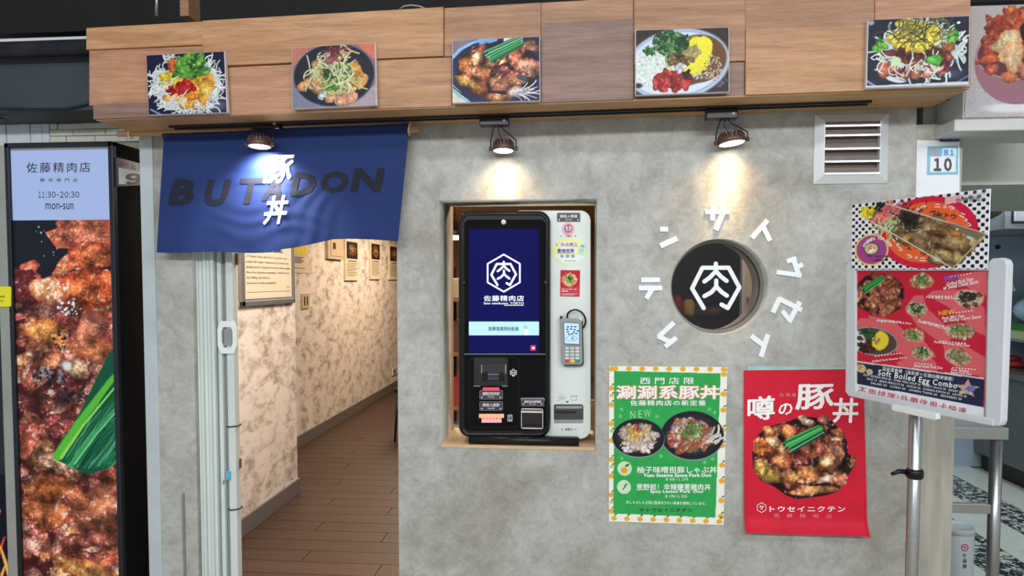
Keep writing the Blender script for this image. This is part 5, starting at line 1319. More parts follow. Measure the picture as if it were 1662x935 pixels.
ink = Ink(); ink.poly([(900, 414), (952, 414), (944, 424), (930, 427.5), (912, 426)]); ink.build('sticker_wave', mat('sticker_pale', S(214, 232, 230), .4), stk, PY(YW - .0011))
ink = Ink(); ink.rect(909, 393.4, 938.4, 400.4); ink.rect(903.6, 403, 932.8, 411); ink.build('sticker_caption_bg', M_INKW, stk, PY(YW - .0013))
ink = Ink(); ink.text('本店開立', (909.6, 393.8, 937.8, 400), .018); ink.text('雲端發票', (904.4, 403.6, 932, 410.4), .025); ink.rect(904, 410.8, 932, 411.4); ink.build('sticker_text', mat('violet_ink', S(84, 72, 150), .5), stk, PY(YW - .0016))
ink = Ink(); ink.poly([(902, 398.5), (903.2, 394.5), (905.6, 398.5)]); ink.rect(909.5, 414, 914.5, 417.8); ink.rect(918.6, 413.4, 923.8, 418.2); ink.rect(927.2, 413.4, 932.6, 418.2); ink.rect(916, 423.2, 935, 424.2); ink.build('sticker_marks', M_GRAYPL, stk, PY(YW - .0014))
ink = Ink(); ink.poly([(942.5, 395.4), (951.4, 397.2), (946.4, 414.8), (937.2, 412.4)]); ink.build('sticker_receipt', mat('pale_cyan', S(178, 220, 220), .4), stk, PY(YW - .0014))
ink = Ink(); ink.rect(943, 398.6, 948.4, 401); 
for k in range(3): ink.rect(940.4 + k * 2.6, 404.6, 942 + k * 2.6, 405.6); ink.rect(940 + k * 2.6, 407.4, 941.6 + k * 2.6, 408.4)
ink.build('sticker_receipt_lines', mat('steel_blue_ink', S(100, 140, 160), .5), stk, PY(YW - .0017))
# red menu card stuck on the white unit
rc = MB().pxprism([(909.8, 438.3), (941.6, 438.6), (940.6, 481.8), (909, 481)], YW - .0012, YW).build('red_card', mat('crimson_card', S(190, 34, 56), .4, vary=.04), ks)
p = Paint(0, 0, 32, 26, 60, (190, 38, 58), 4); p.ell(15, 14, 13, 11, (226, 196, 150), soft=.1, wob=.3); p.field(15, 14, 11, 9, 20, 3.2, [(226, 206, 150), (216, 170, 110)], (150, 80, 50)); p.leaves(15, 13, 6, 5, 18, 3, GREEN)
for k in range(9): p.line([(2 + 29 * p.r.rand(), 25 * p.r.rand())] * 2, 1.2, (236, 190, 190))
Q = [W(910.3, 440, YW - .0016), W(941, 440.2, YW - .0016), W(940.6, 466, YW - .0016), W(910, 465.6, YW - .0016)]
p.build('card_photo', M_PR2, rc, Q)
ink = Ink(); ink.text('お肉たっぷりの豚しゃぶ丼！', (911.5, 468.2, 936, 470.6), .01); ink.rect(911.5, 472, 922, 473.2); ink.rect(911.5, 476.6, 937, 477.1); ink.rect(911.5, 478.4, 932, 478.9); ink.build('card_text', M_INKW, rc, PY(YW - .0016))
# change tray
MB().pxprism(rrect(899, 656.4, 946.8, 681.5, (3, 4, 0, 0), 3), YW - .002, YW).build('tray_recess', mat('tray_grey', S(58, 60, 60), .4), ks)
MB().pxprism([(902, 659), (944.5, 659), (944.5, 663.4), (902, 663.4)], YW - .006, YW - .002).build('tray_flap', M_GRAYPL, ks)
MB().pxprism([(899.5, 667), (935.5, 667), (935.5, 671), (899.5, 671)], YW - .0028, YW - .0018).build('tray_mouth', M_DARKHOLE, ks)
MB().pxprism([(899.5, 682.5), (946.5, 682.5), (946.5, 686.5), (899.5, 686.5)], YW - .004, YW).build('tray_ledge', M_GRAYPL, ks)
for x in (905.5, 940.5): MB().lathe(W(x, 660.4, YW - .006), [(.0025, 0), (.002, .001)], (0, -1, 0), 10).build('screw', M_STEEL2, ks)
MB().box(W(800, 700, .1).x, W(930, 700, .1).x, YK + .03, YK + .16, kz, kz + .02).build('foot_plate', M_BLKPL, ks)

# black bar lying on the sill in front of the kiosk
br = thing('scanner_bar', 'black rounded bar lying on the sill in front of the kiosk', 'bar', (W(850, 724, .02).x, .018, kz))
ba, bb = W(761.5, 719, .018), W(939.5, 722.5, .018); rb2 = .0165
MB().tube([(ba.x, .018, kz + rb2), (bb.x, .018, kz + rb2)], rb2, 18).build('bar_body', M_BLKPL, br)
MB().box(ba.x + .005, bb.x - .004, .024, .05, kz, kz + .030).build('bar_back', M_BLKPL, br, bevel=.004)

# card terminal held on the white unit
ct = thing('card_terminal', 'grey card payment terminal with keypad on the white kiosk panel', 'card terminal', W(928, 594, YW - .02))
YT = YW - .028
bpoly = [(909.5, 518.5), (912, 516), (941, 518), (944.2, 521), (946, 588), (943.5, 592.5), (914.5, 592.5), (911.6, 588.5), (910.6, 560)]
MB().pxprism([(x + 1.6, y + 1.4) for x, y in bpoly], YT + .006, YW).build('holder', M_BLKPL, ct)
MB().pxprism(bpoly, YT, YT + .016).build('body', M_GRAYPL, ct, bevel=.003)
MB().pxprism([(914, 522.5), (940.6, 524), (941.4, 560.5), (915.6, 559)], YT - .002, YT + .001).build('screen_bezel', mat('bezel_grey', S(100, 104, 110), .4), ct)
sc2 = MB().pxprism([(915.4, 524), (939.4, 525.4), (940, 558.4), (916.8, 557.4)], YT - .0026, YT).build('screen', mat('lit_terminal_screen', S(120, 150, 170), .2, emit=S(196, 222, 246), es=.75), ct)
ink = Ink()
for k, (x, y) in enumerate(((920, 529.5), (926, 529), (932, 529.3), (919, 533.5), (925, 533), (931, 534), (936, 536), (920, 537.5), (929.5, 538), (922, 541.5), (927, 541), (933.5, 540.5))): ink.rect(x, y, x + 3.6, y + 2.2)
for r_ in (2, 3.6, 5.2): ink.stroke([(926 + r_ * math.cos(a), 549.4 + r_ * .8 * math.sin(a)) for a in (-.9, -.3, .3, .9)], .7)
ink.ring(927.5, 549.4, 8.3, 9.0, 28, .52); ink.build('screen_marks', mat('screen_ink', S(40, 60, 110), .3), sc2, PY(YT - .003))
for r_ in range(4):
    for c_ in range(3):
        x, y = 917.4 + c_ * 8.2, 563.6 + r_ * 5.4
        MB().pxprism(rrect(x, y, x + 6.2, y + 3.4, 1.2, 3), YT - .0025, YT).build('key', mat('key_grey', S(206, 210, 212), .4), ct)
for c_, cl in enumerate(((206, 60, 70), (226, 200, 60), (50, 140, 80))):
    x = 917.2 + c_ * 8.4; MB().pxprism(rrect(x, 583.6, x + 7, 588.6, 1.2, 3), YT - .0025, YT).build('key', mat('key_col%d' % c_, S(*cl), .4), ct)
cp = [W(920.5, 517, YT + .01), W(921.5, 509.5, YT + .004), W(927, 504.5, YT), W(935, 503, YT - .004), W(943, 506.5, YT - .004), W(949, 514, YT), W(950.5, 522, YT + .003), W(948.5, 529, YT + .008), W(945, 533, YT + .012)]
def smooth(pts, k=4):
    out = []; P = [pts[0]] + list(pts) + [pts[-1]]
    for i in range(1, len(P) - 2):
        a, b, c, d = P[i - 1], P[i], P[i + 1], P[i + 2]
        for j in range(k):
            t = j / k; out.append(.5 * ((2 * b) + (c - a) * t + (2 * a - 5 * b + 4 * c - d) * t * t + (3 * b - a - 3 * c + d) * t ** 3))
    return out + [P[-2]]
MB().tube(smooth(cp), .0036, 10).build('cable', M_BLKPL, ct)
MB().box(W(940, 520, YT).x, W(944, 520, YT).x, YT + .002, YT + .02, W(942, 522, YT).z, W(942, 514, YT).z).build('plug', M_WHITE, ct)
MB().box(W(909, 516, YT).x, W(913, 516, YT).x, YT + .006, YT + .02, W(942, 519, YT).z, W(942, 513.5, YT).z).build('clip', M_BLKPL, ct)

# ================================================================== ROUND WINDOW WITH EMBLEM
wn = thing('window_1', 'round porthole window with white emblem set in concrete', 'window', (RC.x, .06, RC.z - RR), kind='structure')
M_BRASS = mat('cream_ring', S(196, 190, 170), .4, vary=.05)
def ringmesh(mb, r0, r1, y0, y1, n=64):
    vs = []; fs = []
    for (r, y) in ((r1, y0), (r0, y0), (r0, y1), (r1, y1)):
        vs += [(RC.x + r * math.cos(2 * math.pi * k / n), y, RC.z + r * math.sin(2 * math.pi * k / n)) for k in range(n)]
    for a in range(4):
        b = (a + 1) % 4
        for k in range(n): fs.append((a * n + k, a * n + (k + 1) % n, b * n + (k + 1) % n, b * n + k))
    return mb.add(vs, fs, False)
ringmesh(MB(), RR - .012, RR - .001, .062, .095).build('window_frame', mat('grey_window_ring', S(120, 120, 112), .4, vary=.08), wn)
M_DGLASS = m_glass('smoked_glass', (.72, .72, .74, 1))
gl = MB().lathe((RC.x, .072, RC.z), [(RR - .011, 0), (RR - .011, .005)], (0, 1, 0), 64, False).build('pane', M_DGLASS, wn)
ink = Ink(); logo(ink, 1070 + 452 / 4.921, 370 + 470 / 4.921, 1 / 4.921, 6.9); ink.build('emblem', M_LET, wn, PY(.0705))
# dim room behind the pane
tb = thing('prep_table', 'dark prep table inside seen through the round window', 'table', (1.0, 1.3, 0))
MB().box(.36, 1.08, 1.1, 1.6, 1.22, 1.26).build('table_top', M_BLACK, tb)
for x in (.38, 1.04):
    for y in (1.12, 1.56): MB().box(x, x + .03, y, y + .03, 0, 1.22).build('leg', M_BLACK, tb)
for (px, h, w_, c, nm) in ((1101, .11, .07, (150, 40, 40), 'red'), (1121, .09, .06, (206, 186, 90), 'yellow'), (1139, .07, .06, (90, 80, 70), 'brown'), (1160, .05, .12, (110, 80, 66), 'tan')):  # red and yellow forms stand in for reflections of the opposite shop
    x = W(px, 480, 1.15).x
    o = MB().lathe((x, 1.2, 1.26), [(w_ * .42, 0), (w_ * .5, h * .2), (w_ * .5, h * .75), (w_ * .3, h)], (0, 0, 1), 14).build('reflection_form', mat('reflection_' + nm, S(*c), .5)); tag(o, 'dim ' + nm + ' tub added for pane reflections behind the round window', 'tub', 'forms added for reflections behind the round window')
o = MB().box(W(1204.5, 460, .5).x, W(1209, 460, .5).x, .5, .54, 0, 2.3).build('door_frame_post', M_WHITE); tag(o, 'white post inside at the right of the round window', 'post')
o = MB().box(W(1209, 460, .56).x, W(1262, 460, .56).x, .56, .6, 0, 2.3).build('beige_board', mat('beige_board', S(206, 196, 176), .6)); tag(o, 'beige board inside at the right of the round window', 'panel')
o = MB().box(W(1213, 500, .55).x, W(1240, 500, .55).x, .55, .559, W(1220, 515, .55).z, W(1220, 483, .55).z).build('inner_picture', M_BRN); tag(o, 'small brown picture on the beige board behind the round window', 'picture')
pl_ = bpy.data.lights.new('window_fill_light', 'POINT'); pl_.energy = 26.0; pl_.color = (1, .86, .7); pl_.shadow_soft_size = .1  # unseen point light added to brighten the board and table behind the pane
po_ = bpy.data.objects.new('window_fill_light', pl_); po_.location = (.75, .40, 2.1); COL.objects.link(po_)

# ================================================================== KATAKANA LETTERS AROUND THE WINDOW
KT = {
 ('sa', 'at the top of the ring, under the spotlight'): [((450, 113), (582, 113), 24), ((490, 78), (490, 160), 26), ((543, 75), (543, 128), 28), ((545, 120), (508, 212), 28)],
 ('to', 'at the upper right of the ring'): [((703, 256), (788, 158), 26), ((762, 190), (802, 270), 27)],
 ('u', 'at the right of the ring'): [((893, 382), (944, 366), 26), ((928, 368), (962, 468), 27), ((950, 412), (980, 398), 26), ((972, 458), (838, 440), 25)],
 ('se', 'at the lower right of the ring'): [((816, 660), (856, 578), 27), ((848, 583), (974, 646), 27), ((964, 600), (904, 712), 27), ((908, 702), (868, 650), 24)],
 ('i', 'near the bottom right of the ring'): [((700, 786), (764, 836), 27), ((790, 778), (752, 900), 27)],
 ('ku', 'near the bottom left of the ring'): [((280, 714), (196, 792), 27), ((192, 786), (266, 822), 26), ((294, 796), (232, 845), 26)],
 ('te', 'at the left of the ring'): [((103, 482), (205, 482), 26), ((88, 526), (217, 526), 27), ((162, 532), (130, 584), 27)],
 ('n', 'at the upper left of the ring'): [((204, 207), (249, 207), 26), ((206, 298), (298, 256), 31)]}
for (nm, where), sts in KT.items():
    c = [((a[0] + b[0]) / 2, (a[1] + b[1]) / 2) for a, b, w in sts]
    cx, cy = sum(p[0] for p in c) / len(c), sum(p[1] for p in c) / len(c)
    mb = MB(); k = 3.34; e = 0
    for a, b, w in sts:
        dx, dy = b[0] - a[0], b[1] - a[1]; l = math.hypot(dx, dy); nx, ny = -dy / l * w / 2, dx / l * w / 2
        q = [(a[0] + nx, a[1] + ny), (b[0] + nx, b[1] + ny), (b[0] - nx, b[1] - ny), (a[0] - nx, a[1] - ny)]
        mb.pxprism([(1010 + x / k, 310 + y / k) for x, y in q], -.006 - e, 0.0); e += .0002
    o = mb.build('wall_letter', M_LET, fix=False); tag(o, 'white katakana letter %s %s around the window' % (nm, where), 'letter', 'katakana letters around the round window')

# ================================================================== STEEL VENT GRILLE
M_VENT = mat('polished_steel', S(226, 230, 234), .25, .35, vary=.05, scale=4)
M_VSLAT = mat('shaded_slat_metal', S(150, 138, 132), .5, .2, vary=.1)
vt = thing('vent_grille', 'square polished steel vent grille high on the concrete wall', 'vent', W(1380, 298, 0))
ox0, ox1 = W(1320.5, 240).x, W(1441, 240).x; oz0, oz1 = W(1380, 298.5).z, W(1380, 185).z
ix0, ix1 = W(1335, 240).x, W(1423.5, 240).x; iz0, iz1 = W(1380, 284.5).z, W(1380, 199).z
O_ = [(ox0, oz1), (ox1, oz1), (ox1, oz0), (ox0, oz0)]; I_ = [(ix0, iz1), (ix1, iz1), (ix1, iz0), (ix0, iz0)]
for k in range(4):
    j = (k + 1) % 4
    a, b, c, d = O_[k], O_[j], I_[j], I_[k]
    MB().add([(a[0], -.004, a[1]), (b[0], -.004, b[1]), (c[0], -.024, c[1]), (d[0], -.024, d[1]), (a[0], 0, a[1]), (b[0], 0, b[1]), (c[0], 0, c[1]), (d[0], 0, d[1])],
             [(0, 1, 2, 3), (4, 7, 6, 5), (0, 4, 5, 1), (2, 6, 7, 3), (1, 5, 6, 2), (3, 7, 4, 0)]).build('frame_bar', M_VENT, vt, bevel=.0012)
MB().box(ix0, ix1, -.0012, -.0002, iz0, iz1).build('dark_back', mat('brown_black_duct', S(96, 84, 80), .7), vt)
for py in (204.0, 219.6, 241.4, 262, 281.6):
    z = W(1380, py, -.026).z
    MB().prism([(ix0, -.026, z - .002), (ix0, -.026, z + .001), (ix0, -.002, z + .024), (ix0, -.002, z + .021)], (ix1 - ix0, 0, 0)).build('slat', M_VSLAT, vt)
    MB().box(ix0, ix1, -.028, -.0255, z - .003, z + .003).build('slat_lip', M_VENT, vt)
for (x, z) in ((ox1 - .008, oz0 + .008), (ox0 + .009, oz1 - .009)):
    MB().lathe((x, -.004, z), [(.004, 0), (.003, .004)], (0, -1, 0), 10).build('screw', M_GRAYPL, vt)
# ================================================================== GREEN POSTER
M_PPR = m_print('poster_print', rough=0.5)
gp = thing('green_poster', 'green pork bowl poster with orange dotted white border on the wall', 'poster', W(1083, 852, -.002), 'posters on the concrete wall')
def p_green():
    p = Paint(988.4, 594, 1180.4, 852, 270, (236, 236, 226), 31)
    oc = (226, 172, 60)
    def citrus(x, y, r=4.4):
        p.ell(x, y, r, r * .85, oc, soft=.2); p.line([(x + 1, y - r + .5), (x + 2, y - r - 2)], 1.6, (60, 90, 60)); p.ell(x + 3.4, y - r - 1.2, 2.2, 1.1, (70, 110, 70), -30)
    for k in range(9):
        citrus(992.5, 599 + k * 29.5 + (k % 2) * 2, 5.4); citrus(1175.5, 606 + k * 29 + (k % 2) * 3, 5.4); citrus(999 + k * 22, 598, 5.2); citrus(997 + k * 22, 846.5, 5.2)
        citrus(992.5, 613 + k * 29.5, 3.2) if k % 2 else None
    p.poly([(996.8, 601.8), (1170, 604.6), (1166.6, 840.4), (996, 838.4)], (52, 164, 84))
    k = p.sl(997, 603, 1168, 839); g = (p.I[k][..., 1] > .5) & (p.I[k][..., 0] < .3)
    p.I[k] = np.where(g[..., None], p.I[k] * (.94 + .1 * p.N2[k])[..., None], p.I[k])
    for (cx, cy, rx, ry) in ((1126, 706, 52.7, 41.2), (1037.3, 711.7, 44.3, 32.6)):
        p.ell(cx, cy + 1.2, rx, ry, (130, 150, 150), soft=.03); p.ell(cx, cy, rx * .985, ry * .975, (34, 34, 40), soft=.03); p.ell(cx, cy - 1, rx * .9, ry * .86, (44, 44, 50), soft=.15)
    W_ = [(226, 216, 218), (206, 196, 196), (236, 228, 226)]
    p.ell(1037, 711, 27, 23, (190, 176, 160), soft=.3, wob=.3); p.field(1037, 711, 28, 22, 55, 6, W_ + [(216, 196, 150), (220, 186, 120)], (140, 116, 100), .2)
    p.field(1035, 706, 17, 12, 22, 5.4, [(216, 176, 96), (206, 196, 120), (222, 190, 130)], (140, 110, 70), .2); p.strands(1040, 712, 20, 14, 14, 16, 1.6, [(226, 210, 210), (190, 196, 140)], .5); p.field(1033, 697, 7, 4, 5, 4, [(176, 96, 80)], (110, 60, 50)); p.field(1050, 728, 10, 7, 8, 5, W_, (150, 130, 130)); p.field(1022, 729, 12, 6, 8, 5, W_, (130, 110, 110))
    p.ell(1122, 706, 33, 29, (176, 150, 130), soft=.3, wob=.3); p.field(1122, 707, 34, 29, 70, 7, W_ + [(196, 120, 90), (176, 90, 66), (210, 150, 120)], (110, 64, 50), .2)
    p.strands(1128, 722, 22, 12, 26, 26, 3.0, [(190, 130, 100), (226, 206, 196), (160, 90, 66)], .2, -55, 14); p.strands(1158, 716, 9, 5, 9, 18, 3.2, [(232, 226, 220)], .3, -30, 14); p.field(1096, 712, 8, 9, 10, 6, [(196, 96, 70), (226, 200, 190)], (120, 50, 40))
    p.field(1124, 700, 20, 14, 46, 4.4, [(150, 170, 96), (120, 150, 80), (186, 196, 130), (100, 130, 76)], (70, 90, 50), .2); p.dots(1122, 701, 6, 5, 14, 1.4, [(70, 60, 40)])
    for (x, y, r) in ((1014.6, 763, 12.4), (1013.8, 793.8, 12)): p.ell(x, y, r, r, (196, 226, 186), soft=.06)
    p.ell(1014, 766, 6, 5.4, (226, 160, 40), soft=.1); p.ell(1019, 757.6, 4, 2, (60, 100, 60), -30); p.line([(1012, 798), (1019, 788)], 1.8, (40, 70, 50)); p.line([(1015, 793), (1015.6, 789)], 1.4, (40, 70, 50))
    for (x, y) in ((1009, 665), (1007, 676), (1068, 676), (1153, 663), (1162, 668), (1075, 741), (1010, 746), (1147, 750), (1160, 744)):
        for a in range(0, 180, 45):
            d = 3.2; c_, s_ = math.cos(math.radians(a)) * d, math.sin(math.radians(a)) * d; p.line([(x - c_, y - s_), (x + c_, y + s_)], .9, (130, 206, 130))
    for (x, n) in ((1023, 'N'), (1036, 'E'), (1046, 'W')): pass
    p.grain(.04); return p
GQ = [W(988.6, 594.2, -.0030), W(1180.2, 595.6, -.0030), W(1174.6, 852.2, -.0030), W(988.2, 846.4, -.0030)]
p_green().build('sheet', M_PPR, gp, GQ, bulge=lambda u, v: -.004 * np.clip(u - .93, 0, 1) / .07 * np.clip(.2 - np.abs(v - .12), 0, 1) * 4)
GY = PY(-.0042)
ink = Ink()
ink.text('西門店限', (1038.8, 612.5, 1126.5, 623.6), .008, spacing=1.55, skew=.004)
ink.text('佐藤精肉店の新定番', (1022.7, 649.6, 1145.8, 658.4), .014, spacing=1.15)
ink.text('柚子味噌担豚しゃぶ丼', (1033.5, 757, 1163.7, 768.2), .012); ink.text('Yuzu Sesame Sauce Pork Don', (1043.8, 768.6, 1154.4, 774.2), .035, shear=.1)
ink.text('$ 165 / L 210', (1080.7, 775.6, 1116.3, 780.6), .005); ink.text('葱野郎！辛辣鹽蔥豬肉丼', (1033, 785.2, 1153.5, 796), .012); ink.text('Spicy Lemon Pork  Don', (1055, 795.4, 1141, 801.4), .035, shear=.1)
ink.text('$ 170 / L 225', (1080, 803.4, 1115, 808.4), .005); ink.text('あしゃぶしゃぶ肉に脂身の少ない赤身を使用しています。', (1016.5, 813.5, 1145.8, 819), .01, skew=.02)
ink.build('white_lettering', M_INKW, gp, GY)
ink = Ink(); ink.text('涮涮系豚丼', (999, 625, 1169.6, 648.6), .055); ink.build('headline_outline', mat('salmon_ink', S(222, 150, 130), .5), gp, GY)
ink = Ink(); ink.text('涮涮系豚丼', (1000.4, 626, 1168.4, 647.6), .016); ink.build('headline', M_INKW, gp, PY(-.0046))
ink = Ink(); ink.text('サトウセイニクテン', (1037.6, 825.2, 1124.4, 831), .03, spacing=1.2); ink.build('dark_lettering', mat('dark_green_ink', S(20, 70, 40), .5), gp, GY)
ink = Ink(); ink.text('N', (1023, 667, 1031, 679)); ink.text('E', (1036, 666, 1042, 678)); ink.text('W', (1045, 665, 1056, 677)); ink.build('new_lettering', mat('light_green_ink', S(150, 220, 150), .5), gp, GY)

# ================================================================== RED POSTER (curling paper over a glass sheet)
rp = thing('red_poster', 'curled red pork bowl poster partly behind the menu stand', 'poster', W(1305, 866, -.004), 'posters on the concrete wall')
def p_red():
    p = Paint(1207, 601, 1404, 865, 260, (206, 36, 58), 37)
    p.I *= (1 + .06 * (p.N2 - .5))[..., None]
    x0, y0, k = 1200, 660, 5.845
    q = Paint(0, 0, 1, 1, 4, (0, 0, 0), 1)
    def c(x, y): return (x0 + x / k, y0 + y / k)
    def ch(x, y, rx, ry, an, ci, ce, hl=.4): a = c(x, y); p.chunk(a[0], a[1], rx / k, ry / k, an, ci, ce, hl, .6)
    p.poly([c(*t) for t in [(120, 440), (180, 270), (300, 190), (520, 125), (600, 95), (760, 110), (860, 110), (960, 220), (1030, 330), (1040, 450), (1100, 480), (1090, 570), (1030, 660), (960, 730), (960, 800), (800, 850), (540, 890), (440, 850), (330, 770), (200, 710), (130, 600)]], (44, 24, 24))
    pal = [(196, 110, 66), (168, 78, 56), (212, 150, 86), (140, 62, 52), (222, 166, 110), (206, 116, 90)]
    for i in range(75):
        while True:
            u, v = p.r.rand(2) * 2 - 1
            if u * u + v * v < .86: break
        a = (600 + 460 * u, 470 + 330 * v); ch(a[0], a[1], 55 + 30 * p.r.rand(), 40 + 20 * p.r.rand(), p.r.rand() * 180, pal[p.r.randint(6)], (64, 28, 24))
    ch(460, 240, 100, 70, 10, (214, 130, 76), (110, 46, 30)); ch(280, 235, 70, 50, 0, (222, 150, 84), (100, 50, 40)); ch(205, 390, 95, 80, -50, (230, 140, 60), (140, 54, 36), .6); ch(330, 340, 75, 55, 0, (222, 190, 140), (120, 70, 50))
    ch(640, 140, 80, 45, 20, (232, 220, 196), (150, 110, 80)); ch(270, 640, 200, 75, 33, (222, 184, 90), (60, 30, 22), .5); ch(390, 520, 110, 90, 10, (204, 130, 76), (70, 28, 24)); ch(740, 420, 85, 85, 0, (214, 120, 90), (110, 44, 40), .5)
    ch(860, 520, 130, 90, -20, (216, 160, 110), (90, 44, 36), .5); ch(930, 420, 80, 60, 20, (206, 150, 120), (100, 50, 46), .5); ch(680, 650, 130, 80, 0, (214, 140, 80), (100, 46, 34), .5); ch(520, 670, 90, 60, -20, (222, 170, 90), (100, 50, 30)); ch(700, 800, 230, 52, -4, (222, 160, 90), (90, 44, 32), .6)
    ch(830, 690, 90, 40, -15, (226, 206, 196), (150, 90, 76), .6); ch(1080, 520, 35, 60, 10, (216, 130, 90), (130, 60, 44)); ch(960, 690, 80, 60, 20, (196, 120, 84), (90, 44, 36)); ch(800, 130, 60, 45, 0, (214, 140, 110), (110, 50, 44)); ch(940, 250, 60, 50, 0, (206, 130, 84), (90, 40, 34)); ch(620, 530, 70, 40, -10, (150, 70, 60), (36, 18, 20), .6)
    a = c(460, 420); b = c(800, 210)
    p.gloss(1207, 660, 1404, 830, 16, .9, .75, where=lambda I: np.clip(((np.abs(I[..., 1] - .14) + np.abs(I[..., 0] - .80)) - .10) * 8, 0, 1))
    greens(p, c(440, 390)[0], c(440, 400)[1], c(800, 210)[0], c(800, 215)[1], 21, 11)
    p.grain(.05); return p
def red_curl(u, v): return -.004 - .030 * np.clip((v - .90) / .10, 0, 1) ** 2 * 1.0 - .010 * np.clip((.06 - u) / .06, 0, 1) ** 2 * np.clip(v, 0, 1) - .012 * np.clip((u - .95) / .05, 0, 1) ** 2 * v
RQ = [W(1207.3, 601.2, -.004), W(1401.5, 599, -.004), W(1405.5, 866.4, -.004), W(1207, 860, -.004)]
p_red().build('sheet', M_PPR, rp, RQ, bulge=lambda u, v: red_curl(u, v) + .004)
RY = PY(-.0065)
ink = Ink()
for chh, bx, an, sh_ in (('噂', (1213, 643, 1257.7, 682), -4, .08), ('の', (1263.4, 654.5, 1286.5, 673.5), -6, .1), ('豚', (1291.4, 623, 1354.3, 664.5), -2, .08), ('丼', (1351.7, 645.8, 1393.4, 686.5), 0, .06)):
    Ink().text(chh, bx, .022, ang=an, shear=sh_).build('headline_character', M_INKW, rp, RY)
ink.text('トウセイニクテン', (1249, 821.6, 1372, 831), .022, spacing=1.2); ink.text('サ', (1232, 820.5, 1240, 827.5), .02)
ink.stroke([(1236 + 8 * math.sin(math.radians(60 * k)), 824 - 8 * math.cos(math.radians(60 * k))) for k in range(7)], .9)
ink.build('white_lettering', M_INKW, rp, RY)
ink = Ink(); ink.text('台灣産', (1265, 638, 1292.3, 644), .006, spacing=1.3); ink.text('佐藤精肉店', (1255.4, 834.2, 1350, 840.4), .01, spacing=3.2, skew=.02); ink.build('pink_lettering', mat('pink_print_ink', S(226, 130, 140), .5), rp, RY)
gs = MB().pxprism([(1213, 593.8), (1385, 596.5), (1392, 850), (1213, 850)], -.0034, -.0005).build('clear_sheet', mat('pale_aqua_acrylic', S(160, 190, 190), .25)); tag(gs, 'pale aqua acrylic sheet peeking out above the red poster', 'sheet')

# ================================================================== RIGHT PIER, TRIM, NUMBER PAPER
YPI = 0.03
PX0, PX1 = XR + .001, W(1556, 455, YPI).x
M_STONE = mat('streaked_steel_cladding', S(150, 142, 130), .38, .25, vary=.12, scale=5, stretch=(9, 9, .7), bump=.05, detail=8)
o = MB().box(PX0, PX1, YPI, .34, ZO, W(1520, 202, YPI).z).build('wall_pier_right', mat('pier_grey', S(150, 148, 138), .5, vary=.16, scale=5, stretch=(7, 7, .8), detail=8, col2=S(178, 172, 160))); struct(o, 'grey streaked pier at the right end of the shop front')
o = MB().box(XR + .001, XR + .014, -.002, .03, ZO, W(1480, 560).z).build('trim_6', mat('dull_red_strip', S(150, 84, 80), .5, vary=.1)); struct(o, 'thin dull red strip at the right wall edge', 'trim')
nb = thing('number_paper', 'white paper with blue stall number ten on the right pier', 'notice', W(1522, 313, YPI))
MB().pxprism([(1488, 227.5), (1557.3, 229), (1557.5, 345), (1486, 345)], YPI - .002, YPI).build('sheet', M_PAPER, nb)
MB().pxprism([(1505.5, 237.8), (1555.2, 236.8), (1555, 283.3), (1504.5, 284)], YPI - .003, YPI - .002).build('blue_frame', mat('teal_blue_print', S(120, 182, 204), .5), nb)
MB().pxprism([(1510, 254), (1551.4, 253.4), (1551.2, 279), (1509.4, 279.6)], YPI - .0034, YPI - .003).build('white_field', M_PAPER, nb)
MB().pxprism(rrect(1529, 240.6, 1552, 254, 1.5, 3), YPI - .0034, YPI - .003).build('white_tab', mat('pale_blue_paper', S(206, 232, 246), .5), nb)
ink = Ink(); ink.text('１０', (1515.5, 256.3, 1545, 278), .05, spacing=.7); ink.build('number', mat('dark_grey_ink', S(60, 62, 66), .5), nb, PY(YPI - .004))
ink = Ink(); ink.text('Ｂ１', (1532.5, 243, 1548.5, 252), .05, spacing=.8); ink.build('floor_number', mat('sky_blue_ink', S(60, 140, 206), .5), nb, PY(YPI - .004))
ink = Ink()
for (x, y) in ((1512.6, 243.8), (1519.6, 243.8), (1512.6, 250), (1519.6, 250)): ink.ring(x, y, 1.4, 2.7, 14)
ink.build('flower_mark', mat('rose_ink', S(226, 130, 160), .5), nb, PY(YPI - .0036))
sp_ = thing('stall_plate', 'small navy stall plate reading B1-10 above the number paper', 'plate', W(1541, 229, YPI))
MB().pxprism([(1526.6, 217.8), (1557.4, 216.6), (1557, 229.6), (1526.6, 229.8)], YPI - .007, YPI).build('plate', mat('navy_plate', S(40, 50, 92), .4), sp_)
ink = Ink(); ink.text('Ｂ１－１０', (1531, 220.6, 1554.6, 226.4), .012, spacing=.66); ink.build('lettering', mat('pale_plate_ink', S(150, 170, 206), .5), sp_, PY(YPI - .0075))

# ================================================================== MENU STAND
Lp = CAMP + ray(1380, 455) * 2.26; Rp = CAMP + ray(1620, 455) * (2.26 / 1.235)
U = (Rp - Lp); U.z = 0; U.normalize(); NB = Vector((-U.y, U.x, 0))
if NB.dot(CAMP - Lp) < 0: NB = -NB
def PB(d): return PN(Lp + NB * d, NB)
P0 = PB(0)
stb = P0(1490, 935); ZF = ZO
ms = thing('menu_stand', 'white framed menu stand on a steel pole in front of the pier', 'menu stand', (stb.x, stb.y, ZF))
M_FRW = mat('grey_white_frame', S(196, 200, 206), .4, vary=.03)
def bprism(poly, d0, d1, name, m, parent=ms, bevel=0.0):
    f = PB(d0); pts = [f(x, y) for x, y in poly]
    return MB().prism(pts, NB * (d1 - d0)).build(name, m, parent, bevel=bevel)
bk = bprism([(1389, 432), (1604, 432), (1600, 680), (1387, 637)], .0, -.012, 'back_board', M_FRW)
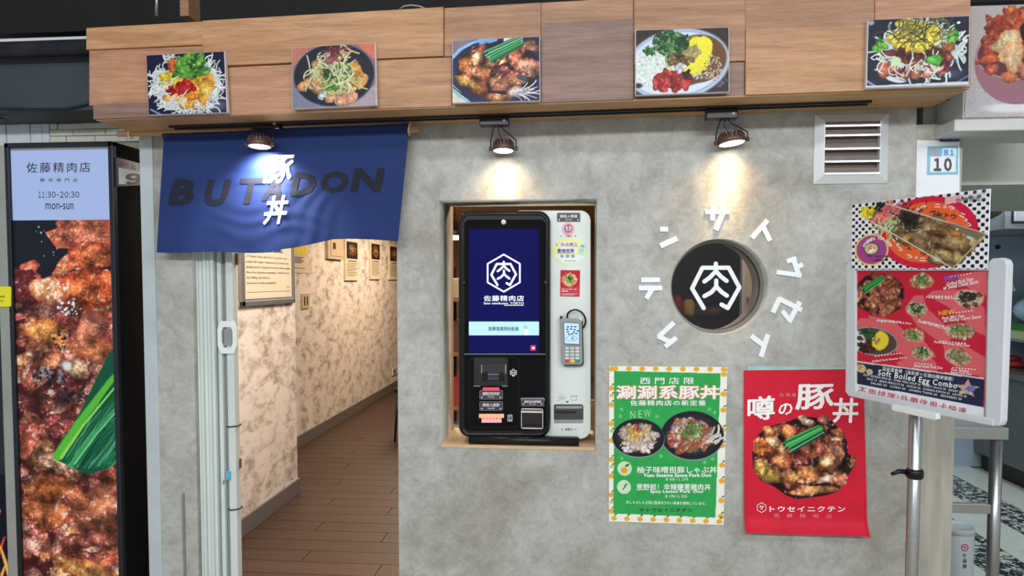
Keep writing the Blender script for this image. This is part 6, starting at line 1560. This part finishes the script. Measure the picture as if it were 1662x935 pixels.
bprism([(1373, 432), (1376, 426), (1383, 424), (1388.5, 427), (1388.5, 637), (1386, 644), (1377, 643), (1371.5, 636)], .010, -.016, 'frame_bar', M_FRW, bevel=.003)
bprism([(1603.5, 425), (1610, 419.5), (1624, 418.5), (1632, 422), (1634.5, 430), (1625, 684), (1622, 691), (1612, 692), (1598.5, 688)], .010, -.016, 'frame_bar', M_FRW, bevel=.003)
bprism([(1377, 635), (1388, 634.5), (1599, 677.5), (1613, 681), (1612, 692), (1598, 689.5), (1386, 645), (1377, 643)], .012, -.016, 'frame_bar', M_FRW, bevel=.003)
bprism([(1387, 431.5), (1605, 431.5), (1605, 439.2), (1387, 439.6)], .008, -.014, 'frame_bar', M_FRW, bevel=.001)
bprism([(1446.5, 656.5), (1519.5, 671.5), (1520, 681), (1516, 682.2), (1447, 666)], .026, .008, 'ledge', mat('white_ledge', S(222, 224, 226), .3, vary=.02), bevel=.002)
# the menu sheet
MQ = [P0(1389, 438.5), P0(1603.5, 438), P0(1598.5, 677), P0(1387, 634)]
MQ = [q + NB * .0025 for q in MQ]
def rect_uv(x, y):
    """picture point on the menu sheet -> sheet units 0..215 x 0..215"""
    xl = 1389 - (y - 438) * .008; xr = 1603.5 - (y - 438) * .021; u = (x - xl) / (xr - xl)
    yt = 438.5; yb = 634 + (677 - 634) * u; return (u * 215, (y - yt) / (yb - yt) * 215)
def p_menu():
    p = Paint(0, 0, 215, 215, 250, (196, 36, 60), 41, asp=.95)
    R = rect_uv
    def patch(pts): p.poly([R(*q) for q in pts], (214, 96, 104))
    patch([(1393, 522), (1400, 516), (1425, 518), (1425, 530), (1396, 533)]); patch([(1415, 512), (1460, 520), (1500, 560), (1530, 590), (1532, 610), (1500, 590), (1440, 560), (1420, 540)])
    patch([(1480, 500), (1495, 480), (1510, 480), (1515, 500), (1560, 545), (1540, 560), (1500, 530)]); patch([(1515, 480), (1525, 472), (1560, 470), (1600, 500), (1601, 545), (1590, 540), (1550, 500)])
    patch([(1540, 560), (1570, 560), (1601, 580), (1600, 612), (1570, 605), (1545, 585)]); patch([(1560, 450), (1590, 440), (1603, 440), (1602, 480), (1580, 470)]); patch([(1465, 590), (1490, 578), (1525, 600), (1530, 607), (1470, 597)])
    patch([(1480, 545), (1500, 540), (1530, 580), (1500, 585)])
    def plate(x, y, rx, ry, base, greens_, n=26):
        a = R(x, y); p.ell(a[0], a[1], rx, ry, (200, 180, 150), soft=.2, wob=.2); p.field(a[0], a[1], rx * .85, ry * .8, n, rx * .2, base, (110, 70, 50), .2); p.leaves(a[0], a[1] - ry * .15, rx * .5, ry * .5, 16, rx * .2, greens_)
    G1 = [(120, 160, 80), (90, 140, 70), (170, 190, 110)]; G2 = [(40, 110, 60), (60, 140, 70), (30, 80, 50)]; T = [(206, 176, 120), (196, 140, 90), (220, 200, 160)]; K = [(80, 60, 56), (130, 90, 80), (60, 56, 56)]; Wt = [(220, 216, 206), (206, 196, 180), (190, 170, 140)]
    # big glazed pork bowl
    a = R(1433, 478); p.ell(a[0], a[1], 47, 37, (44, 26, 26), soft=.08, wob=.15); p.field(a[0], a[1], 43, 33, 80, 7.5, [(206, 124, 80), (180, 92, 70), (224, 166, 116), (156, 76, 64), (214, 130, 100)], (76, 38, 34), .5)
    b = R(1404, 472); c = R(1441, 451); greens(p, b[0], b[1], c[0], c[1], 11, 7)
    # curry
    a = R(1421, 554); p.ell(a[0], a[1], 48, 25, (150, 150, 156), soft=.04); p.ell(a[0], a[1], 46, 23, (86, 66, 56), soft=.04); p.ell(a[0] - 32, a[1] + 2, 22, 20, (206, 212, 210), soft=.2); p.ell(a[0] + 16, a[1] - 2, 14, 17, (226, 206, 60), 25, soft=.15, wob=.3); p.field(a[0] - 20, a[1] + 3, 17, 9, 18, 4, [(120, 70, 66), (90, 54, 50)], (50, 30, 30)); p.leaves(a[0] - 8, a[1] - 12, 14, 7, 26, 4, G2); p.field(a[0] - 6, a[1] + 16, 16, 6, 14, 4, [(70, 36, 36), (96, 50, 44)], (40, 20, 20)); p.field(a[0] + 8, a[1] - 2, 6, 6, 8, 3, [(190, 176, 130)], (120, 100, 70))
    plate(1507, 457, 21, 13, T, G1); plate(1577, 485, 22, 15, K + Wt[:1], [(50, 56, 50), (70, 66, 60)]); plate(1498, 502, 19, 13, Wt, G2); plate(1565, 538, 22, 13, Wt, [(170, 176, 90), (130, 150, 80)]); plate(1494, 545, 20, 12, T, G1); plate(1508, 575, 18, 12, Wt, G2 + G1); plate(1562, 580, 21, 13, Wt + T, [(150, 160, 100), (180, 170, 120)])
    # navy strip
    p.poly([R(1388, 586.5), R(1598.5, 614.5), R(1597, 660.5), R(1387, 622)], (38, 44, 70)); p.poly([R(1388, 585.2), R(1598.5, 613), R(1598.5, 615.5), R(1388, 587.5)], (214, 206, 214))
    p.poly([(0, R(1387.4, 622)[1]), (215, R(1597, 660.5)[1]), (215, 215), (0, 215)], (226, 228, 236))
    for (x, y, r) in ((1401, 598, 10), (1417, 604, 6.5)): a = R(x, y); p.ell(a[0], a[1], r, r * .8, (206, 186, 150), soft=.1); p.field(a[0], a[1], r * .6, r * .5, 8, r * .3, [(222, 170, 110), (232, 214, 180)], (140, 100, 60))
    st = []
    for k in range(10):
        rr = 19 if k % 2 == 0 else 8; an = math.radians(-90 + 36 * k + 5); st.append(R(1575 + rr * math.cos(an), 631 + rr * .82 * math.sin(an)))
    p.poly(st, (190, 160, 140))
    p.grain(.05); return p
p_menu().build('menu_sheet', M_PPR, ms, MQ)
T1 = PB(.0036)
ink = Ink()
for (t, bx, an) in (('Original Grilled Pork Don', (1422, 521, 1479, 525.5), 5), ('Grilled Pork Don', (1536, 454, 1580, 460), -12), ('w/ Sweet Onion Sauce', (1530, 458.5, 1588, 465.5), -11), ('Pork BBQ Bibimbap', (1503, 481.6, 1558, 486), 2), ('Pork BBQ Don', (1529, 512, 1565, 518), -7), ('w/ Honey Curry Sauce', (1531, 514.5, 1592, 521.5), -7),
                   ('Double Pork BBQ Don', (1489, 524, 1537, 530), 15), ('Pork Bibimbap BBQ Don', (1516, 556, 1574, 561), 6), ('Grilled Pork Keema Curry', (1415, 581.5, 1472, 586), -7), ('Salted Onion Pork Don', (1483, 593, 1530, 597.5), 5), ('Yuzu Sesame', (1543, 599, 1573, 603), 6), ('Sauce Pork Don', (1543, 603.5, 1577, 607.5), 6)):
    ink.text(t, bx, .016, ang=an, shear=.15)
for (x, y, n, an) in ((1425, 518.5, 8, 5), (1534, 450, 9, -10), (1508, 479.5, 8, 1), (1541, 508, 8, -7), (1500, 521.5, 7, 13), (1525, 553, 9, 5), (1420, 577.5, 9, -7), (1485, 588.5, 6, 6), (1546, 596, 8, 5)):
    for k in range(n):
        xx = x + k * 5 * math.cos(math.radians(an)); yy = y + k * 5 * math.sin(math.radians(an)); ink.rect(xx, yy, xx + 2.6, yy + 1.6)
ink.text('Soft Boiled Egg Combo', (1424, 610.5, 1554, 623), .02, ang=9.8, spacing=1.15)
ink.text('溫泉蛋套餐（溫泉蛋＋任選加購更優惠）', (1431, 603.5, 1548, 610), .004, ang=8.6)
for i, t in enumerate(['SOFT BOILED EGG 20   PORK MISO SOUP 40   CURRY SAUCE 30   SECRET SAUCE 20', 'RICE 10   BEAN SPROUTS 20   KIMCHI 30   KOREAN KIMCHI 25   NATTO 40', 'SALAD 30   CORN 20   ONSEN TAMA 20   SEAWEED 20']):
    ink.text(t, (1400 + i * 6, 622 + i * 5.5, 1578 - i * 8, 625.4 + i * 5.5), .004, ang=10.2)
ink.build('white_lettering', M_INKW, ms, T1)
ink = Ink(); ink.text('NEW', (1533, 446, 1559, 454), .025, ang=-12); ink.text('40', (1567, 626, 1583, 636), .04, ang=6); ink.build('blue_lettering', mat('violet_blue_ink', S(84, 96, 190), .5), ms, T1)
ink = Ink(); ink.text('NEW', (1523, 503.4, 1550, 511), .03, ang=-7); ink.build('yellow_lettering', mat('amber_ink', S(232, 176, 60), .5), ms, T1)
ink = Ink(); ink.text('不用排隊!外帶信用卡快速', (1391, 644.5, 1570, 656.5), .006, ang=11.6, spacing=1.2); ink.build('red_lettering', M_INKR, ms, T1)
# upper checkered card
CQ = [P0(1387.3, 332.5), P0(1611, 306.5), P0(1606.5, 437), P0(1386.7, 437.5)]
cd = MB().prism([q + NB * .010 for q in CQ], NB * -.004).build('checkered_card', M_PAPER, ms)
def rc_(x, y):
    yt = 160 - .104 * (x - 50); return ((x - 50) / 1530 * 1000, (y - yt) / (872 - yt) * 540)
def p_card():
    p = Paint(0, 0, 1000, 540, 290, (232, 232, 236), 43, asp=.53)
    s = 28.0
    for j in range(20):
        for i in range(37):
            if (i + j) % 2 == 0: p.poly(rrect(i * s + 2, j * s + 2, i * s + s - 1, j * s + s - 2, 7, 2), (28, 30, 44))
    p.ell(585, 270, 358, 268, (206, 34, 66), soft=.02); p.ell(580, 268, 296, 226, (232, 100, 54), soft=.02)
    R = rc_
    box = [R(*q) for q in ((145, 270), (480, 145), (1560, 490), (1245, 862))]
    p.poly(box, (120, 104, 84))
    def F_(x, y, rx, ry, n, size, pal, ce, hl=.2, an=None): a = R(x, y); p.field(a[0], a[1], rx, ry, n, size, pal, ce, hl, ang=an)
    F_(260, 240, 66, 46, 26, 20, [(222, 206, 40), (236, 222, 70)], (170, 150, 30)); F_(420, 190, 40, 30, 10, 22, [(30, 60, 44), (20, 44, 36)], (14, 30, 24)); a = R(490, 260); p.strands(a[0], a[1], 90, 60, 50, 90, 9, [(232, 110, 120), (240, 150, 140), (222, 80, 100)], .3, -25, 20); F_(400, 320, 60, 30, 12, 26, [(240, 150, 120), (236, 130, 110)], (200, 80, 80))
    a = R(540, 430); p.strands(a[0], a[1], 90, 60, 44, 60, 11, [(206, 216, 150), (170, 196, 110), (224, 226, 190)], .4)
    F_(900, 480, 190, 95, 40, 56, [(176, 150, 110), (150, 120, 84), (196, 176, 136)], (76, 56, 36), .2, 28); F_(1220, 600, 170, 110, 34, 64, [(196, 176, 120), (176, 140, 86), (206, 186, 140), (120, 86, 56)], (70, 46, 30), .25, 28)
    for (x, y, rx, ry, an, ci, ce) in ((880, 470, 150, 50, 30, (170, 146, 112), (84, 64, 44)), (860, 550, 150, 46, 32, (160, 134, 100), (80, 58, 40)), (1250, 580, 150, 80, 25, (190, 166, 116), (96, 66, 40)), (1150, 700, 130, 60, 35, (196, 180, 120), (110, 80, 46)), (1260, 480, 70, 30, 20, (196, 136, 80), (120, 70, 40)), (720, 540, 70, 50, 30, (190, 160, 96), (110, 84, 46))):
        a = R(x, y); p.chunk(a[0], a[1], rx * .65, ry * .75, an, ci, ce, .2)
    for (x, y, rx, ry) in ((1110, 500, 60, 26), (1090, 620, 46, 40), (1180, 650, 60, 20)): a = R(x, y); p.ell(a[0], a[1], rx, ry, (60, 36, 26), 20, soft=.7, alpha=.85)
    a = R(770, 320); p.ell(a[0], a[1], 88, 66, (34, 32, 34), soft=.5, wob=.4); p.strands(a[0], a[1], 100, 70, 80, 70, 6, [(26, 26, 30), (44, 40, 40), (60, 50, 44)], .4)
    p.line([box[1], box[2]], 10, (206, 196, 176)); p.line([box[0], box[3]], 9, (226, 216, 200)); p.line([box[2], box[3]], 12, (190, 170, 130)); p.line([R(400, 385), R(640, 235)], 8, (200, 170, 150)); p.poly([R(1180, 355), R(1555, 490), R(1480, 560), R(1260, 440)], (124, 108, 84)); a = R(1410, 530); p.ell(a[0], a[1], 36, 12, (190, 206, 210), 25, soft=.4); a = R(1280, 435); p.ell(a[0], a[1], 14, 10, (200, 210, 214), soft=.5)
    a = R(308, 655); p.ell(a[0], a[1], 143, 130, (236, 196, 110), soft=.02); p.ell(a[0], a[1], 128, 116, (160, 72, 140), soft=.02); p.ell(a[0], a[1] - 8, 66, 52, (60, 40, 50), soft=.03); p.ell(a[0], a[1] - 8, 58, 45, (206, 186, 160), soft=.05); p.chunk(a[0] + 6, a[1] - 14, 36, 20, 35, (236, 160, 90), (190, 110, 70), .2); p.chunk(a[0] + 6, a[1] + 14, 40, 16, -10, (240, 230, 216), (200, 180, 160), .2)
    p.poly([R(1150, 80), R(1320, 60), R(1310, 145), R(1150, 160)], (232, 170, 180))
    p.poly([R(1330, 58), R(1545, 30), R(1540, 110), R(1330, 130)], (200, 200, 210), alpha=.55)
    p.grain(.05); return p
p_card().build('card_print', M_PPR, ms, [q + NB * .0112 for q in CQ])
C1 = PB(.0122)
cpx = lambda x, y: (1380 + x / 6.925, 310 + y / 6.925)
def ctext(i, t, cx, cy, w, h, an=0, bold=.03, shear=.0):
    a = cpx(cx, cy); i.text(t, (a[0] - w / 13.85, a[1] - h / 13.85, a[0] + w / 13.85, a[1] + h / 13.85), bold, ang=an, shear=shear)
ink = Ink()
for (t, x, y, w, h, an) in (('ュ', 755, 205, 50, 28, -30), ('ウ', 825, 178, 66, 36, -18), ('ニ', 980, 165, 64, 36, 0), ('ュ', 1062, 178, 42, 28, 6), ('ウ', 1142, 190, 66, 44, 14), ('ニ', 1262, 272, 64, 44, 25), ('ュ', 1300, 325, 44, 30, 32), ('ウ', 1336, 380, 50, 40, 40), ('ニ', 505, 545, 40, 50, 60), ('ュ', 535, 600, 40, 34, 55), ('ウ', 562, 655, 56, 40, 40), ('ウ', 665, 735, 60, 44, 30), ('ュ', 740, 748, 40, 26, 15), ('ニ', 812, 768, 70, 36, 4), ('ニ', 965, 778, 40, 20, -4)): ctext(ink, t, x, y, w, h, an, .035)
for k, chh in enumerate('Present for you!'):
    if chh == ' ': continue
    an = -158 + k * (136 / 15.0); a = math.radians(an); ctext(ink, chh, 308 + 158 * math.cos(a), 668 + 138 * math.sin(a), 26 if chh not in 'Itfr!' else 18, 36, an + 90, .02)
ink.build('card_white_lettering', M_INKW, ms, C1)
ink = Ink(); ctext(ink, 'ベントウ', 1040, 262, 310, 60, 12, .03); ctext(ink, 'ベントウ', 720, 650, 300, 50, 32, .03) if False else None
for (t, x, y, w, h, an) in (('ン', 630, 610, 44, 40, 35), ('ト', 672, 650, 50, 40, 30), ('ウ', 822, 708, 70, 36, 12)): ctext(ink, t, x, y, w, h, an, .035)
ctext(ink, '今なら味玉付♥', 310, 738, 240, 26, 0, .006); ctext(ink, '一個無料', 315, 778, 170, 24, 0, .006); ctext(ink, '外帶限定', 1330, 98, 290, 66, -7, .0)
ink.build('card_black_lettering', mat('black_card_ink', S(30, 26, 30), .5), ms, C1)
# pole, clamp
pt = PB(-.022)(1487, 668); pbm = Vector((pt.x, pt.y, ZF + .02))
MB().tube([pt + Vector((0, 0, .25)), pbm], .0165, 20).build('pole', M_STEEL, ms)
MB().lathe((pt.x, pt.y, ZF), [(.17, 0), (.17, .012), (.05, .024), (.02, .03)], (0, 0, 1), 32).build('base', M_STEEL, ms)
cz = PB(-.022)(1480, 767).z
cl = MB().lathe((pt.x, pt.y, cz - .014), [(.021, 0), (.024, .005), (.024, .022), (.020, .028)], (0, 0, 1), 20).build('height_clamp', M_BLKPL, ms)
MB().tube([(pt.x - .018, pt.y, cz + .003), (pt.x - .045, pt.y - .004, cz + .006), (pt.x - .068, pt.y - .008, cz - .002)], [.008, .007, .005], 10).build('clamp_lever', M_BLKPL, cl)

# ================================================================== NEIGHBOUR'S SIGN AND KITCHEN
ns_ = thing('neighbour_sign', 'neighbouring stall sign box with fried food bowl picture', 'sign', W(1610, 205, -.1))
YSG = -.10; SX0 = W(1564, 180, YSG).x; SX1 = SX0 + (W(1662, 100, -.10).x - W(1564, 100, -.10).x) / 98.0 * (1000 / 4.25); SZ0, SZ1 = W(1600, 192, YSG).z, W(1600, 8, YSG).z
M_SIGNM = mat('dirty_white_metal', S(190, 194, 190), .45, vary=.12, scale=5)
MB().box(SX0, SX1, YSG + .004, .12, SZ0, SZ1).build('box', M_SIGNM, ns_, bevel=.003)
MB().box(SX0 - .03, SX1, YSG - .006, .13, SZ0 - .042, SZ0 - .002).build('bottom_rail', M_SIGNM, ns_, bevel=.004)
MB().box(SX0 - .045, SX0 - .002, .08, .14, SZ0 - .03, SZ0 + .13).build('side_flange', mat('grimy_grey', S(110, 108, 100), .7, vary=.3, scale=14), ns_)
MB().lathe((SX0 - .0005, .0, SZ0 + .09), [(.006, 0), (.005, .002)], (-1, 0, 0), 10).build('bolt', M_BLACK, ns_)
def p_nb():
    p = Paint(10, 60, 1010, 800, 230, (176, 172, 170), 51)
    p.I *= (1 + .1 * (p.N1 - .5))[..., None]
    for k in range(40): p.line([(10, 470 + k * 16), (400, 560 + k * 16)], 5, (150, 146, 160)); p.line([(10 + k * 16, 800), (60 + k * 16, 480)], 4, (210, 208, 214))
    p.poly([(10, 60), (620, 60), (620, 300), (10, 470)], (176, 170, 168)); p.ell(330, 740, 240, 40, (214, 214, 216), soft=.5)
    p.ell(380, 430, 315, 290, (150, 106, 118), soft=.02); p.poly([(60, 60), (620, 60), (620, 300), (60, 300)], (176, 170, 168)); p.ell(380, 380, 312, 175, (176, 136, 146), soft=.02); p.ell(380, 385, 296, 160, (92, 56, 60), soft=.03)
    p.field(300, 190, 160, 110, 60, 44, [(190, 90, 60), (206, 120, 80), (170, 66, 54)], (130, 50, 40), .15); p.field(180, 330, 40, 60, 10, 40, [(190, 96, 66)], (120, 50, 40), .15)
    for (x, y, rx, ry, an, ci, ce) in ((300, 300, 108, 76, -10, (226, 206, 170), (176, 130, 90)), (340, 400, 106, 100, -30, (222, 196, 156), (180, 120, 76)), (165, 415, 80, 36, -5, (196, 96, 64), (130, 54, 40)), (190, 480, 52, 40, 10, (190, 100, 76), (120, 52, 44)), (320, 535, 66, 36, 0, (206, 130, 90), (136, 66, 48)), (440, 510, 60, 60, 40, (216, 150, 120), (140, 70, 56)), (500, 420, 80, 70, 20, (190, 90, 60), (120, 50, 40)), (430, 240, 50, 60, 0, (50, 44, 40), (30, 26, 26))): p.chunk(x, y, rx, ry, an, ci, ce, .15)
    p.grain(.05); return p
p_nb().build('print', m_print('neighbour_print', rough=.4), ns_, [(SX0 + .004, YSG, SZ1 - .004), (SX1 - .01, YSG, SZ1 - .004), (SX1 - .01, YSG, SZ0 + .003), (SX0 + .004, YSG, SZ0 + .003)])
M_HOOD = mat('pale_green_enamel', S(196, 204, 196), .45, vary=.05, scale=3)
hd = MB().box(PX1 + .002, 3.4, .36, 1.5, W(1600, 300, .36).z, W(1600, 190, .36).z).build('wall_kitchen_soffit', M_HOOD); struct(hd, 'pale green soffit over the neighbouring kitchen opening')
YKB = 3.65; XKC = 3.35
bw_ = MB().box(PX1 - .3, 4.4, YKB, YKB + .1, ZO, 2.7).build('wall_kitchen_back', mat('blue_grey_tile', S(158, 174, 190), .4, vary=.08, scale=3)); struct(bw_, 'blue grey back wall of the neighbouring kitchen')
o = MB().box(4.3, 4.4, .36, YKB, ZO, 2.7).build('wall_kitchen_right', MATS['blue_grey_tile']); struct(o, 'right wall of the neighbouring kitchen')
o = MB().lathe((W(1619, 401, YKB).x, YKB, W(1619, 401, YKB).z), [(.02, 0), (.016, .02)], (0, -1, 0), 12).build('wall_knob', M_BLACK, bw_)
YC = 2.75; c0 = W(1631, 372, YC); c1 = W(1631, 296, YC)
kc = thing('steel_cabinet', 'pale steel wall cabinet in the neighbouring kitchen', 'cabinet', (c0.x + .4, YC + .4, c0.z))
MB().box(c0.x, 4.29, YC, YKB - .002, c0.z, c1.z).build('body', M_ALU, kc, bevel=.004)
MB().box(c0.x - .06, 4.29, YC - .04, YKB - .002, c1.z, c1.z + .04).build('cornice', M_FRW, kc, bevel=.004)
MB().box(c0.x + .05, c0.x + .60, YC - .02, YC, c0.z + .05, c1.z - .05).build('cabinet_door', mat('pressed_steel', S(186, 196, 200), .35, .4), kc, bevel=.008)
MB().box(c0.x + .04, c0.x + .61, YC - .004, YC - .001, c0.z + .04, c1.z - .04).build('door_gasket', M_BLACK, kc)
pc_ = W(1607, 336, 2.7)
o = MB().blob(pc_, .07, .05, .07, 3, amp=.25).build('hanging_bundle', mat('brown_rag', S(96, 76, 60), .9, vary=.4)); tag(o, 'brown bundle hanging beside the steel cabinet', 'bundle')
# counter along the right wall
zt = WX(1625, 603, XKC).z
kt = thing('kitchen_counter', 'dark steel kitchen counter at the right picture edge', 'counter', (XKC + .4, 2.3, ZO))
MB().box(XKC - .02, 4.28, 1.0, YKB - .01, zt - .04, zt).build('counter_top', mat('grey_steel_top', S(120, 124, 122), .3, .6), kt, bevel=.003)
MB().box(XKC, 4.28, 1.02, YKB - .02, ZO + .14, zt - .04).build('counter_body', mat('green_grey_steel', S(112, 118, 114), .5, .3, vary=.08), kt)
MB().box(XKC + .06, 4.28, 1.06, YKB - .03, ZO, ZO + .14).build('plinth', M_BLACK, kt)
XS_ = XKC + .10; z2 = WX(1640, 549, XS_).z; z3 = WX(1650, 443, XS_).z
MB().box(XS_, 4.28, 1.6, YKB - .02, z2 - .02, z2).build('upper_shelf', M_ALU, kt)
MB().box(XS_, 4.28, 1.6, 2.9, z3 - .02, z3).build('upper_shelf', M_ALU, kt)
for y_ in (1.62, 2.9): MB().box(XS_ + .01, XS_ + .04, y_, y_ + .03, zt, z3 + .28).build('shelf_post', M_ALU, kt)
def kitem(name, label_, cat, mb, m): o = mb.build(name, m); tag(o, label_, cat); return o
a = WZ(1645, 596, zt); kitem('folded_cloth', 'red cloth folded on the dark steel counter', 'cloth', MB().blob((a.x, a.y, zt + .028), .09, .09, .03, 5, amp=.08).blob((a.x - .01, a.y + .02, zt + .072), .08, .07, .026, 6, amp=.08), mat('red_cloth', S(186, 60, 64), .8))
a = WZ(1642, 580, zt); a = Vector((3.75, 3.45, zt)); pn = thing('frying_pan', 'black pan with pale rim on the kitchen counter', 'pan', a)
MB().lathe((a.x, a.y, zt), [(.08, 0), (.11, .06), (.104, .06), (.076, .01)], (0, 0, 1), 24).build('pan_body', M_BLACK, pn); MB().lathe((a.x, a.y, zt + .06), [(.112, 0), (.112, .008), (.10, .008)], (0, 0, 1), 24).build('rim', M_STEEL2, pn)
a = WZ(1650, 549, z2); ty = a.y
kitem('pale_tray', 'cream tray on the kitchen shelf', 'tray', MB().box(XS_ + .02, XS_ + .40, ty - .3, ty + .25, z2, z2 + .06), mat('cream_plastic', S(206, 210, 160), .4))
kitem('green_basket', 'green plastic basket on the cream tray', 'basket', MB().box(XS_ + .07, XS_ + .38, ty - .26, ty + .2, z2 + .061, z2 + .115), mat('green_plastic', S(60, 140, 70), .4))
kitem('plastic_bag', 'pale blue plastic bag of goods on the green basket', 'bag', MB().blob((XS_ + .21, ty - .05, z2 + .116 + .115), .20, .18, .115, 8, amp=.06), mat('pale_blue_film', S(186, 220, 236), .3, bump=.3, scale=14))
kitem('red_tag', 'small red tag at the edge of the kitchen shelf', 'tag', MB().box(XS_ + .005, XS_ + .05, ty + .26, ty + .30, z2 + .001, z2 + .11), mat('red_plastic', S(190, 40, 60), .4))
a = W(1638, 460, 3.3); kitem('paper_napkins', 'pale yellow paper bundle beside the menu stand', 'paper', MB().pxprism([(1633, 452), (1640, 448), (1649, 472), (1634, 476)], 3.3, 3.4), mat('pale_yellow_paper', S(206, 206, 160), .6))
kitem('red_clip', 'small red clip above the yellow paper bundle', 'clip', MB().pxprism([(1632, 441), (1643, 445), (1633, 450)], 3.28, 3.31), MATS['red_plastic'])
a = WZ(1659, 443, z3); kitem('rice_bowl', 'white bowl on the upper kitchen shelf', 'bowl', MB().lathe((XS_ + .13, 2.35, z3), [(.05, 0), (.09, .04), (.11, .09), (.104, .09), (.08, .04)], (0, 0, 1), 20), M_WHITE)
kitem('green_bottle', 'green bottle on the cream tray shelf', 'bottle', MB().lathe((XS_ + .12, 1.95, z2), [(.05, 0), (.055, .02), (.055, .2), (.02, .28), (.02, .33)], (0, 0, 1), 16), mat('green_glass', S(20, 130, 70), .2))

# steel table behind the pier
stt = thing('steel_table', 'stainless steel work table behind the right pier', 'table', W(1600, 935, .42))
YTb = .42
x0 = W(1520, 700, YTb).x; x1 = W(1637.5, 700, YTb).x; za, zb = W(1600, 713.5, YTb).z, W(1600, 694.5, YTb).z
MB().box(x0, x1, YTb, YTb + .5, za, zb).build('table_top', M_STEEL, stt, bevel=.002)
for px in (1614.5,):
    for y in (YTb + .045, YTb + .45):
        xx = W(px, 800, YTb + .045).x; MB().tube([(xx, y, za), (xx, y, ZO)], .0235, 20).build('leg', M_STEEL, stt)
for y in (YTb + .045, YTb + .45): MB().tube([(x0 + .03, y, za), (x0 + .03, y, ZO)], .0235, 20).build('leg', M_STEEL, stt)
MB().box(x0, W(1606, 820, YTb + .045).x, YTb + .033, YTb + .057, W(1580, 833, YTb + .04).z, W(1580, 817.5, YTb + .04).z).build('lower_rail', M_STEEL, stt, bevel=.002)
# sauce pail
YPL = 1.05; a = W(1552, 852, YPL); r_ = W(1580.5, 852, YPL).x - a.x
pk = thing('sauce_pail', 'white lidded sauce pail with red emblem under the steel table', 'pail', (a.x, YPL, ZO))
M_PAIL = mat('milky_plastic', S(190, 196, 200), .4, vary=.03)
MB().lathe((a.x, YPL, ZO), [(r_ * .82, 0), (r_ * .92, .02), (r_ * .95, a.z - ZO - .03), (r_ * .9, a.z - ZO - .02)], (0, 0, 1), 28).build('body', M_PAIL, pk)
MB().lathe((a.x, YPL, a.z - .03), [(r_ * .98, 0), (r_ * 1.0, .018), (r_ * .94, .028), (r_ * .90, .022), (r_ * .3, .024)], (0, 0, 1), 28).build('lid', M_PAIL, pk)
def pail(x, y):
    d = ray(x, y); o = CAMP - Vector((a.x, YPL, 0)); A = d.x ** 2 + d.y ** 2; B_ = 2 * (o.x * d.x + o.y * d.y); C_ = o.x ** 2 + o.y ** 2 - (r_ * .955) ** 2; D = B_ * B_ - 4 * A * C_
    t = (-B_ - math.sqrt(max(D, 0))) / (2 * A); return CAMP + d * t
ink = Ink(); ink.ring(1566, 889, 4.6, 6.2, 24, 1.0); ink.text('牛', (1562.6, 885.8, 1569.4, 892.4), .02); ink.build('red_emblem', mat('magenta_ink', S(176, 50, 90), .5), pk, pail)
ink = Ink(); ink.text('牛', (1562.6, 898.6, 1569, 905.4), .01); ink.text('頭', (1562.6, 907.4, 1569, 914.4), .01); ink.text('牌', (1562.6, 916, 1569, 923), .01); ink.build('lettering', M_INKK, pk, pail)
